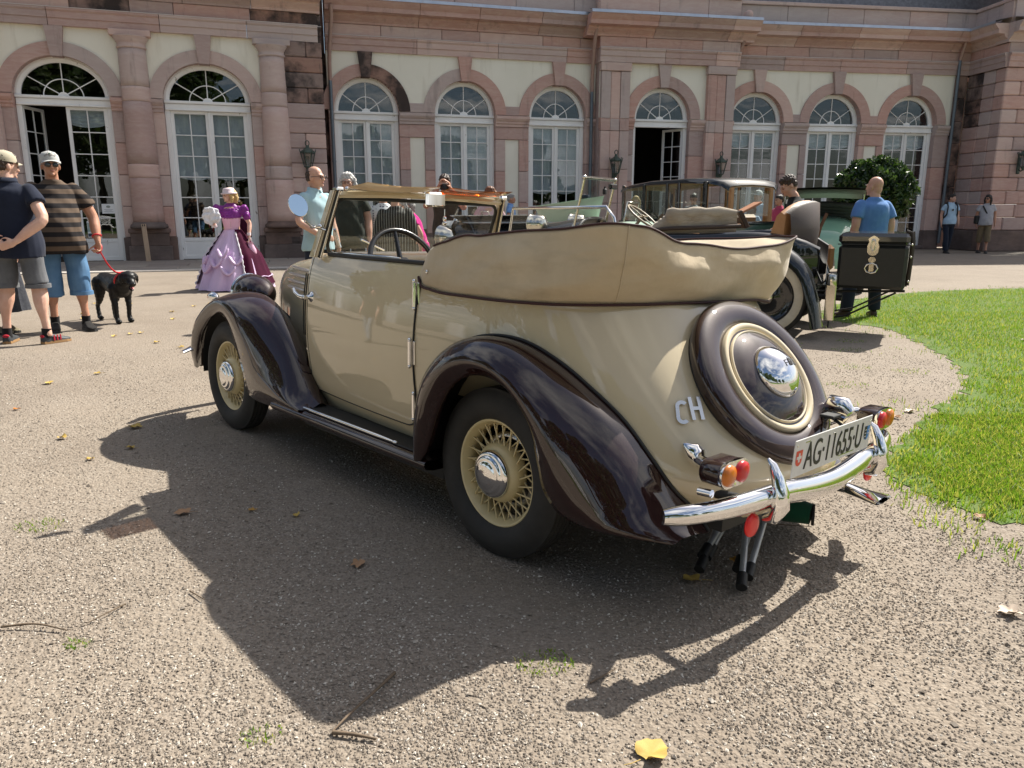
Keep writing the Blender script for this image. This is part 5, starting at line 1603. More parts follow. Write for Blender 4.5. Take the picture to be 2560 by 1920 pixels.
# travelling trunk on the rack
TM = tour.matrix_basis if False else (Matrix.Translation(tour.location) @ RZ(R(TA)))
trunk = thing('travelling_trunk', 'black leather trunk with nickel lock plates on the rack of the black tourer', 'trunk')
trunk.matrix_world = TM @ Matrix.Translation((-.955, 0, .515))
M_trunk = mk('black_trunk_leather', (.010, .011, .010), .42, col2=(.016, .016, .015), vs=20, bump=.15, bs=150)
q = MB(); q.box((0, 0, .22), (.64, .90, .44), .03); q.build('case', M_trunk, trunk)
q = MB(); q.box((0, 0, .50), (.655, .915, .115), .035); q.build('lid', mk('trunk_lid_leather', (.03, .03, .03), .2, bump=.1, bs=150, coat=.8), trunk)
q = MB(); q.tube([(-.33, .455, .445), (.33, .455, .445)], .006, 6); q.tube([(-.328, .46, .445), (-.328, -.46, .445)], .006, 6); q.build('lid_gap', M_blackrub, trunk)
q = MB()
def plate_out(pts): q.add([(x, .462, z) for x, z in pts], [list(range(len(pts)))]); q.add([(x, .456, z) for x, z in pts], [list(range(len(pts)))[::-1]])
crest = [(0, .535), (.03, .52), (.05, .50), (.04, .47), (.055, .43), (.05, .37), (.03, .345), (0, .335)]
P_ = crest + [(-x, z) for x, z in crest[-2:0:-1]]
q.prism(P_, .452, .464); q.build('crest_plate', M_nickel, trunk)
q = MB(); q.tube([(.02 * math.cos(t), .468, .44 + .055 * math.sin(t)) for t in np.linspace(0, 2 * PI, 13)[:-1]], .007, 6, closed=True); q.ell((0, .466, .49), (.02, .006, .015), 8, 6); q.build('crest_relief', M_nickel, trunk)
q = MB(); q.prism([(.035 * math.cos(t), .295 + .03 * math.sin(t)) for t in np.linspace(0, 2 * PI, 15)[:-1]], .452, .463); q.build('lock_plate', M_nickel, trunk)
q = MB(); q.tube([(.062 * math.cos(R(a)), .468, .21 + .05 * math.sin(R(a))) for a in range(0, 360, 45)], .009, 6, closed=True); q.box((0, .460, .22), (.05, .012, .09), .003); q.build('handle_ring', M_nickel, trunk)
for x in (-.30,):
    q = MB(); q.tube([(-.335, .30, .04), (-.345, .30, .3), (-.345, .30, .46), (-.33, .30, .56), (-.28, .30, .575)], .010, 6, flat=2.2); q.tube([(-.335, -.30, .04), (-.345, -.30, .46), (-.33, -.30, .56)], .010, 6, flat=2.2); q.build('strap', M_leathd, trunk)
for z in (.09, .33, .45):
    q = MB(); q.ell((-.345, .43, z), (.012, .016, .012), 8, 6); q.build('stud', M_nickel, trunk)
# leather case lying on the hood
cs = thing('leather_case', 'open black case with reddish brown leather lid on the folded hood', 'case')
cs.matrix_world = TM @ Matrix.Translation((.42, .20, 1.20)) @ RZ(R(25)) @ RY(R(28))
q = MB(); q.box((0, 0, 0), (.05, .32, .20), .006); q.build('case_side', M_leathd, cs)
q = MB(); q.box((-.13, 0, .075), (.23, .33, .02), .006); q.build('lid', mk('russet_leather', (.42, .20, .11), .55, col2=(.36, .17, .09), vs=9), cs)
q = MB(); q.tube([(.035, .10, -.03), (.05, .06, -.03), (.05, -.02, -.03), (.035, -.06, -.03)], .007, 6); q.build('handle', M_nickel, cs)
q = MB(); q.box((.027, .05, .05), (.004, .05, .03)); q.build('tag', M_plate, cs)

# ================================================================ black and green limousine
LA = 118.0
limo = thing('vintage_limousine', 'dark green and black vintage limousine with tan lined cabin', 'car', (3.55, 13.05, 0), R(LA))
M_dgreen = paint('dark_green_paint', (.018, .055, .035), .35)
M_headlining = mk('tan_headlining', (.42, .27, .14), .9)
# local: x forward, y left, origin rear axle mid
HW = .68
def sec_lo(X, w): return [(X, w * .88, .45), (X, w, .6), (X, w * 1.01, .85), (X, w, 1.08), (X, -w, 1.08), (X, -w * 1.01, .85), (X, -w, .6), (X, -w * .88, .45)]
rows = [sec_lo(X, w) for X, w in ((-.55, .52), (-.45, .64), (-.2, HW), (.8, HW + .01), (1.6, HW), (2.1, .62))]
loft_body(rows, 'body', M_dgreen, limo, wv=True)
q = MB(); q.add(rows[0], [list(range(8))]); q.build('tail_panel', M_dgreen, limo)
q = MB(); q.tube([(2.1, .63, 1.09), (1.6, .70, 1.09), (.8, .71, 1.09), (-.2, .70, 1.09), (-.45, .66, 1.09), (-.55, .54, 1.09), (-.55, -.54, 1.09), (-.45, -.66, 1.09), (-.2, -.70, 1.09), (1.6, -.70, 1.09), (2.1, -.63, 1.09)], .03, 8); q.build('waist_rail', M_black, limo)
rows = []
for X, z, w in ((-.56, 1.66, .50), (-.50, 1.73, .60), (-.3, 1.775, .66), (.3, 1.80, .68), (1.2, 1.79, .68), (1.85, 1.74, .66), (2.12, 1.69, .62), (2.16, 1.66, .60)):
    rows.append([(X, w, z - .075), (X, w * .99, z - .03), (X, w * .90, z), (X, w * .5, z + .02), (X, 0, z + .028), (X, -w * .5, z + .02), (X, -w * .9, z), (X, -w * .99, z - .03), (X, -w, z - .075)])
rf = loft_body(rows, 'roof', M_black, limo)
q = MB(); q.grid([[(p[0], p[1] * .985, p[2] - .03 if abs(p[1]) < .55 else p[2] - .002) for p in r_] for r_ in rows], flip=True); q.build('headlining', M_headlining, rf)
for s_ in (1, -1):
    for X, w_ in ((-.22, .09), (.42, .055), (.72, .05), (1.35, .06), (2.05, .05)):
        ww = .665 if X < 2 else .60
        q = MB(); q.box((X, s_ * (ww + .01), 1.40), (w_, .04, .68), .01); q.build('pillar', M_black, limo)
        q = MB(); q.box((X, s_ * (ww - .02), 1.40), (w_ * .8, .03, .66), .006); q.build('pillar_lining', M_tan, limo)
    for a, b in ((-.18, .38), (.45, .69), (.75, 1.31), (1.38, 2.02)):
        q = MB(); q.box(((a + b) / 2, s_ * .672, 1.39), (b - a, .006, .60)); q.build('side_glass', M_clear, limo)
for y in (.42, -.42):
    q = MB(); q.box((-.53, y, 1.38), (.06, .10, .56), .02); q.build('pillar', M_tan, limo)
q = MB(); q.box((-.55, 0, 1.40), (.006, .74, .40)); q.build('rear_glass', M_clear, limo)
q = MB(); q.box((2.12, 0, 1.40), (.006, 1.16, .52)); q.build('windscreen', M_clear, limo)
for X in (-.1, 1.05):
    q = MB(); q.box((X, 0, .98), (.14, 1.1, .5), .05); q.build('seat_back', M_tan, limo)
q = MB(); q.tube([(.19 * math.cos(t), .19 * math.sin(t), 0) for t in np.linspace(0, 2 * PI, 25)[:-1]], .012, 6, closed=True, M=Matrix.Translation((1.65, .3, 1.16)) @ RY(R(-50))); q.tube([(0, 0, 0), (0, 0, -.5)], .015, 6, M=Matrix.Translation((1.65, .3, 1.16)) @ RY(R(-50))); q.tube([(-.18, 0, 0), (.18, 0, 0)], .008, 6, M=Matrix.Translation((1.65, .3, 1.16)) @ RY(R(-50))); q.build('steering_wheel', M_black, limo)
rows = [arch_sec(X, w, z, .5, 13, .5) for X, w, z in ((2.1, .6, 1.10), (2.6, .5, 1.08), (3.6, .36, 1.06))]
loft_body(rows, 'bonnet', M_dgreen, limo, True)
for x, s_ in ((0, 1), (0, -1), (3.1, 1), (3.1, -1)): big_wheel(limo, x, .70 * s_, s_, .40, .06, False)
for s_ in (1, -1):
    C_ = cr(np.array([(.62, .42), (.42, .72), (.1, .86), (-.2, .82), (-.45, .6), (-.55, .38)]), 20)
    rows = [[(x, s_ * y, z + h_) for y, h_ in ((.60, -.02), (.68, .03), (.78, .02), (.84, -.05))] for x, z in C_]
    loft_body(rows, 'rear_wing', M_black, limo)

# ================================================================ mint car with its bonnet up, half hidden
M_mint = paint('mint_paint', (.50, .66, .54), .4)
mint = thing('vintage_saloon', 'mint green vintage car with slotted bonnet panel raised, behind the tourer', 'car', (1.95, 13.0, 0), R(160))
rows = [arch_sec(X, w, z, .45, 15, .5) for X, w, z in ((1.5, .34, 1.0), (1.1, .42, 1.05), (.5, .52, 1.08), (0, .62, 1.12), (-.6, .64, 1.12), (-1.4, .60, 1.05), (-1.8, .4, .8))]
loft_body(rows, 'body', M_mint, mint)
q = MB(); q.add([(.55, .0, 1.09), (1.5, .0, 1.02), (1.55, .30, 1.36), (.35, .42, 1.52)], [[0, 1, 2, 3]]); q.add([(.55, .02, 1.085), (1.5, .02, 1.015), (1.55, .32, 1.355), (.35, .44, 1.515)], [[3, 2, 1, 0]]); rb2 = q.build('raised_bonnet_panel', M_mint, mint)
for u in (.35, .46):
    a = np.array((.55 - .08, .08, 1.17)) ; 
    p0 = np.array((lerp(.5, 1.5, u * .8 + .0), .17, 1.24)); p1 = p0 + np.array([-.10, .17, .17])
    q = MB(); d_ = np.array([.05, 0, -.004]); q.add([p0, p0 + d_, p1 + d_, p1], [[0, 1, 2, 3]]); 
    me_ = q.build('slot', M_blackrub, rb2, Matrix.Translation((0, .016, .006)))
for x, s_ in ((1.0, 1), (1.0, -1), (-1.3, 1), (-1.3, -1)): big_wheel(mint, x, .62 * s_, s_, .36, .06, False)
q = MB(); q.tube([(.0, .5, 1.12), (-.05, .5, 1.42), (-.05, -.5, 1.42), (0, -.5, 1.12)], .014, 6); q.build('windscreen_frame', M_nickel, mint)

# ================================================================ pale green car with folded black top
M_pgreen = paint('pale_green_paint', (.22, .40, .27), .4)
pg = thing('vintage_cabriolet', 'pale green vintage car with half raised black folding top', 'car', (5.2, 13.2, 0), R(68))
rows = [arch_sec(X, w, z, .42, 17, .62) for X, w, z in ((-1.35, .25, .7), (-1.2, .45, .92), (-.8, .60, 1.12), (-.3, .66, 1.20), (.4, .66, 1.15), (1.2, .58, 1.08), (2.0, .42, 1.0), (2.5, .3, .9))]
loft_body(rows, 'body', M_pgreen, pg)
for s_ in (1, -1):
    C_ = cr(np.array([(.1, .40), (-.1, .70), (-.5, .92), (-.9, .86), (-1.2, .6), (-1.38, .36)]), 20)
    loft_body([[(x, s_ * y, z + h_) for y, h_ in ((.52, .0), (.64, .06), (.76, .04), (.82, -.06))] for x, z in C_], 'rear_wing', M_pgreen, pg)
for x, s_ in ((-.55, 1), (-.55, -1), (1.9, 1), (1.9, -1)): big_wheel(pg, x, .66 * s_, s_, .35, .06, False)
rows = [[(X, y, z + .03 * math.cos(y * 2.2)) for y in np.linspace(-.62, .62, 9)] for X, z in ((.35, 1.50), (.1, 1.60), (-.2, 1.58), (-.5, 1.56), (-.78, 1.62))]
tp = loft_body(rows, 'folding_top', mk('black_top_cloth', (.03, .032, .03), .7, col2=(.05, .05, .048), bump=.3, bs=30), pg)
q = MB(); q.grid(np.array(rows) + np.array([0, 0, -.03]), flip=True); q.build('top_lining', M_leathd, tp)
q = MB()
for k in range(4): q.tube([(-.15 - .05 * k, y * .6, 1.22 + .05 * k + .02 * math.cos(y * 3)) for y in np.linspace(-1, 1, 9)], .05, 8)
q.build('folded_cloth', bpy.data.materials['black_top_cloth'], tp)
for s_ in (1, -1):
    q = MB(); q.tube([(-.15, s_ * .58, 1.15), (-.05, s_ * .6, 1.4), (.1, s_ * .6, 1.6)], .012, 6); q.tube([(-.3, s_ * .58, 1.15), (-.5, s_ * .6, 1.55)], .012, 6); q.build('top_iron', M_nickel, tp)
# ================================================================ people
def remesh(mb, voxel, smooth=4, disp=None, mats=None, name='body', keep=None):
    me = mb.mesh(name, mats or [])
    o = bpy.data.objects.new('tmp', me); COL.objects.link(o)
    md = o.modifiers.new('r', 'REMESH'); md.mode = 'VOXEL'; md.voxel_size = voxel; md.use_smooth_shade = True
    if smooth:
        ms = o.modifiers.new('s', 'SMOOTH'); ms.iterations = smooth; ms.factor = .5
    dg = bpy.context.evaluated_depsgraph_get()
    r = bpy.data.meshes.new_from_object(o.evaluated_get(dg))
    bpy.data.objects.remove(o); bpy.data.meshes.remove(me)
    if disp is not None:
        n = len(r.vertices)
        co = np.empty(n * 3); r.vertices.foreach_get('co', co); co = co.reshape(-1, 3)
        no = np.empty(n * 3); r.vertices.foreach_get('normal', no); no = no.reshape(-1, 3)
        co = co + no * disp(co)[:, None]
        r.vertices.foreach_set('co', co.ravel()); r.update()
    r.polygons.foreach_set('use_smooth', [True] * len(r.polygons))
    r.materials.clear()
    for m in (mats if isinstance(mats, (list, tuple)) else [mats]): r.materials.append(m)
    r.name = name
    return r
def folds(a=.006, k=18, seed=0):
    s1, s2, s3 = np.random.default_rng(seed).uniform(0, 6, 3)
    def f(p):
        x, y, z = p.T
        return a * (np.sin(k * (x + .6 * z) + s1 + 2 * np.sin(5 * z + s2)) * .6 + np.sin(k * .7 * (z - .8 * y) + s2 + 1.7 * np.sin(6 * x)) * .6 + np.sin(k * 1.7 * (x - z + y) + s3) * .3)
    return f
def skin_mat(name, c):
    t = NT(name); v = t.coord('Object')
    t.base(t.mix(t.ramp(t.noise(v, 11, 4), [(.3, 0.0), (.7, 1.0)]), c, (c[0] * .88, c[1] * .78, c[2] * .74)))
    t.set(rough=.5, spec=.35); t.b.inputs['Subsurface Weight'].default_value = .08
    t.b.inputs['Subsurface Radius'].default_value = (.012, .004, .002); t.b.inputs['Subsurface Scale'].default_value = 1.0
    return t.mat
M_skin = [skin_mat('skin_light', (.62, .38, .28)), skin_mat('skin_tanned', (.50, .27, .18)), skin_mat('skin_pale', (.68, .44, .34))]
def cloth(name, c, c2=None, rough=.9, vs=8): return mk(name, c, rough, col2=c2 or tuple(x * .78 for x in c), vs=vs, bump=.25, bs=350, bd=.002, spec=.15, sheen=.1)
M_hair = {k: mk('hair_' + k, c, .55, col2=tuple(x * .55 for x in c), vs=60, bump=.6, bs=160, bd=.003, stretch=(1, 1, .3)) for k, c in dict(brown=(.055, .030, .018), grey=(.36, .34, .32), white=(.62, .60, .57), blond=(.62, .42, .17), auburn=(.20, .075, .030), dark=(.025, .018, .014)).items()}
M_eye = plain('eye_dark', (.02, .015, .012), .2)
M_lip = plain('lip', (.42, .16, .13), .5)
M_lens = plain('dark_lens', (.01, .01, .012), .08, coat=1.0)
M_frame = plain('spectacle_frame', (.02, .015, .012), .3)

def vec(*a): return np.array(a, float)
def cap_tube(mb, pts, rad, n=12, k=6):
    P = cr(np.array(pts, float), max(k, len(pts) * 3)); t = np.linspace(0, 1, len(pts)); rr = np.interp(np.linspace(0, 1, len(P)), t, rad)
    mb.tube(P, rr, n)
    mb.ell(P[0], [rr[0]] * 3, n, 8); mb.ell(P[-1], [rr[-1]] * 3, n, 8)
def ell_stack(mb, levels, n=20):
    """levels: (cx, cy, z, rx, ry)"""
    L = np.array(levels, float); zs = L[:, 2]
    t = np.arange(len(L)); Z = crt(t, L, np.linspace(0, len(L) - 1, len(L) * 4))
    rows = [[(c[0] + c[3] * math.cos(a), c[1] + c[4] * math.sin(a), c[2]) for a in np.arange(n) * 2 * PI / n] for c in Z]
    mb.grid(rows, wv=True)
    mb.add(rows[0], [list(range(n))[::-1]]); mb.add(rows[-1], [list(range(n))])
def hand(mb, w, d, nrm_, side, curl=.5, s=1.0):
    """w wrist, d finger direction, nrm_ palm-facing normal, side = +1 if thumb lies on cross(d, n)"""
    d = nrm(d); n = nrm(np.asarray(nrm_, float) - d * (np.asarray(nrm_, float) @ d)); x = np.cross(d, n) * side
    pc = w + d * .048 * s
    Rm = np.stack([x, d, n], 1)
    mb.ell(pc, (.040 * s, .056 * s, .017 * s), 12, 8, rot=Rm)
    mb.tube([w - d * .03 * s, w + d * .02 * s], [.026 * s, .024 * s], 10)
    for k, (off, ln) in enumerate(((.028, .070), (.010, .080), (-.009, .074), (-.027, .058))):
        b = w + d * .092 * s + x * off * s
        a1 = curl * .9; a2 = curl * 1.9
        p1 = b + (d * math.cos(a1) + n * math.sin(a1)) * ln * .52 * s
        p2 = p1 + (d * math.cos(a2) + n * math.sin(a2)) * ln * .48 * s
        mb.tube([b - d * .02 * s, b, p1, p2], [.0095 * s, .0095 * s, .0085 * s, .0070 * s], 8); mb.ell(p2, (.007 * s,) * 3, 8, 6)
    b = w + d * .035 * s + x * .036 * s
    p1 = b + (d * .65 + x * .6 + n * (.25 + curl * .4)) * .042 * s; p2 = p1 + (d * .85 + x * .1 + n * (.3 + curl * .5)) * .035 * s
    mb.tube([b - x * .012 * s, b, p1, p2], [.012 * s, .0115 * s, .010 * s, .0075 * s], 8); mb.ell(p2, (.0075 * s,) * 3, 8, 6)

def person(label, loc, face, H=1.75, g=1.0, belly=0.0, skin=0, shirt=None, sleeve=.55, hem=.84, pants=None, leg=.10, shoes=(.03, .03, .03), socks=None, hair=('short', 'brown'),
           head_yaw=0, head_pitch=0, arms=None, feet=((.10, .0), (-.10, .0)), lean=0.0, voxel=.010, glasses=None, hat=None, collar=False, group=None, toe=(8, -8), shirt_folds=.009, jacket=False, category='person', extras=None, shoe_mats=None, cuff=None):
    """local frame: facing +Y, x to the right hand; units for a 1.75 m figure, scaled by H"""
    k = H / 1.75
    o = thing('person', label, category, loc, R(face - 90), group)
    S = Matrix.Scale(k, 4)
    sk = M_skin[skin]
    Ln = lambda p: np.array([p[0], p[1] + lean * max(0, p[2] - .95), p[2] - .35 * lean * lean * max(0, p[2] - .95)])
    arms = arms or {}
    sh = {1: Ln(vec(.185 * (.6 + .4 * g), -.005, 1.39)), -1: Ln(vec(-.185 * (.6 + .4 * g), -.005, 1.39))}
    A = {}
    for s in (1, -1):
        d_ = dict(elbow=Ln(vec(s * (.235 + .03 * (g - 1)), -.03, 1.14)), wrist=Ln(vec(s * (.245 + .03 * (g - 1)), .05, .90)), hd=(0, .1, -1), hn=(-s, 0, 0), curl=.45)
        d_.update(arms.get(s, {})); A[s] = {q_: (np.array(v_, float) if q_ != 'curl' and q_ != 'hide' else v_) for q_, v_ in d_.items()}
    # ---- body (skin)
    b = MB()
    ell_stack(b, [(0, 0, .84, .12, .09), (0, 0, .98, .14, .10), (0, Ln(vec(0, 0, 1.2))[1], 1.2, .13, .09), (0, Ln(vec(0, 0, 1.38))[1], Ln(vec(0, 0, 1.38))[2], .15, .09), (0, Ln(vec(0, 0, 1.45))[1] - .01, Ln(vec(0, 0, 1.45))[2], .08, .065)], 16)
    hc = Ln(vec(0, .015, 1.62)) + vec(0, lean * .05, 0)
    b.tube([Ln(vec(0, -.02, 1.42)), Ln(vec(0, -.01, 1.50)), hc + vec(0, -.01, -.06)], [.064 * (.7 + .3 * g), .056 * (.7 + .3 * g), .055], 14)
    HM = Matrix.Translation(hc) @ RZ(R(head_yaw)) @ RX(R(head_pitch))
    fw = .92 + .08 * g
    hd_ = MB()
    for c, r in (((0, -.012, .030), (.074, .094, .088)), ((0, .030, -.025), (.063 * fw, .066, .080)), ((0, .042, -.072), (.048 * fw, .046, .036)), ((0, .080, .018), (.050, .020, .016)), ((.032, .072, -.026), (.024, .022, .020)), ((-.032, .072, -.026), (.024, .022, .020)),
                 ((0, .099, -.012), (.011, .018, .026)), ((0, .110, -.032), (.015, .014, .011)), ((0, .089, -.060), (.024, .012, .010)), ((0, .085, -.092), (.020, .016, .016)), ((.076, -.008, -.016), (.011, .020, .032)), ((-.076, -.008, -.016), (.011, .020, .032)), ((0, -.04, -.03), (.058, .055, .075))):
        hd_.ell(c, r, 14, 10, M=HM)
    b.v += hd_.v; b.f += [[i + b.n for i in q_] for q_ in hd_.f]; b.m += hd_.m; b.sm += hd_.sm; b.n += hd_.n
    for s in (1, -1):
        a = A[s]
        if a.get('hide'): continue
        cap_tube(b, [sh[s], (sh[s] + a['elbow']) / 2, a['elbow'], (a['elbow'] * .55 + a['wrist'] * .45), a['wrist']], [.036 * g, .046 * g, .042 * g, .041 * g, .028])
        hand(b, a['wrist'], a['hd'], a['hn'], -s if True else s, a['curl'])
    lt = {}
    for s, (fx, fy) in zip((1, -1), feet):
        hip = vec(s * .088 * g, 0, .88); an = vec(fx, fy - .02, .09); kn = (hip * .48 + an * .52) + vec(0, .025, 0)
        lt[s] = (hip, kn, an)
        if leg > .15 or pants is None:
            cap_tube(b, [hip, (hip + kn) / 2, kn, kn * .62 + an * .38 + vec(0, -.022, 0), an * .85 + kn * .15, an], [.085 * g, .074 * g, .055 * g, .056 * g, .036, .036])
    body = link('body', remesh(b, voxel, 3, None, sk, 'body'), o, S)
    # ---- face details
    def hpart(name, mat, fn):
        q = MB(); fn(q); x = q.build(name, mat, body); x.matrix_local = HM; return x
    if glasses is None:
        for s in (1, -1): hpart('eye', M_eye, lambda q: q.ell((s * .031, .092, -.001), (.011, .006, .0055), 8, 6))
    for s in (1, -1): hpart('eyebrow', M_hair[hair[1]] if hair[0] != 'bald' else M_hair['grey'], lambda q: q.ell((s * .032, .096, .019), (.019, .006, .004), 8, 6))
    hpart('mouth', M_lip, lambda q: q.ell((0, .0985, -.060), (.021, .006, .0045), 10, 6))
    if glasses:
        def gl(q):
            for s in (1, -1):
                q.tube([(s * (.033 + .025 * math.cos(t)), .108, -.004 + .019 * math.sin(t)) for t in np.linspace(0, 2 * PI, 15)[:-1]], .0032, 6, closed=True)
                q.tube([(s * .058, .106, .0), (s * .080, .05, .004), (s * .082, -.01, .0)], .003, 6)
            q.tube([(-.009, .110, .002), (.009, .110, .002)], .003, 6)
        hpart('glasses', M_frame, gl)
        if glasses == 'sun':
            for s in (1, -1): hpart('lens', M_lens, lambda q: q.ell((s * .033, .106, -.004), (.026, .006, .020), 12, 8))
        else:
            for s in (1, -1): hpart('eye', M_eye, lambda q: q.ell((s * .031, .093, -.002), (.010, .005, .005), 8, 6))
    # ---- hair
    st, hc_ = hair
    if st != 'bald' and st is not None:
        q = MB()
        if st in ('short', 'receding'):
            if st == 'short': q.ell((0, -.018, .048), (.081, .098, .083), 14, 10); q.ell((0, .035, .085), (.060, .055, .035), 12, 8)
            q.ell((0, -.048, .0), (.0775, .064, .066), 14, 10)
            if st == 'receding': q.ell((0, -.046, .03), (.0770, .066, .072), 14, 10)
        elif st in ('long', 'bob'):
            q.ell((0, -.018, .045), (.086, .102, .086), 14, 10); q.ell((0, .03, .09), (.065, .05, .03), 12, 8)
            lw_ = -.13 if st == 'bob' else -.20
            for s in (1, -1): q.tube([(s * .075, .0, .05), (s * .088, -.005, -.04), (s * .080, .0, lw_)], [.03, .034, .02], 10)
            q.tube([(0, -.08, .04), (0, -.095, -.05), (0, -.085, lw_ - .01)], [.06, .062, .04], 12)
        sd = int(abs(loc[0] * 71 + loc[1] * 13)) % 97
        me = remesh(q, .007 if voxel < .012 else .011, 1, lambda p: .004 * np.sin(p[:, 0] * 170 + 3 * np.sin(p[:, 2] * 60) + sd) + .003 * np.sin(p[:, 1] * 210 + p[:, 2] * 90), M_hair[hc_], 'hair')
        x = link('hair', me, body); x.matrix_local = HM
    # ---- hats
    if hat:
        kind, hm = hat
        q = MB()
        if kind == 'cap':
            q.lathe([(.092, -.005), (.094, .03), (.086, .07), (.06, .105), (.02, .12), (0, .122)], 20, M=Matrix.Translation((0, -.012, .035)) @ SC(.92, 1.1, .82))
            rows = [[(x * .085, .07 + (.075 * (1 - x * x)) * w_, .048 - .018 * w_ - .016 * x * x) for w_ in (0, .5, 1)] for x in np.linspace(-1, 1, 11)]
            q.grid(rows); q.grid(np.array(rows) - np.array([0, 0, .004]), flip=True); q.ell((0, -.012, .137), (.008, .008, .004), 8, 4)
        elif kind == 'straw':
            q.lathe([(.15, .055), (.15, .062), (.095, .064), (.094, .125), (.0, .128)], 26, M=SC(.95, 1.05, 1)); q.lathe([(.15, .055), (.095, .055)], 26)
        elif kind == 'peaked':
            q.lathe([(.088, .02), (.092, .06), (.118, .10), (.11, .118), (0, .125)], 24, M=SC(.95, 1.1, 1)); rows = [[(x * .075, .08 + .05 * (1 - x * x) * w_, .03 - .03 * w_) for w_ in (0, 1)] for x in np.linspace(-1, 1, 9)]; q.grid(rows)
        elif kind == 'bonnet':
            q.lathe([(.125, .02), (.135, .035), (.10, .05), (.095, .09), (.08, .12), (0, .13)], 22, M=SC(.95, 1.05, 1)); q.lathe([(.125, .02), (.09, .045)], 22)
        x = q.build('hat', hm, o); x.matrix_local = S @ HM
        if kind in ('straw', 'peaked'):
            q = MB(); q.lathe([(.0965, .068), (.0965, .092)] if kind == 'straw' else [(.091, .03), (.094, .055)], 26, M=SC(.955, 1.055 if kind == 'straw' else 1.11, 1)); y = q.build('hat_band', M_ink, x)
    # ---- shirt
    if shirt is not None:
        q = MB(); gb = .6 + .4 * g
        bl = belly
        lv = [(0, bl * .35, hem, .192 * g, .142 * g + bl * .3), (0, bl * .5, hem + .10, .190 * g, .142 * g + bl * .45), (0, bl * .55, 1.06, .172 * g, .130 * g + bl * .5), (0, bl * .35, 1.20, .170 * g, .125 * g + bl * .3), (0, .0, 1.32, .184 * gb, .125 * g), (0, -.008, 1.395, .172 * gb, .105 * g), (0, -.012, 1.44, .122 * gb, .085), (0, -.012, 1.468, .090 * gb, .072 * gb), (0, -.012, 1.49, .070 * gb, .064 * gb)]
        lv = [c for i_, c in enumerate(lv) if i_ < 2 or c[2] > hem + .11]
        lv = [(c[0], Ln(vec(0, c[1], c[2]))[1], Ln(vec(0, c[1], c[2]))[2], c[3], c[4]) for c in lv]
        ell_stack(q, lv, 22)
        for s in (1, -1):
            a = A[s]
            if a.get('hide'): continue
            path = [sh[s] + vec(-s * .03, 0, .0), sh[s] * .55 + a['elbow'] * .45, a['elbow']]
            if sleeve > 1: path += [a['elbow'] * .4 + a['wrist'] * .6, a['wrist']]
            full = cr(np.array(path), 14)
            fr = min(1, sleeve if sleeve <= 1 else 1.0)
            full = full[:max(3, int(round(len(full) * fr)))]
            rr = np.linspace(.060 * g, (.069 * g if sleeve <= 1 else .045), len(full))
            q.tube(full, rr, 14); q.ell(full[0], (rr[0],) * 3, 12, 8)
        sd = int(abs(loc[0] * 53 + loc[1] * 29 + H * 100)) % 997
        x = link('jacket' if jacket else 'shirt', remesh(q, max(voxel, .010), 3, folds(shirt_folds, 17, sd), shirt, 'shirt'), o, S)
        if collar:
            q = MB(); nb = Ln(vec(0, -.012, 1.485))
            rows = [[(nb[0] + (.074 + .012 * w_) * gb * math.cos(t), nb[1] + (.070 + .016 * w_) * math.sin(t), nb[2] + .028 - .034 * w_ - .018 * max(0, math.sin(t)) + (.012 if w_ == .3 else 0)) for w_ in (0, .3, 1)] for t in np.linspace(PI / 2 + .25, 2 * PI + PI / 2 - .25, 24)]
            q.grid(rows); q.build('collar', shirt, x)
    # ---- trousers or shorts
    if pants is not None:
        q = MB()
        ell_stack(q, [(0, 0, .80, .145 * g, .105 * g), (0, belly * .1, .90, .158 * g, .116 * g + belly * .1), (0, belly * .2, 1.0, .145 * g, .108 * g + belly * .2)], 20)
        for s in (1, -1):
            hip, kn, an = lt[s]
            full = cr(np.array([hip + vec(0, 0, -.02), (hip + kn) / 2, kn, (kn + an) / 2, an + vec(0, 0, -.03)]), 30)
            full = full[full[:, 2] > leg]
            t_ = np.linspace(0, 1, len(full))
            w0, w1 = .086 * g, (.083 * g if leg > .3 else .072)
            q.tube(full, w0 + (w1 - w0) * t_**.8, 16)
        sd = int(abs(loc[0] * 31 + loc[1] * 47)) % 997
        tr = link('shorts' if leg > .25 else 'trousers', remesh(q, max(voxel, .010), 3, folds(.006, 15, sd), pants, 'trousers'), o, S)
        if cuff is not None:
            for s in (1, -1):
                hip, kn, an = lt[s]; full = cr(np.array([hip, (hip + kn) / 2, kn, (kn + an) / 2, an]), 40)
                c0 = full[np.argmin(abs(full[:, 2] - leg - .01))]
                q = MB(); q.tube([c0 + vec(0, 0, .025), c0 + vec(0, 0, -.012)], .089 * g, 22); q.build('cuff', cuff, tr, Matrix.Identity(4))
    # ---- socks, shoes
    for s, (fx, fy), tw in zip((1, -1), feet, toe):
        FM = S @ Matrix.Translation((fx, fy, 0)) @ RZ(R(tw))
        if socks is not None:
            q = MB(); q.tube([(0, -.02, .06), (0, -.02, .10), (0, -.018, .145)], [.045, .041, .043], 12); q.build('sock', socks, o, FM)
        q = MB()
        rows = []
        for y, w_, h_ in ((-.075, .022, .045), (-.07, .032, .075), (-.04, .039, .095), (0, .041, .098), (.04, .042, .085), (.09, .046, .062), (.14, .047, .052), (.175, .038, .044), (.195, .018, .034)):
            rows.append([(w_ * np.sign(math.cos(t)) * abs(math.cos(t))**.7, y, .022 + (h_ - .022) * max(0, math.sin(t))**.75) for t in np.linspace(-.0, PI, 11)])
        q.grid(rows); q.add(rows[0], [list(range(11))]); q.add(rows[-1], [list(range(11))[::-1]])
        sm_, so_ = shoe_mats or (plain('shoe_leather', shoes, .5), M_blackrub)
        x = q.build('shoe', sm_, o, FM)
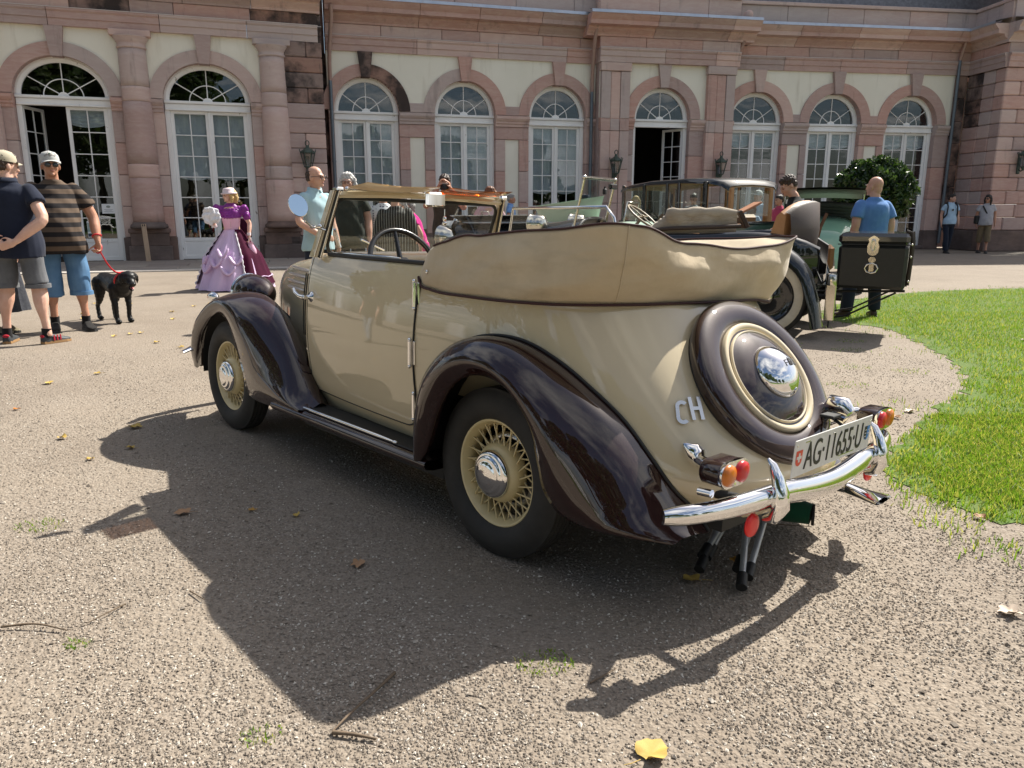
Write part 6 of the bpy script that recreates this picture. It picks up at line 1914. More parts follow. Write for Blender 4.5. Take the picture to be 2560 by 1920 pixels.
        q = MB(); so = [(-.045 + .0, -.0)]
        ol = [(.036, -.07), (.043, 0), (.050, .09), (.050, .14), (.034, .19), (0, .203), (-.034, .19), (-.050, .14), (-.050, .09), (-.043, 0), (-.036, -.07), (0, -.082)]
        q.add([(a_, b_, .003) for a_, b_ in ol] + [(a_ * .97, b_ * .98, .026) for a_, b_ in ol], [list(range(12))[::-1], list(range(12, 24))] + [[i, (i + 1) % 12, (i + 1) % 12 + 12, i + 12] for i in range(12)]); q.build('sole', so_, x)
    if extras: extras(o, S, HM, A, body, Ln)
    return o

# ---------- cloth patterns
def stripes():
    t = NT('brown_black_striped_jersey'); z = t.sep(t.coord('Object'))[2]
    w = t.math('FRACT', t.math('MULTIPLY', z, 1 / .090))
    thin = t.math('FRACT', t.math('MULTIPLY', z, 1 / .0625))
    t.base(t.mix(t.ramp(w, [(.49, 0.0), (.51, 1.0)]), (.120, .088, .066), (.024, .022, .023)))
    t.set(rough=.9, spec=.1); t.bump(t.noise(t.coord('Object'), 350, 2), .2, .002)
    return t.mat
def pinstripe():
    t = NT('black_pinstripe'); x = t.sep(t.coord('Object'))[0]
    w = t.math('FRACT', t.math('MULTIPLY', x, 1 / .034))
    t.base(t.mix(t.ramp(w, [(.80, 0.0), (.84, 1.0)]), (.016, .016, .015), (.30, .30, .27))); t.set(rough=.75, spec=.2)
    return t.mat
def motif():
    t = NT('white_shirt_navy_motifs'); v = t.coord('Object', (1, 1, 1.6))
    d = t.voro(v, 20, 'F1', 'Distance', .35)
    t.base(t.mix(t.ramp(d, [(.27, 1.0), (.31, 0.0)]), (.80, .80, .80), (.045, .035, .10))); t.set(rough=.9, spec=.1)
    return t.mat
M_denim = mk('blue_denim', (.075, .165, .30), .9, col2=(.13, .24, .39), vs=5, bump=.3, bs=400, bd=.002, spec=.1)
M_beigecap = cloth('beige_cap', (.50, .45, .34)); M_navy = cloth('navy_jersey', (.018, .023, .042), (.013, .017, .032)); M_greysh = cloth('grey_denim', (.15, .155, .165), (.10, .105, .115))

# 1 navy polo, hands clasped behind the back
def red_trim(o, S, HM, A, body, Ln):
    for s in (1, -1):
        sh_ = [c for c in o.children if c.name.startswith('shoe')][0 if s > 0 else 1]
        q = MB()
        for k in range(3): q.box((s * .044, .02 + .03 * k, .055), (.006, .012, .05), 0)
        q.build('red_stripe', M_redcloth, sh_)
        q = MB(); q.ell((0, -.068, .075), (.03, .014, .016), 10, 6); q.build('heel_patch', M_redcloth, sh_)
M_redcloth = cloth('red_suede', (.50, .03, .05))
person('person in navy polo shirt and grey shorts with hands clasped behind, seen from behind', (-4.83, 7.60, 0), 100, 1.85, 1.20, .05, 2, M_navy, .50, .80, M_greysh, .53, (.03, .032, .035), cloth('black_sock', (.015, .015, .016)), ('short', 'brown'), head_yaw=-42, head_pitch=-6,
       arms={1: dict(elbow=(.30, -.13, 1.14), wrist=(.10, -.23, .955), hd=(-.85, -.15, -.35), hn=(0, 1, .1), curl=.35), -1: dict(elbow=(-.33, -.12, 1.15), wrist=(-.13, -.20, .985), hd=(.85, -.25, -.45), hn=(0, 1, .2), curl=.35)},
       feet=((.20, -.05), (-.19, .04)), voxel=.0075, hat=('cap', M_beigecap), collar=True, toe=(-38, 6), shirt_folds=.005, extras=red_trim, shoe_mats=(plain('dark_trainer', (.035, .04, .045), .6), plain('gum_sole', (.30, .17, .07), .7)), cuff=M_greysh)
# 2 striped T-shirt, sunglasses, lead in hand
LEAD_HAND = {}
def lead_hold(o, S, HM, A, body, Ln):
    w = A[-1]['wrist'] + nrm(A[-1]['hd']) * .07
    LEAD_HAND['p'] = (o.matrix_basis @ S @ Matrix.Translation(w)).translation
    q = MB(); c = A[-1]['wrist'] + nrm(A[-1]['elbow'] - A[-1]['wrist']) * .06
    d = nrm(A[-1]['elbow'] - A[-1]['wrist']); u, v_ = frame_for(d)
    q.tube([c + .040 * (u * math.cos(t) + v_ * math.sin(t)) for t in np.linspace(0, 2 * PI, 15)[:-1]], .008, 6, closed=True); q.build('red_wrist_loop', M_redlead, o, S)
    q = MB(); q.ell((.035, .105, .085), (.016, .012, .010), 8, 6); x = q.build('cap_emblem', cloth('emblem_green', (.08, .16, .10)), body); x.matrix_local = HM @ Matrix.Translation((-.035, -.03, .015))
M_redlead = plain('red_lead', (.55, .02, .03), .5)
person('person in brown and black striped T-shirt with sunglasses and pale cap holding the lead', (-4.87, 8.42, 0), -58, 1.90, 1.20, .13, 1, stripes(), .62, .78, M_denim, .36, (.035, .03, .028), cloth('charcoal_sock', (.014, .014, .015)), ('short', 'grey'), head_yaw=4, head_pitch=2,
       arms={-1: dict(elbow=(-.315, .0, 1.12), wrist=(-.325, .12, .89), hd=(.05, .25, -1), hn=(.7, .6, .2), curl=1.15), 1: dict(elbow=(.33, -.03, 1.13), wrist=(.34, .06, .90))},
       feet=((.13, -.06), (-.15, .03)), voxel=.0075, glasses='sun', hat=('cap', cloth('pale_grey_cap', (.52, .52, .50))), toe=(-8, 14), extras=lead_hold, shoe_mats=(cloth('black_sneaker', (.022, .020, .019)), M_blackrub), cuff=M_denim)
# 3 hardly visible at the left edge
M_darkprint = cloth('dark_printed_cotton', (.028, .03, .042), (.06, .065, .075), vs=40)
pB = person('person in long dark printed skirt half hidden at the left edge', (-5.52, 8.25, 0), -20, 1.68, 1.0, .02, 0, cloth('black_top', (.02, .02, .022)), .6, .9, None, .1, (.20, .17, .11), None, ('long', 'brown'), voxel=.012, feet=((.09, .05), (-.09, -.02)))
q = MB(); q.grid([[((r_ + .02 * math.sin(9 * t)) * math.cos(t), (r_ * .85 + .02 * math.sin(9 * t)) * math.sin(t), z) for t in np.linspace(0, 2 * PI, 41)[:-1]] for z, r_ in ((1.02, .15), (.9, .19), (.6, .25), (.3, .30), (.24, .31))], wv=True, flip=True); q.build('skirt', M_darkprint, pB)

# ================================================================ the black dog
dog = thing('dog', 'black labrador standing on a red lead with open mouth', 'dog', (-4.715, 9.14, 0), R(-42 - 90))
# local: facing +Y
M_dog = mk('black_fur', (.0045, .0043, .0042), .45, col2=(.010, .0095, .009), vs=40, bump=.25, bs=180, bd=.003, stretch=(1, 1, .5), spec=.3)
b = MB()
ell = lambda c, r, rx=0: b.ell(c, r, 16, 12, rot=np.array(RX(rx).to_3x3()))
# trunk: deep chest narrowing to the belly
rows = []
for y, z, rx, rz in ((-.34, .49, .03, .04), (-.32, .48, .075, .085), (-.24, .47, .098, .105), (-.12, .455, .100, .105), (0, .44, .108, .122), (.12, .43, .118, .142), (.22, .435, .115, .140), (.29, .46, .085, .105), (.32, .48, .04, .05)):
    rows.append([(rx * math.cos(t), y, z + rz * math.sin(t)) for t in np.linspace(0, 2 * PI, 19)[:-1]])
b.grid(rows, wv=True); b.add(rows[0], [list(range(18))[::-1]]); b.add(rows[-1], [list(range(18))])
cap_tube(b, [(0, .20, .48), (.0, .29, .515), (-.01, .37, .535)], [.105, .092, .080])      # neck
HD = Matrix.Translation((-.015, .415, .535)) @ RZ(R(-6)) @ RX(R(-16))
for c, r in (((0, 0, .015), (.078, .088, .072)), ((0, .07, -.02), (.052, .06, .045)), ((0, .125, -.025), (.040, .05, .032)), ((0, .165, -.012), (.022, .014, .016)), ((.03, .055, .03), (.028, .03, .02)), ((-.03, .055, .03), (.028, .03, .02))): b.ell(c, r, 14, 10, M=HD)
b.ell((0, .10, -.070), (.030, .055, .014), 12, 8, M=HD @ RX(R(-14)))                     # lower jaw
for s in (1, -1):
    b.tube([(s * .066, -.015, .055), (s * .090, -.005, .03), (s * .094, .0, -.02), (s * .086, .01, -.065)], [.014, .020, .026, .012], 10, M=HD, flat=.55)
    # front leg, slightly staggered
    dy = .02 if s > 0 else -.03
    cap_tube(b, [(s * .085, .19, .42), (s * .09, .17 + dy, .30), (s * .085, .19 + dy, .20), (s * .08, .185 + dy, .08), (s * .08, .195 + dy, .035)], [.062, .045, .034, .026, .029])
    b.ell((s * .08, .225 + dy, .026), (.034, .052, .026), 12, 8)
    # hind leg: thigh, knee forward, hock back
    dy = -.03 if s > 0 else .03
    cap_tube(b, [(s * .075, -.24, .45), (s * .085, -.20 + dy, .33), (s * .085, -.235 + dy, .24), (s * .08, -.315 + dy, .165), (s * .08, -.30 + dy, .07), (s * .08, -.29 + dy, .035)], [.085, .070, .046, .029, .024, .028])
    b.ell((s * .08, -.262 + dy, .026), (.033, .050, .026), 12, 8)
cap_tube(b, [(0, -.33, .52), (0, -.40, .47), (-.01, -.44, .36), (-.01, -.46, .28)], [.032, .028, .022, .012])
db = link('body', remesh(b, .0085, 3, lambda p: .0015 * np.sin(p[:, 2] * 140 + 30 * p[:, 1]), M_dog, 'body'), dog)
q = MB(); q.ell((0, .176, -.006), (.016, .008, .012), 10, 8, M=HD); q.build('nose', plain('dog_nose', (.012, .012, .012), .25), db)
q = MB(); q.ell((0, .125, -.058), (.020, .035, .006), 10, 6, M=HD @ RX(R(-8))); q.build('tongue', plain('tongue_pink', (.45, .14, .14), .4), db)
for s in (1, -1):
    q = MB(); q.ell((s * .033, .078, .022), (.008, .006, .007), 8, 6, M=HD); q.build('eye', plain('dog_eye', (.03, .018, .01), .1), db)
# collar and lead
q = MB(); ca = np.array((0, .285, .515)); q.tube([ca + np.array((.096 * math.cos(t), .05 * math.sin(t) * .9, .075 * math.sin(t) * 1.05)) @ np.eye(3) for t in np.linspace(0, 2 * PI, 25)[:-1]], .011, 6, closed=True)
q.build('collar', M_redlead, dog)
lead = thing('dog_lead', 'thin red lead running from the striped man\'s hand to the dog', 'lead')
a = Vector(LEAD_HAND['p']); bpt = dog.matrix_basis @ Vector((-.02, .26, .60))
pts = [a + (bpt - a) * t - Vector((0, 0, .10 * math.sin(PI * t))) for t in np.linspace(0, 1, 14)]
q = MB(); q.tube(pts, .009, 6); q.build('strap', M_redlead, lead)
q = MB(); q.tube([pts[-1], pts[-1] + Vector((.02, -.02, -.035))], .008, 6); q.build('clip', M_nickel, lead)
q = MB(); q.tube([a + Vector((.035 * math.cos(t), .02 * math.sin(t), .05 * math.sin(t))) for t in np.linspace(0, 2 * PI, 13)[:-1]], .009, 6, closed=True); q.build('hand_loop', M_redlead, lead)

# ================================================================ lady in historical dress
M_lav = mk('lavender_satin', (.62, .45, .68), .42, col2=(.70, .54, .74), vs=4, spec=.25)
M_burg = mk('burgundy_velvet', (.060, .006, .026), .85, col2=(.042, .005, .018), vs=6, spec=.1)
M_purp = mk('purple_satin', (.17, .012, .19), .42, col2=(.24, .03, .26), vs=9, bump=.3, bs=35, spec=.4)
M_pink = mk('pink_satin', (.72, .40, .56), .5, col2=(.78, .48, .62), vs=6); M_lace = mk('white_lace', (.78, .75, .80), .8, bump=.5, bs=90)
M_pinkhat = mk('pink_felt', (.74, .58, .62), .85, col2=(.80, .70, .72), vs=12, bump=.3, bs=40)
def lady_bits(o, S, HM, A, body, Ln):
    rng = np.random.default_rng(4)
    def cone(name, mat, z0, z1, rf, a0, a1, fold, n=90, lev=26, off=0.0, ph=0.0):
        rows = []
        for i in range(lev):
            u = i / (lev - 1); z = z1 + (z0 - z1) * u
            row = []
            for t in np.linspace(a0, a1, n):
                r_ = rf(u) + off
                fo = fold * u**.7 * (math.sin(11 * t + ph + 2.2 * u) + .6 * math.sin(19 * t + 3 * u + ph * 2) + .4 * math.sin(7 * t - 4 * u))
                bx, by = 1.0, .95
                dr = -.10 * u * math.cos(t + PI / 2)      # a little longer behind
                row.append(((r_ + fo) * bx * math.cos(t), (r_ + fo + dr * .3) * by * math.sin(t), z))
            rows.append(row)
        q = MB(); q.grid(rows, flip=False); return q.build(name, mat, o, S)
    rf = lambda u: .135 + .30 * min(1, u * 2.2)**.9 * .62 + .32 * u**1.25
    cone('underskirt', M_lav, .02, 1.03, rf, 0, 2 * PI, .034)
    cone('overskirt', M_burg, .10, 1.04, rf, R(112), R(372), .016, off=.022, ph=1.3)
    # lace trim down the opening of the overskirt
    for a_ in (R(112), R(372)):
        q = MB(); pts = []
        for u in np.linspace(.05, 1, 26):
            r_ = rf(u) + .03 + .012 * math.sin(u * 60); pts.append((r_ * math.cos(a_), r_ * .95 * math.sin(a_), 1.04 + (.10 - 1.04) * u))
        q.tube(pts, [.014 + .007 * math.sin(i * 2.4) for i in range(26)], 6); q.build('lace_trim', M_lace, o, S)
    q = MB(); pts = [((rf(.86) + .04 + .012 * math.sin(t * 26)) * math.cos(t), (rf(.86) + .04 + .012 * math.sin(t * 26)) * .95 * math.sin(t), .235 + .01 * math.sin(t * 13)) for t in np.linspace(R(116), R(368), 60)]
    q.tube(pts, .009, 6); q.build('ribbon', M_lav, o, S)
    # gathered swags on the front
    for k, (a_, zc) in enumerate(((R(60), .46), (R(85), .33), (R(100), .50), (R(38), .36), (R(72), .62), (R(22), .5))):
        q = MB(); u = (1.03 - zc) / 1.01; r_ = rf(u) + .012
        pts = [((r_ + .05 * w_) * math.cos(a_ + da), (r_ + .05 * w_) * .95 * math.sin(a_ + da), zc + dz) for da, dz, w_ in ((-.22, .10, 0), (-.1, .0, .5), (0, -.04, .7), (.12, .0, .5), (.24, .11, 0))]
        q.tube(cr(np.array(pts), 12), [.015] + [.038] * 10 + [.015], 8, flat=.6); q.build('swag', M_lav, o, S)
    # train
    q = MB(); q.grid([[(x_, y_, .015 + .02 * abs(math.sin(9 * x_ + 6 * y_)) + .05 * (1 - v_)) for x_, y_, v_ in [(-.10 - .38 * v - .03 * math.sin(w * 9), -.35 - .20 * w + .12 * v, v) for w in np.linspace(-.8, 1, 14)]] for v in np.linspace(0, 1, 12)]); q.build('train', mk('pink_tulle', (.75, .45, .60), .8), o)
    # corset, ruffles
    q = MB(); ell_stack(q, [(0, 0, 1.0, .138, .108), (0, 0, 1.08, .132, .102), (0, .005, 1.18, .150, .118), (0, .008, 1.235, .158, .124)], 26); c_ = q.build('corset', M_pink, o, S)
    for k in range(6):
        q = MB(); q.ell((0, .112 + .008 * (k / 5), 1.02 + .036 * k), (.006, .004, .006), 8, 5); q.build('hook', M_nickel, c_)
    for k in range(4):
        q = MB(); pts = [((.155 + .02 * k - .03 * (k > 2)) * .82 * math.cos(t), .02 + (.115 - .014 * k) * math.sin(t), 1.25 + .040 * k + .012 * math.sin(t * 15 + k)) for t in np.linspace(R(0), R(180), 30)]
        q.tube(pts, [.020 + .005 * math.sin(i * 1.9) for i in range(30)], 8); q.build('ruffle', M_purp, o, S)
    for s in (1, -1):
        q = MB(); q.ell((s * .225, -.01, 1.385), (.075, .080, .085), 16, 12); q.ell((s * .262, .01, 1.27), (.066, .07, .085), 14, 10)
        me = remesh(q, .010, 2, folds(.008, 60, 3 + s), M_purp, 'puffed_sleeve'); link('puffed_sleeve', me, o, S)
        a = A[s]; q = MB(); w = a['wrist']; d = nrm(a['hd']); q.tube([w - d * .05, w + d * .0], [.036, .034], 12); q.build('glove_cuff', M_pinkhat, o, S)
lady = person('person in lavender and burgundy historical gown with purple blouse and pink hat', (-4.66, 13.05, 0), -78, 1.66, .92, 0, 2, M_purp, .45, 1.24, None, .1, (.3, .2, .25), None, ('bob', 'blond'), head_yaw=-62, head_pitch=-4,
       arms={1: dict(elbow=(.30, .05, 1.12), wrist=(.24, .28, 1.13), hd=(.05, .5, .6), hn=(-.5, .3, .2), curl=.9), -1: dict(elbow=(-.30, .0, 1.13), wrist=(-.29, .10, .93), hd=(0, .2, -1), hn=(.5, .3, 0), curl=1.0)}, voxel=.0095, hat=('bonnet', M_pinkhat), shirt_folds=.008, extras=lady_bits)
LM = lady.matrix_basis
def at_lady(x, y, z): return LM @ Vector((x * 1.66 / 1.75, y * 1.66 / 1.75, z * 1.66 / 1.75))
fan = thing('feather_fan', 'round white feather fan held up by the lady in the gown', 'fan'); fan.location = at_lady(.27, .36, 1.24); fan.rotation_euler = lady.rotation_euler
q = MB()
for k in range(60):
    a = k * 2.4; r_ = .125 * math.sqrt(k / 60); q.ell((r_ * math.cos(a), .02 * math.sin(k), r_ * math.sin(a) + .03), (.034, .02, .034), 8, 6)
fm = remesh(q, .010, 1, folds(.006, 90, 8), mk('white_feather', (.85, .84, .88), .9, bump=.6, bs=60), 'plume'); link('plume', fm, fan)
q = MB(); q.tube([(0, 0, -.05), (0, 0, -.16)], .008, 6); q.build('handle', M_lace, fan)
bag = thing('drawstring_bag', 'pink satin drawstring bag hanging from the lady\'s wrist', 'bag'); bag.location = at_lady(-.31, .17, .70); bag.rotation_euler = lady.rotation_euler
q = MB(); q.lathe([(0, -.12), (.06, -.115), (.085, -.07), (.08, -.01), (.05, .06), (.035, .09), (.05, .11)], 20, M=SC(1.1, .7, 1)); q.build('pouch', M_pink, bag)
q = MB(); q.tube([(-.03, 0, .09), (-.02, 0, .17), (0, 0, .19), (.02, 0, .17), (.03, 0, .09)], .005, 6); q.build('cord', M_pinkhat, bag)

# ================================================================ onlookers behind the cars
M_teal = cloth('pale_aqua_polo', (.42, .58, .62), (.34, .50, .54)); M_olive = cloth('dark_olive_tee', (.030, .036, .028)); M_blackc = cloth('black_cotton', (.018, .018, .018)); M_khaki = cloth('khaki_cotton', (.20, .15, .09)); M_dkjean = cloth('dark_jeans', (.022, .028, .045))
person('person with spectacles and trimmed beard in pale aqua polo beside the windscreen', (-2.27, 9.15, 0), -38, 1.80, 1.02, .02, 0, M_teal, .55, .82, M_dkjean, .1, hair=('receding', 'brown'), glasses='clear', collar=True, head_yaw=18, voxel=.009,
       arms={1: dict(elbow=(.27, .04, 1.14), wrist=(.12, .22, .98), hd=(-.8, .4, -.2), hn=(0, -1, 0), curl=.5)})
person('person with long white hair and glasses in dark olive T-shirt', (-2.12, 10.25, 0), -84, 1.78, 1.12, .05, 0, M_olive, .6, .80, M_dkjean, .1, hair=('bob', 'white'), glasses='clear', voxel=.010)
person('person in white shirt with navy motifs and straw boater, back turned', (-1.72, 10.55, 0), 96, 1.63, 1.10, .02, 1, motif(), .6, .80, M_denim, .1, hair=('short', 'grey'), hat=('straw', mk('straw', (.62, .46, .22), .8, bump=.4, bs=120)), voxel=.011)
person('person in black pinstripe jacket and cream hat, back turned', (-1.40, 9.45, 0), 92, 1.58, 1.16, .02, 0, pinstripe(), 2, .78, M_dkjean, .1, hair=('short', 'grey'), hat=('straw', mk('cream_straw', (.74, .68, .56), .8, bump=.4, bs=120)), voxel=.010, jacket=True)
person('person stooping in magenta dress with glasses', (-1.26, 11.0, 0), 190, 1.50, .95, 0, 0, cloth('magenta_cotton', (.62, .02, .24), (.50, .012, .20)), .5, .55, cloth('magenta_skirt', (.62, .02, .24)), .1, hair=('bob', 'grey'), glasses='clear', head_pitch=-18, lean=.35, voxel=.011)
def cam_extra(o, S, HM, A, body, Ln):
    q = MB(); q.box((0, .17, -.01), (.13, .06, .085), .012); q.lathe([(.032, 0), (.032, .06), (.0, .06)], 14, 0, True, Matrix.Translation((0, .2, -.01)) @ RX(R(-90))); x = q.build('camera', M_blackrub, o); x.matrix_local = S @ HM
person('person with tousled brown hair lifting a camera to the eye', (-1.0, 11.8, 0), -86, 1.82, 1.0, 0, 1, cloth('dark_vest', (.025, .02, .02)), .3, .84, M_dkjean, .1, hair=('short', 'brown'), head_pitch=-14, voxel=.010, extras=cam_extra,
       arms={1: dict(elbow=(.27, .18, 1.30), wrist=(.085, .20, 1.56), hd=(-.3, .2, 1), hn=(-1, 0, 0), curl=.7), -1: dict(elbow=(-.27, .18, 1.28), wrist=(-.085, .20, 1.54), hd=(.3, .2, 1), hn=(1, 0, 0), curl=.7)})
person('person with auburn hair and sunglasses behind the amber visor', (-.32, 11.6, 0), -75, 1.64, .92, 0, 0, cloth('pale_pink_blouse', (.60, .40, .42)), .6, .8, M_dkjean, .1, hair=('bob', 'auburn'), glasses='sun', voxel=.012)
person('person with grey hair in blue shirt near the palace wall', (-.03, 20.5, 0), -10, 1.70, 1.0, .02, 1, cloth('sky_blue_shirt', (.20, .36, .66)), .6, .84, M_dkjean, .1, hair=('short', 'grey'), voxel=.014, collar=True)
person('person in navy peaked cap behind the raised windscreen', (1.42, 15.6, 0), -85, 1.60, 1.0, 0, 0, cloth('navy_uniform', (.02, .025, .05)), 2, .8, M_dkjean, .1, hair=('short', 'dark'), hat=('peaked', cloth('navy_cap', (.018, .022, .05))), voxel=.014)
# beyond the limousine
person('person with long blond hair seen through the limousine\'s front window', (2.66, 17.0, 0), -100, 1.60, .95, 0, 0, cloth('cream_blouse', (.62, .54, .46)), .6, .8, M_khaki, .1, hair=('long', 'blond'), voxel=.014)
person('person with dark hair holding a phone beyond the limousine', (3.22, 16.4, 0), -95, 1.46, .95, 0, 1, M_blackc, .5, .8, M_dkjean, .1, hair=('long', 'dark'), voxel=.014, arms={1: dict(elbow=(.2, .2, 1.25), wrist=(.05, .25, 1.42), hd=(0, .2, 1), hn=(-1, 0, 0), curl=.6)})
person('person in grey T-shirt looking at the paper in the limousine window', (3.95, 17.2, 0), -120, 1.66, 1.0, .02, 1, cloth('grey_tee', (.30, .31, .32)), .6, .82, M_dkjean, .1, hair=('short', 'brown'), voxel=.014, head_pitch=-15)
person('child with light brown hair in pale blue behind the limousine', (4.95, 16.3, 0), 75, 1.44, .9, 0, 0, cloth('pale_blue_tee', (.45, .55, .66)), .6, .82, M_denim, .1, hair=('long', 'auburn'), voxel=.014)
person('person in pale cap and blue shirt behind the limousine', (5.35, 17.2, 0), -140, 1.72, 1.0, .02, 0, cloth('light_blue_shirt', (.40, .52, .66)), .6, .82, M_khaki, .1, hair=('short', 'grey'), hat=('cap', cloth('white_cap', (.66, .66, .64))), voxel=.014)
person('person in raspberry shirt behind the limousine\'s rear quarter', (5.72, 16.9, 0), 200, 1.62, 1.0, .02, 1, cloth('raspberry_shirt', (.46, .06, .12)), .6, .82, M_dkjean, .1, hair=('short', 'dark'), voxel=.014)
# young man leaning over the tourer, leather bag
def bag_strap(o, S, HM, A, body, Ln):
    q = MB(); q.tube([Ln(vec(.10, -.13, 1.42)), Ln(vec(.13, -.155, 1.2)), vec(.17, -.13, .95), vec(.2, -.08, .84)], .012, 6, flat=2.0); q.build('strap', M_leath, o, S)
yg = person('person with brown hair in black T-shirt leaning over the tourer', (3.62, 9.75, 0), 170, 1.74, .96, 0, 0, M_blackc, .55, .84, M_dkjean, .1, hair=('short', 'brown'), head_yaw=15, head_pitch=-28, lean=.28, voxel=.010, extras=bag_strap,
       arms={-1: dict(elbow=(-.30, .22, 1.16), wrist=(-.20, .42, 1.05), hd=(.2, 1, -.3), hn=(0, 0, -1), curl=.6), 1: dict(elbow=(.34, -.05, 1.16), wrist=(.20, .12, 1.02), hd=(-.6, .5, -.2), hn=(0, 0, -1), curl=.6)})
sb = thing('shoulder_bag', 'brown woven leather shoulder bag behind the leaning youth', 'bag', (3.80, 9.50, .60), R(-20))
q = MB(); q.box((0, 0, .13), (.24, .11, .32), .045); q.build('pouch', mk('woven_leather', (.30, .13, .04), .5, col2=(.22, .09, .03), vs=30, bump=.8, bs=45), sb)
q = MB(); q.tube([(-.10, 0, .27), (-.06, .02, .50), (0, .05, .66)], .010, 6, flat=2.2); q.build('strap', M_leath, sb)
# bald man in blue
person('bald person in bright blue T-shirt and dark jeans, seen from behind', (4.36, 9.52, 0), 100, 1.70, 1.22, .07, 0, cloth('bright_blue_tee', (.13, .27, .56), (.09, .20, .44)), .66, .76, M_dkjean, .06, (.05, .025, .012), None, ('bald', 'grey'), head_yaw=22, voxel=.009, feet=((.16, .02), (-.22, .06)), toe=(-20, 60), shirt_folds=.008)
# two visitors walking by the right wing
def pack(o, S, HM, A, body, Ln):
    for s in (1, -1):
        q = MB(); q.tube([(s * .12, -.10, 1.46), (s * .125, .02, 1.49), (s * .135, .125, 1.38), (s * .15, .12, 1.15), (s * .17, .0, 1.05)], .017, 6, flat=1.8); q.build('backpack_strap', M_blackrub, o, S)
    q = MB(); q.box((0, -.20, 1.25), (.28, .16, .42), .05); q.build('backpack', M_blackrub, o, S)
def sling(o, S, HM, A, body, Ln):
    q = MB(); q.tube([(.13, .10, 1.42), (.02, .16, 1.2), (-.16, .10, 1.0)], .014, 6, flat=1.6); q.build('sling', M_blackrub, o, S)
    q = MB(); q.box((.24, .0, 1.0), (.12, .2, .26), .03); q.build('hip_bag', M_blackrub, o, S)
def sunpend(o, S, HM, A, body, Ln):
    pack(o, S, HM, A, body, Ln)
    q = MB(); q.box((0, .152, 1.28), (.05, .012, .06), .01); q.build('hanging_sunglasses', M_lens, o, S)
person('person in light blue polo with black backpack straps walking by the right wing', (13.35, 24.0, 0), -95, 1.78, 1.0, .02, 0, cloth('light_blue_polo', (.45, .62, .78)), .6, .86, M_dkjean, .06, (.02, .02, .02), None, ('short', 'dark'), head_yaw=40, voxel=.013, feet=((.07, .12), (-.07, -.14)), collar=True, extras=sunpend)
person('person with long dark hair and sunglasses in grey T-shirt walking by the right wing', (14.45, 24.0, 0), -110, 1.76, 1.08, .05, 1, cloth('ash_grey_tee', (.44, .43, .45)), .6, .84, M_khaki, .32, (.03, .03, .03), None, ('long', 'dark'), glasses='sun', head_yaw=-35, voxel=.013, feet=((.08, -.12), (-.08, .14)), extras=sling)

# passer-by left of the picture, mirrored in the door
person('person in jeans and dark top walking left of the picture, mirrored in the car door', (-6.1, 5.35, 0), 10, 1.74, 1.0, .02, 0, M_olive, .6, .84, cloth('pale_jeans', (.22, .27, .34)), .1, (.05, .06, .06), None, ('short', 'brown'), voxel=.014, feet=((.08, .16), (-.08, -.16)))
# ================================================================ laurel ball by the palace
def leaf_cloud(name, centers, radius_fn, n, size, mats, parent, seed, M=None, inner=.55):
    """many small folded leaves spread through a volume"""
    rng = np.random.default_rng(seed)
    V, F, MI = [], [], []
    P = centers(rng, n)
    d = rng.normal(size=(n, 3)); d /= np.linalg.norm(d, axis=1)[:, None]
    u = np.cross(d, rng.normal(size=(n, 3))); u /= np.linalg.norm(u, axis=1)[:, None]
    s = size * rng.uniform(.6, 1.4, n)[:, None]
    w = np.cross(d, u)
    a = P - d * s; b = P + d * s; l = P + u * s * .42 + w * s * .12; r = P - u * s * .42 + w * s * .12
    V = np.stack([a, l, b, r], 1).reshape(-1, 3)
    k = np.arange(n)[:, None] * 4
    F = (k + np.array([[0, 1, 2, 3]])).tolist()
    me = bpy.data.meshes.new(name); me.from_pydata(V.tolist(), [], F)
    for m in mats: me.materials.append(m)
    me.polygons.foreach_set('material_index', rng.integers(0, len(mats), n).tolist()); me.update()
    return link(name, me, parent, M)
def leaf_mat(name, c, tr=.25, rough=.35):
    t = NT(name); v = t.coord('Object')
    t.base(t.mix(t.noise(v, 3, 3), c, tuple(x * .6 for x in c))); t.set(rough=rough, spec=.5)
    tl = t.new('ShaderNodeBsdfTranslucent'); tl.inputs[0].default_value = (c[0] * 1.6, c[1] * 1.8, c[2], 1)
    mx = t.new('ShaderNodeMixShader'); mx.inputs[0].default_value = tr
    t.l(t.b.outputs[0], mx.inputs[1]); t.l(tl.outputs[0], mx.inputs[2]); t.l(mx.outputs[0], t.out.inputs[0])
    return t.mat
M_laurel = [leaf_mat('laurel_leaf', (.030, .060, .018), .15, .28), leaf_mat('laurel_leaf_dark', (.018, .040, .012), .12, .28), leaf_mat('laurel_leaf_young', (.075, .12, .03), .2, .3)]
M_bark = mk('bark', (.12, .09, .065), .9, col2=(.07, .055, .04), vs=9, bump=.8, bs=22, bd=.02, stretch=(1, 1, .3))
laurel = thing('laurel_tree', 'clipped dark laurel ball on a stem in front of the right windows', 'tree', (7.72, 16.9, 0))
q = MB(); q.tube(cr(np.array([(0, 0, .55), (.02, .01, .9), (-.01, 0, 1.2), (0, 0, 1.6)]), 8), [.06, .05, .045, .05] * 2, 10)
for a in range(6): q.tube([(0, 0, 1.2), (.3 * math.cos(a), .3 * math.sin(a), 1.5 + .1 * (a % 3))], [.03, .012], 6)
q.build('trunk', M_bark, laurel)
def ball(rng, n):
    d = rng.normal(size=(n, 3)); d /= np.linalg.norm(d, axis=1)[:, None]
    r = .80 * (1 - .35 * rng.uniform(0, 1, n)**2.2) * (1 + .05 * np.sin(d[:, 0] * 9 + d[:, 2] * 7) + .04 * np.sin(d[:, 1] * 13))
    return d * r[:, None] * np.array([1, 1, .86]) + np.array([0, 0, 1.68])
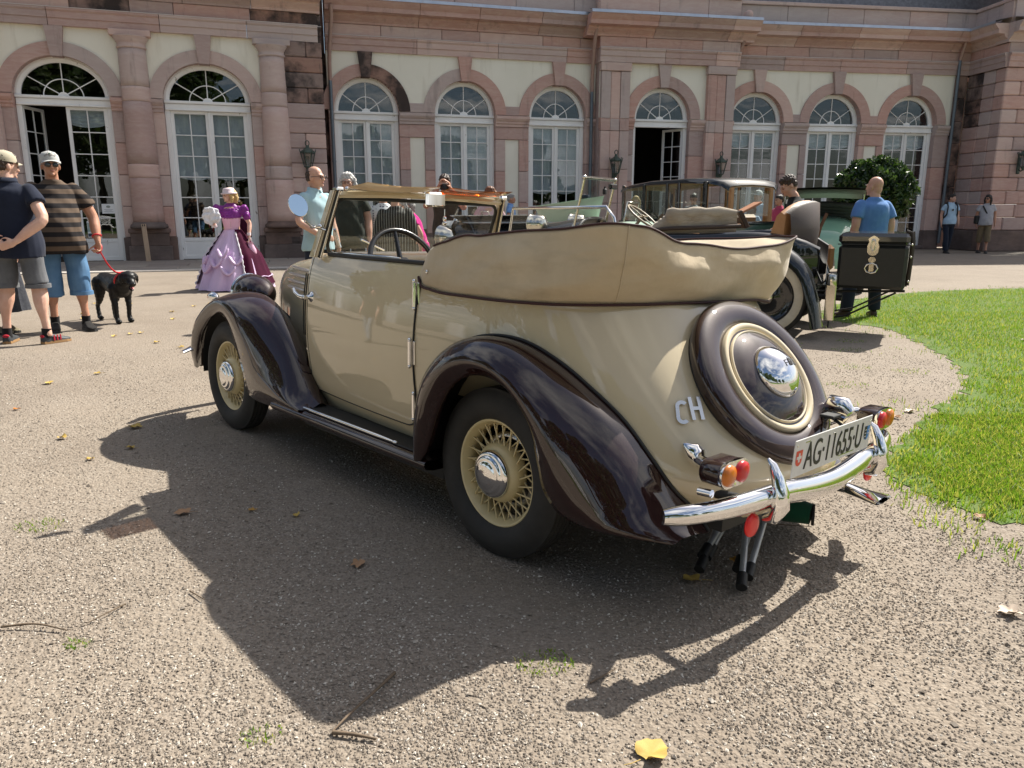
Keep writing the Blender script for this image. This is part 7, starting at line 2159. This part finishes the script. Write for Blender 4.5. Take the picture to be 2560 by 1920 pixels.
leaf_cloud('crown', ball, None, 9000, .062, M_laurel, laurel, 21)
q = MB(); q.ell((0, 0, 1.68), (.55, .55, .46), 16, 10); q.build('crown_core', M_laurel[1], laurel)
q = MB(); q.lathe([(0, .0), (.34, .0), (.36, .04), (.40, .52), (.43, .55), (.43, .60), (.38, .60), (.37, .55), (0, .55)], 24); q.build('tub', mk('wooden_tub', (.16, .12, .08), .8), laurel)

# ================================================================ trees and a bench across the garden (behind the viewer, seen in the paint, chrome and panes)
M_tree = [leaf_mat('tree_leaf', (.045, .075, .02), .3, .5), leaf_mat('tree_leaf_dark', (.028, .05, .014), .25, .5), leaf_mat('tree_leaf_light', (.07, .10, .025), .3, .5)]
def garden_tree(x, y, h, r, seed, label):
    t = thing('lime_tree', label, 'tree', (x, y, 0), group='trees across the garden')
    rng = np.random.default_rng(seed)
    q = MB(); q.tube(cr(np.array([(0, 0, 0), (.05, .0, h * .25), (-.05, .05, h * .5), (0, 0, h * .8)]), 8), np.linspace(.28, .06, 8), 10)
    lob = []
    for k in range(9):
        a = k * 2.4; rr = r * .55; zc = h * (.42 + .5 * (k / 9))
        c = np.array([rr * math.cos(a) * (1.1 - k / 14), rr * math.sin(a) * (1.1 - k / 14), zc]); lob.append((c, r * (.62 - .03 * k)))
        q.tube([(0, 0, h * .3 + .03 * k), c * np.array([.5, .5, 1]) - np.array([0, 0, h * .05]), c], [.09, .05, .02], 6)
    q.build('trunk', M_bark, t)
    def fn(rng, n):
        i = rng.integers(0, len(lob), n); C = np.array([l[0] for l in lob])[i]; Rr = np.array([l[1] for l in lob])[i]
        d = rng.normal(size=(n, 3)); d /= np.linalg.norm(d, axis=1)[:, None]
        return C + d * (Rr * rng.uniform(.55, 1.05, n)**.7)[:, None] * np.array([1, 1, .8])
    leaf_cloud('crown', fn, None, 4200, .30, M_tree, t, seed)
    return t
TL = [(-3, -22, 13, 4.4), (2.2, -18, 13, 4.2), (7.5, -23, 10.5, 4.0), (-7.5, -14.5, 12, 3.6), (-12.5, -9.5, 12, 3.6), (-16.5, -4, 11.5, 3.6), (-19, 2.5, 11, 3.6), (14, -27, 9, 3.6), (21, -24, 8.5, 3.4), (-22, 10, 10, 4), (27, -18, 8, 3.2), (-2.5, -14, 12, 3.4)]
for i, (x, y, h, r) in enumerate(TL):
    garden_tree(x, y, h, r, 100 + i, 'lime tree standing across the garden behind the viewer')
bench = thing('garden_bench', 'white slatted garden bench on the far side of the gravel', 'bench', (-6.0, -5.5, 0), R(140))
M_bw = plain('white_bench_paint', (.8, .8, .79), .4)
for k in range(4):
    q = MB(); q.box((0, -.18 + .12 * k, .45), (1.7, .09, .03), .005); q.build('seat_slat', M_bw, bench)
for k in range(15):
    q = MB(); q.box((-.77 + .11 * k, .24, .70), (.04, .02, .42), .004); q.build('back_slat', M_bw, bench)
for x in (-.83, .83):
    for y in (-.2, .24):
        q = MB(); q.box((x, y, .22 if y < 0 else .46), (.06, .05, .45 if y < 0 else .93), .006); q.build('leg', M_bw, bench)
q = MB(); q.box((0, .24, .92), (1.75, .035, .06), .006); q.build('top_rail', M_bw, bench)
hedge = thing('hedge', 'long low garden hedge across the gravel behind the viewer', 'hedge', (2, -29, 0))
q = MB(); q.box((0, 0, .55), (44, 1.1, 1.1), .2); q.build('core', M_tree[1], hedge)
leaf_cloud('foliage', lambda rng, n: np.stack([rng.uniform(-22, 22, n), rng.uniform(-.65, .65, n), rng.uniform(.05, 1.25, n)], 1), None, 6000, .12, M_tree, hedge, 55)

# ================================================================ folded stools under the tail
M_tubeg = mk('grey_tube', (.46, .47, .48), .35, .3, col2=(.36, .37, .38), vs=20)
M_gcloth = cloth('dark_green_canvas', (.015, .085, .045))
def local_car(x, y, z): return car.matrix_basis @ Vector((x, y, z))
stool = thing('folded_stool', 'folded camping stool with grey tubes lying under the rear bumper', 'stool', (.775, 2.70, 0), 0)
stool.scale = (1.15, 1.15, 1.15)
# tube ends rest on the gravel towards the viewer, bundle leans on the cloth
ends = [((-.075, -.10, .035), (.16, .30, .22)), ((-.03, -.02, .04), (.20, .28, .22)), ((.02, -.215, .035), (.17, .24, .24)), ((.035, -.13, .05), (.24, .26, .23)), ((.055, -.17, .045), (.26, .22, .22)), ((-.055, -.06, .06), (.22, .32, .22))]
for a, b_ in ends:
    q = MB(); q.tube([a, b_], .0105, 10); q.build('leg', M_tubeg, stool)
    a_ = np.array(a); d = nrm(np.array(b_) - a_)
    q = MB(); q.tube([a_ - d * .022, a_ + d * .03], [.017, .0165], 12); q.build('foot_cap', M_blackrub, stool)
q = MB(); q.tube([(.08, .28, .14), (.20, .26, .12), (.30, .21, .10), (.37, .17, .095)], [.055, .060, .058, .045], 14, flat=.8); q.build('seat_cloth', M_gcloth, stool)
q = MB(); q.tube([(.37, .165, .095), (.378, .162, .095)], [.045, .047], 14, flat=.8); q.build('hem', M_blackrub, stool)

# ================================================================ things by the palace
post = thing('wooden_post', 'pale beige post leaning against the column base', 'post')
post.matrix_world = T(0, 20, 0) @ S1 @ T(1.60, -.56, 0) @ RY(R(-2.5)) @ RX(R(-3))
q = MB(); q.box((0, 0, .48), (.11, .055, .96), .006); q.build('board', mk('pale_timber', (.50, .36, .25), .8, vs=4, stretch=(6, 6, .6)), post)
for x in (-.025, .02):
    q = MB(); q.box((x, -.029, .925), (.022, .006, .05)); q.build('socket', M_ink, post)
def notice(x, z, w, h, label, kind):
    o = thing('notice', label, 'notice', group='papers on the glass door')
    o.matrix_world = T(0, 20, 0) @ S1 @ T(x, .2 - .005 + .02, z) @ RX(R(90))
    q = MB(); q.box((0, 0, 0), (w, h, .002)); q.build('paper', plain('paper_white', (.80, .82, .83), .8), o)
    if kind == 'nodog':
        q = MB(); q.tube([(.075 * math.cos(t), .02 + .075 * math.sin(t), .002) for t in np.linspace(0, 2 * PI, 25)[:-1]], .008, 5, closed=True); q.tube([(-.053, .073, .003), (.053, -.033, .003)], .006, 5)
        q.tube([(-.04, .0, .002), (.0, .01, .002), (.03, .015, .002), (.05, .045, .002)], .008, 5)
        for a in (-.035, -.015, .015, .03): q.tube([(a, .0, .002), (a, -.03, .002)], .004, 5)
        q.build('print', M_ink, o)
    elif kind == 'text':
        q = MB(); q.ell((0, .05, .002), (.05, .03, .001), 14, 6); q.build('emblem', plain('emblem_grey', (.30, .34, .30), .8), o)
        q = MB()
        for k, (wd, y) in enumerate(((.20, -.02), (.15, -.05), (.22, -.075))): q.box((0, y, .002), (wd, .008, .0006))
        q.build('print', plain('print_grey', (.25, .27, .3), .8), o)
    else:
        q = MB(); q.box((0, .05, .002), (w * .94, h * .55, .0008)); q.build('picture', mk('poster_landscape', (.16, .30, .26), .6, col2=(.45, .52, .50), vs=9), o)
        q = MB(); q.box((0, -h * .36, .002), (w * .94, h * .2, .0008)); q.build('title_band', plain('poster_dark', (.03, .05, .08), .6), o)
notice(.28, 1.28, .20, .34, 'white no dogs notice on the glass door behind the striped man', 'nodog')
notice(.70, 1.33, .30, .24, 'white paper with round emblem on the glass door', 'text')
notice(.27, .82, .20, .40, 'green and blue poster low on the glass door', 'poster')

# ================================================================ fallen leaves and twigs
M_leafy = [mk('yellow_leaf', (.52, .37, .085), .7, col2=(.42, .27, .06), vs=30), mk('tan_leaf', (.42, .25, .13), .7, col2=(.34, .19, .10), vs=30), mk('ochre_leaf', (.48, .27, .04), .6, col2=(.34, .17, .03), vs=30), mk('pale_leaf', (.62, .50, .38), .7, col2=(.52, .42, .33), vs=30), mk('orange_leaf', (.55, .20, .03), .6, vs=30)]
def leaf_mesh(kind, seed, mat):
    rng = np.random.default_rng(seed)
    n = 26; o = []
    for i in range(n):
        t = 2 * PI * i / n
        if kind == 'lobed': r = .55 + .36 * abs(math.cos(2.5 * t))**1.6 + .06 * rng.uniform(-1, 1)
        else: r = (.60 + .24 * math.cos(t) + .10 * math.cos(3 * t)) * (1 + .10 * rng.uniform(-1, 1)) + .16 * (abs(math.sin(t)))
        o.append((r * math.cos(t) * .9, r * math.sin(t) * .8))
    cu = rng.uniform(.35, .7); tw = rng.uniform(-.4, .4)
    z = lambda x, y: .05 + cu * abs(y) * .75 + .30 * cu * x * x + tw * x * y + .07 * math.sin(6 * x + 5 * y) + .04 * math.sin(13 * y)
    V = [(0, 0, z(0, 0))] + [(x * .55, y * .55, z(x * .55, y * .55)) for x, y in o] + [(x, y, z(x, y)) for x, y in o]
    F = [[0, 1 + i, 1 + (i + 1) % n] for i in range(n)] + [[1 + i, 1 + n + i, 1 + n + (i + 1) % n, 1 + (i + 1) % n] for i in range(n)]
    m = MB(); m.add(V, F, 0, True)
    m.tube([(-.5, 0, .05), (-.95, .05, .06), (-1.25, .15, .08)], [.022, .018, .012], 5)
    return m.mesh('fallen_leaf', mat)
LEAVES = [  # x, y, half size, tint, kind, label
    (.335, 1.625, .062, 0, 'ovate', 'large yellow leaf on sunlit gravel at the bottom edge'),
    (.655, 2.535, .050, 0, 'ovate', 'yellow leaf beside the feet of the folded stool'),
    (.84, 2.68, .030, 2, 'ovate', 'small ochre leaf behind the stool legs'),
    (-.575, 2.66, .042, 1, 'lobed', 'tan lobed leaf in the car shadow below the rear wheel'),
    (-1.44, 3.16, .048, 1, 'lobed', 'pale tan lobed leaf in the car shadow left of centre'),
    (-1.145, 3.19, .026, 2, 'lobed', 'ochre curled leaf in the car shadow'),
    (-.935, 3.13, .026, 0, 'ovate', 'small yellow leaf in the car shadow next to the ochre one'),
    (-2.12, 4.10, .035, 0, 'ovate', 'yellow leaf at the shadow of the front wing'),
    (-2.30, 4.52, .055, 0, 'lobed', 'long yellow leaf at the edge of the front shadow'),
    (-2.62, 4.30, .040, 0, 'ovate', 'yellow leaf just left of the front shadow'),
    (-2.25, 3.90, .030, 0, 'ovate', 'yellow leaf in sunlight below the front shadow bulge'),
    (-3.55, 4.42, .045, 0, 'lobed', 'yellow leaf on sunlit gravel at the left edge'),
    (-3.55, 5.75, .055, 0, 'lobed', 'broad yellow leaf on sunlit gravel left of the front wheel'),
    (-3.35, 6.10, .04, 0, 'ovate', 'yellow leaf between the men and the front wheel'),
    (-3.3, 4.95, .03, 4, 'ovate', 'small orange leaf on sunlit gravel'),
    (1.635, 2.30, .048, 3, 'lobed', 'pale bleached leaf on gravel right of the tail lamp shadow'),
    (2.02, 3.10, .038, 1, 'ovate', 'tan leaf on gravel at the lawn corner'),
    (2.55, 3.95, .03, 4, 'ovate', 'orange leaf in the lawn near the tail lamp'),
    (2.62, 4.15, .03, 4, 'ovate', 'orange leaf in the lawn, the farther of a pair'),
    (2.45, 4.75, .045, 1, 'lobed', 'crumpled tan leaf at the bare lawn edge'),
    (2.62, 4.9, .05, 3, 'lobed', 'pale crumpled leaf at the bare lawn edge'),
    (2.1, 4.85, .035, 2, 'ovate', 'ochre leaf on bare ground beside the lawn'),
    (5.2, 7.7, .05, 3, 'ovate', 'pale leaf lying out on the lawn'),
    (5.3, 6.6, .05, 1, 'ovate', 'brown leaf standing in the lawn'),
]
for i, (x, y, s, ti, kd, lab) in enumerate(LEAVES):
    o = link('fallen_leaf', leaf_mesh(kd, 300 + i, M_leafy[ti]), None, Matrix.Translation((x, y, .006)) @ RZ(random.uniform(0, 6.28)) @ RX(random.uniform(-.12, .12)) @ SC(s, s, s))
    tag(o, lab, 'leaf', 'fallen leaves')
far_leaf = [leaf_mesh('ovate', 400 + k, M_leafy[0]) for k in range(3)]
for i in range(26):
    x, y = random.uniform(-6, -1.6), random.uniform(6.6, 11.5)
    o = link('fallen_leaf', far_leaf[i % 3], None, Matrix.Translation((x, y, .006)) @ RZ(random.uniform(0, 6.28)) @ SC(.045, .045, .045))
    tag(o, 'small yellow leaf scattered on the sunlit gravel before the palace', 'leaf', 'fallen leaves')
M_twig = mk('twig', (.17, .12, .08), .85, col2=(.11, .08, .05), vs=20)
def twig(pts, r, label):
    q = MB(); P = cr(np.array(pts), 10); c = P.mean(0) * np.array([1, 1, 0])
    q.tube(P - c, np.linspace(r, r * .5, 10), 6)
    o = q.build('twig', M_twig); o.location = c; tag(o, label, 'twig', 'twigs on the gravel')
twig([(-.335, 1.96, .012), (-.375, 1.86, .02), (-.43, 1.76, .015), (-.455, 1.71, .01)], .0055, 'bent brown twig in the tip of the car shadow')
twig([(-.455, 1.705, .01), (-.40, 1.695, .012), (-.34, 1.68, .01)], .006, 'short broken twig at the foot of the bent one')
twig([(-1.62, 2.21, .01), (-1.52, 2.215, .018), (-1.40, 2.19, .01)], .004, 'curved twig on sunlit gravel at the left')
twig([(-1.30, 2.36, .008), (-1.33, 2.28, .014), (-1.36, 2.24, .008)], .003, 'thin twig above the left weed')
twig([(-1.12, 2.45, .008), (-1.04, 2.38, .012)], .003, 'small twig near the shadow edge at the left')
twig([(1.0, 3.05, .008), (1.25, 3.0, .012)], .003, 'thin twig on gravel behind the bumper shadow')
twig([(.22, 1.92, .006), (.30, 1.98, .012)], .003, 'short pale twig by the bumper shadow')
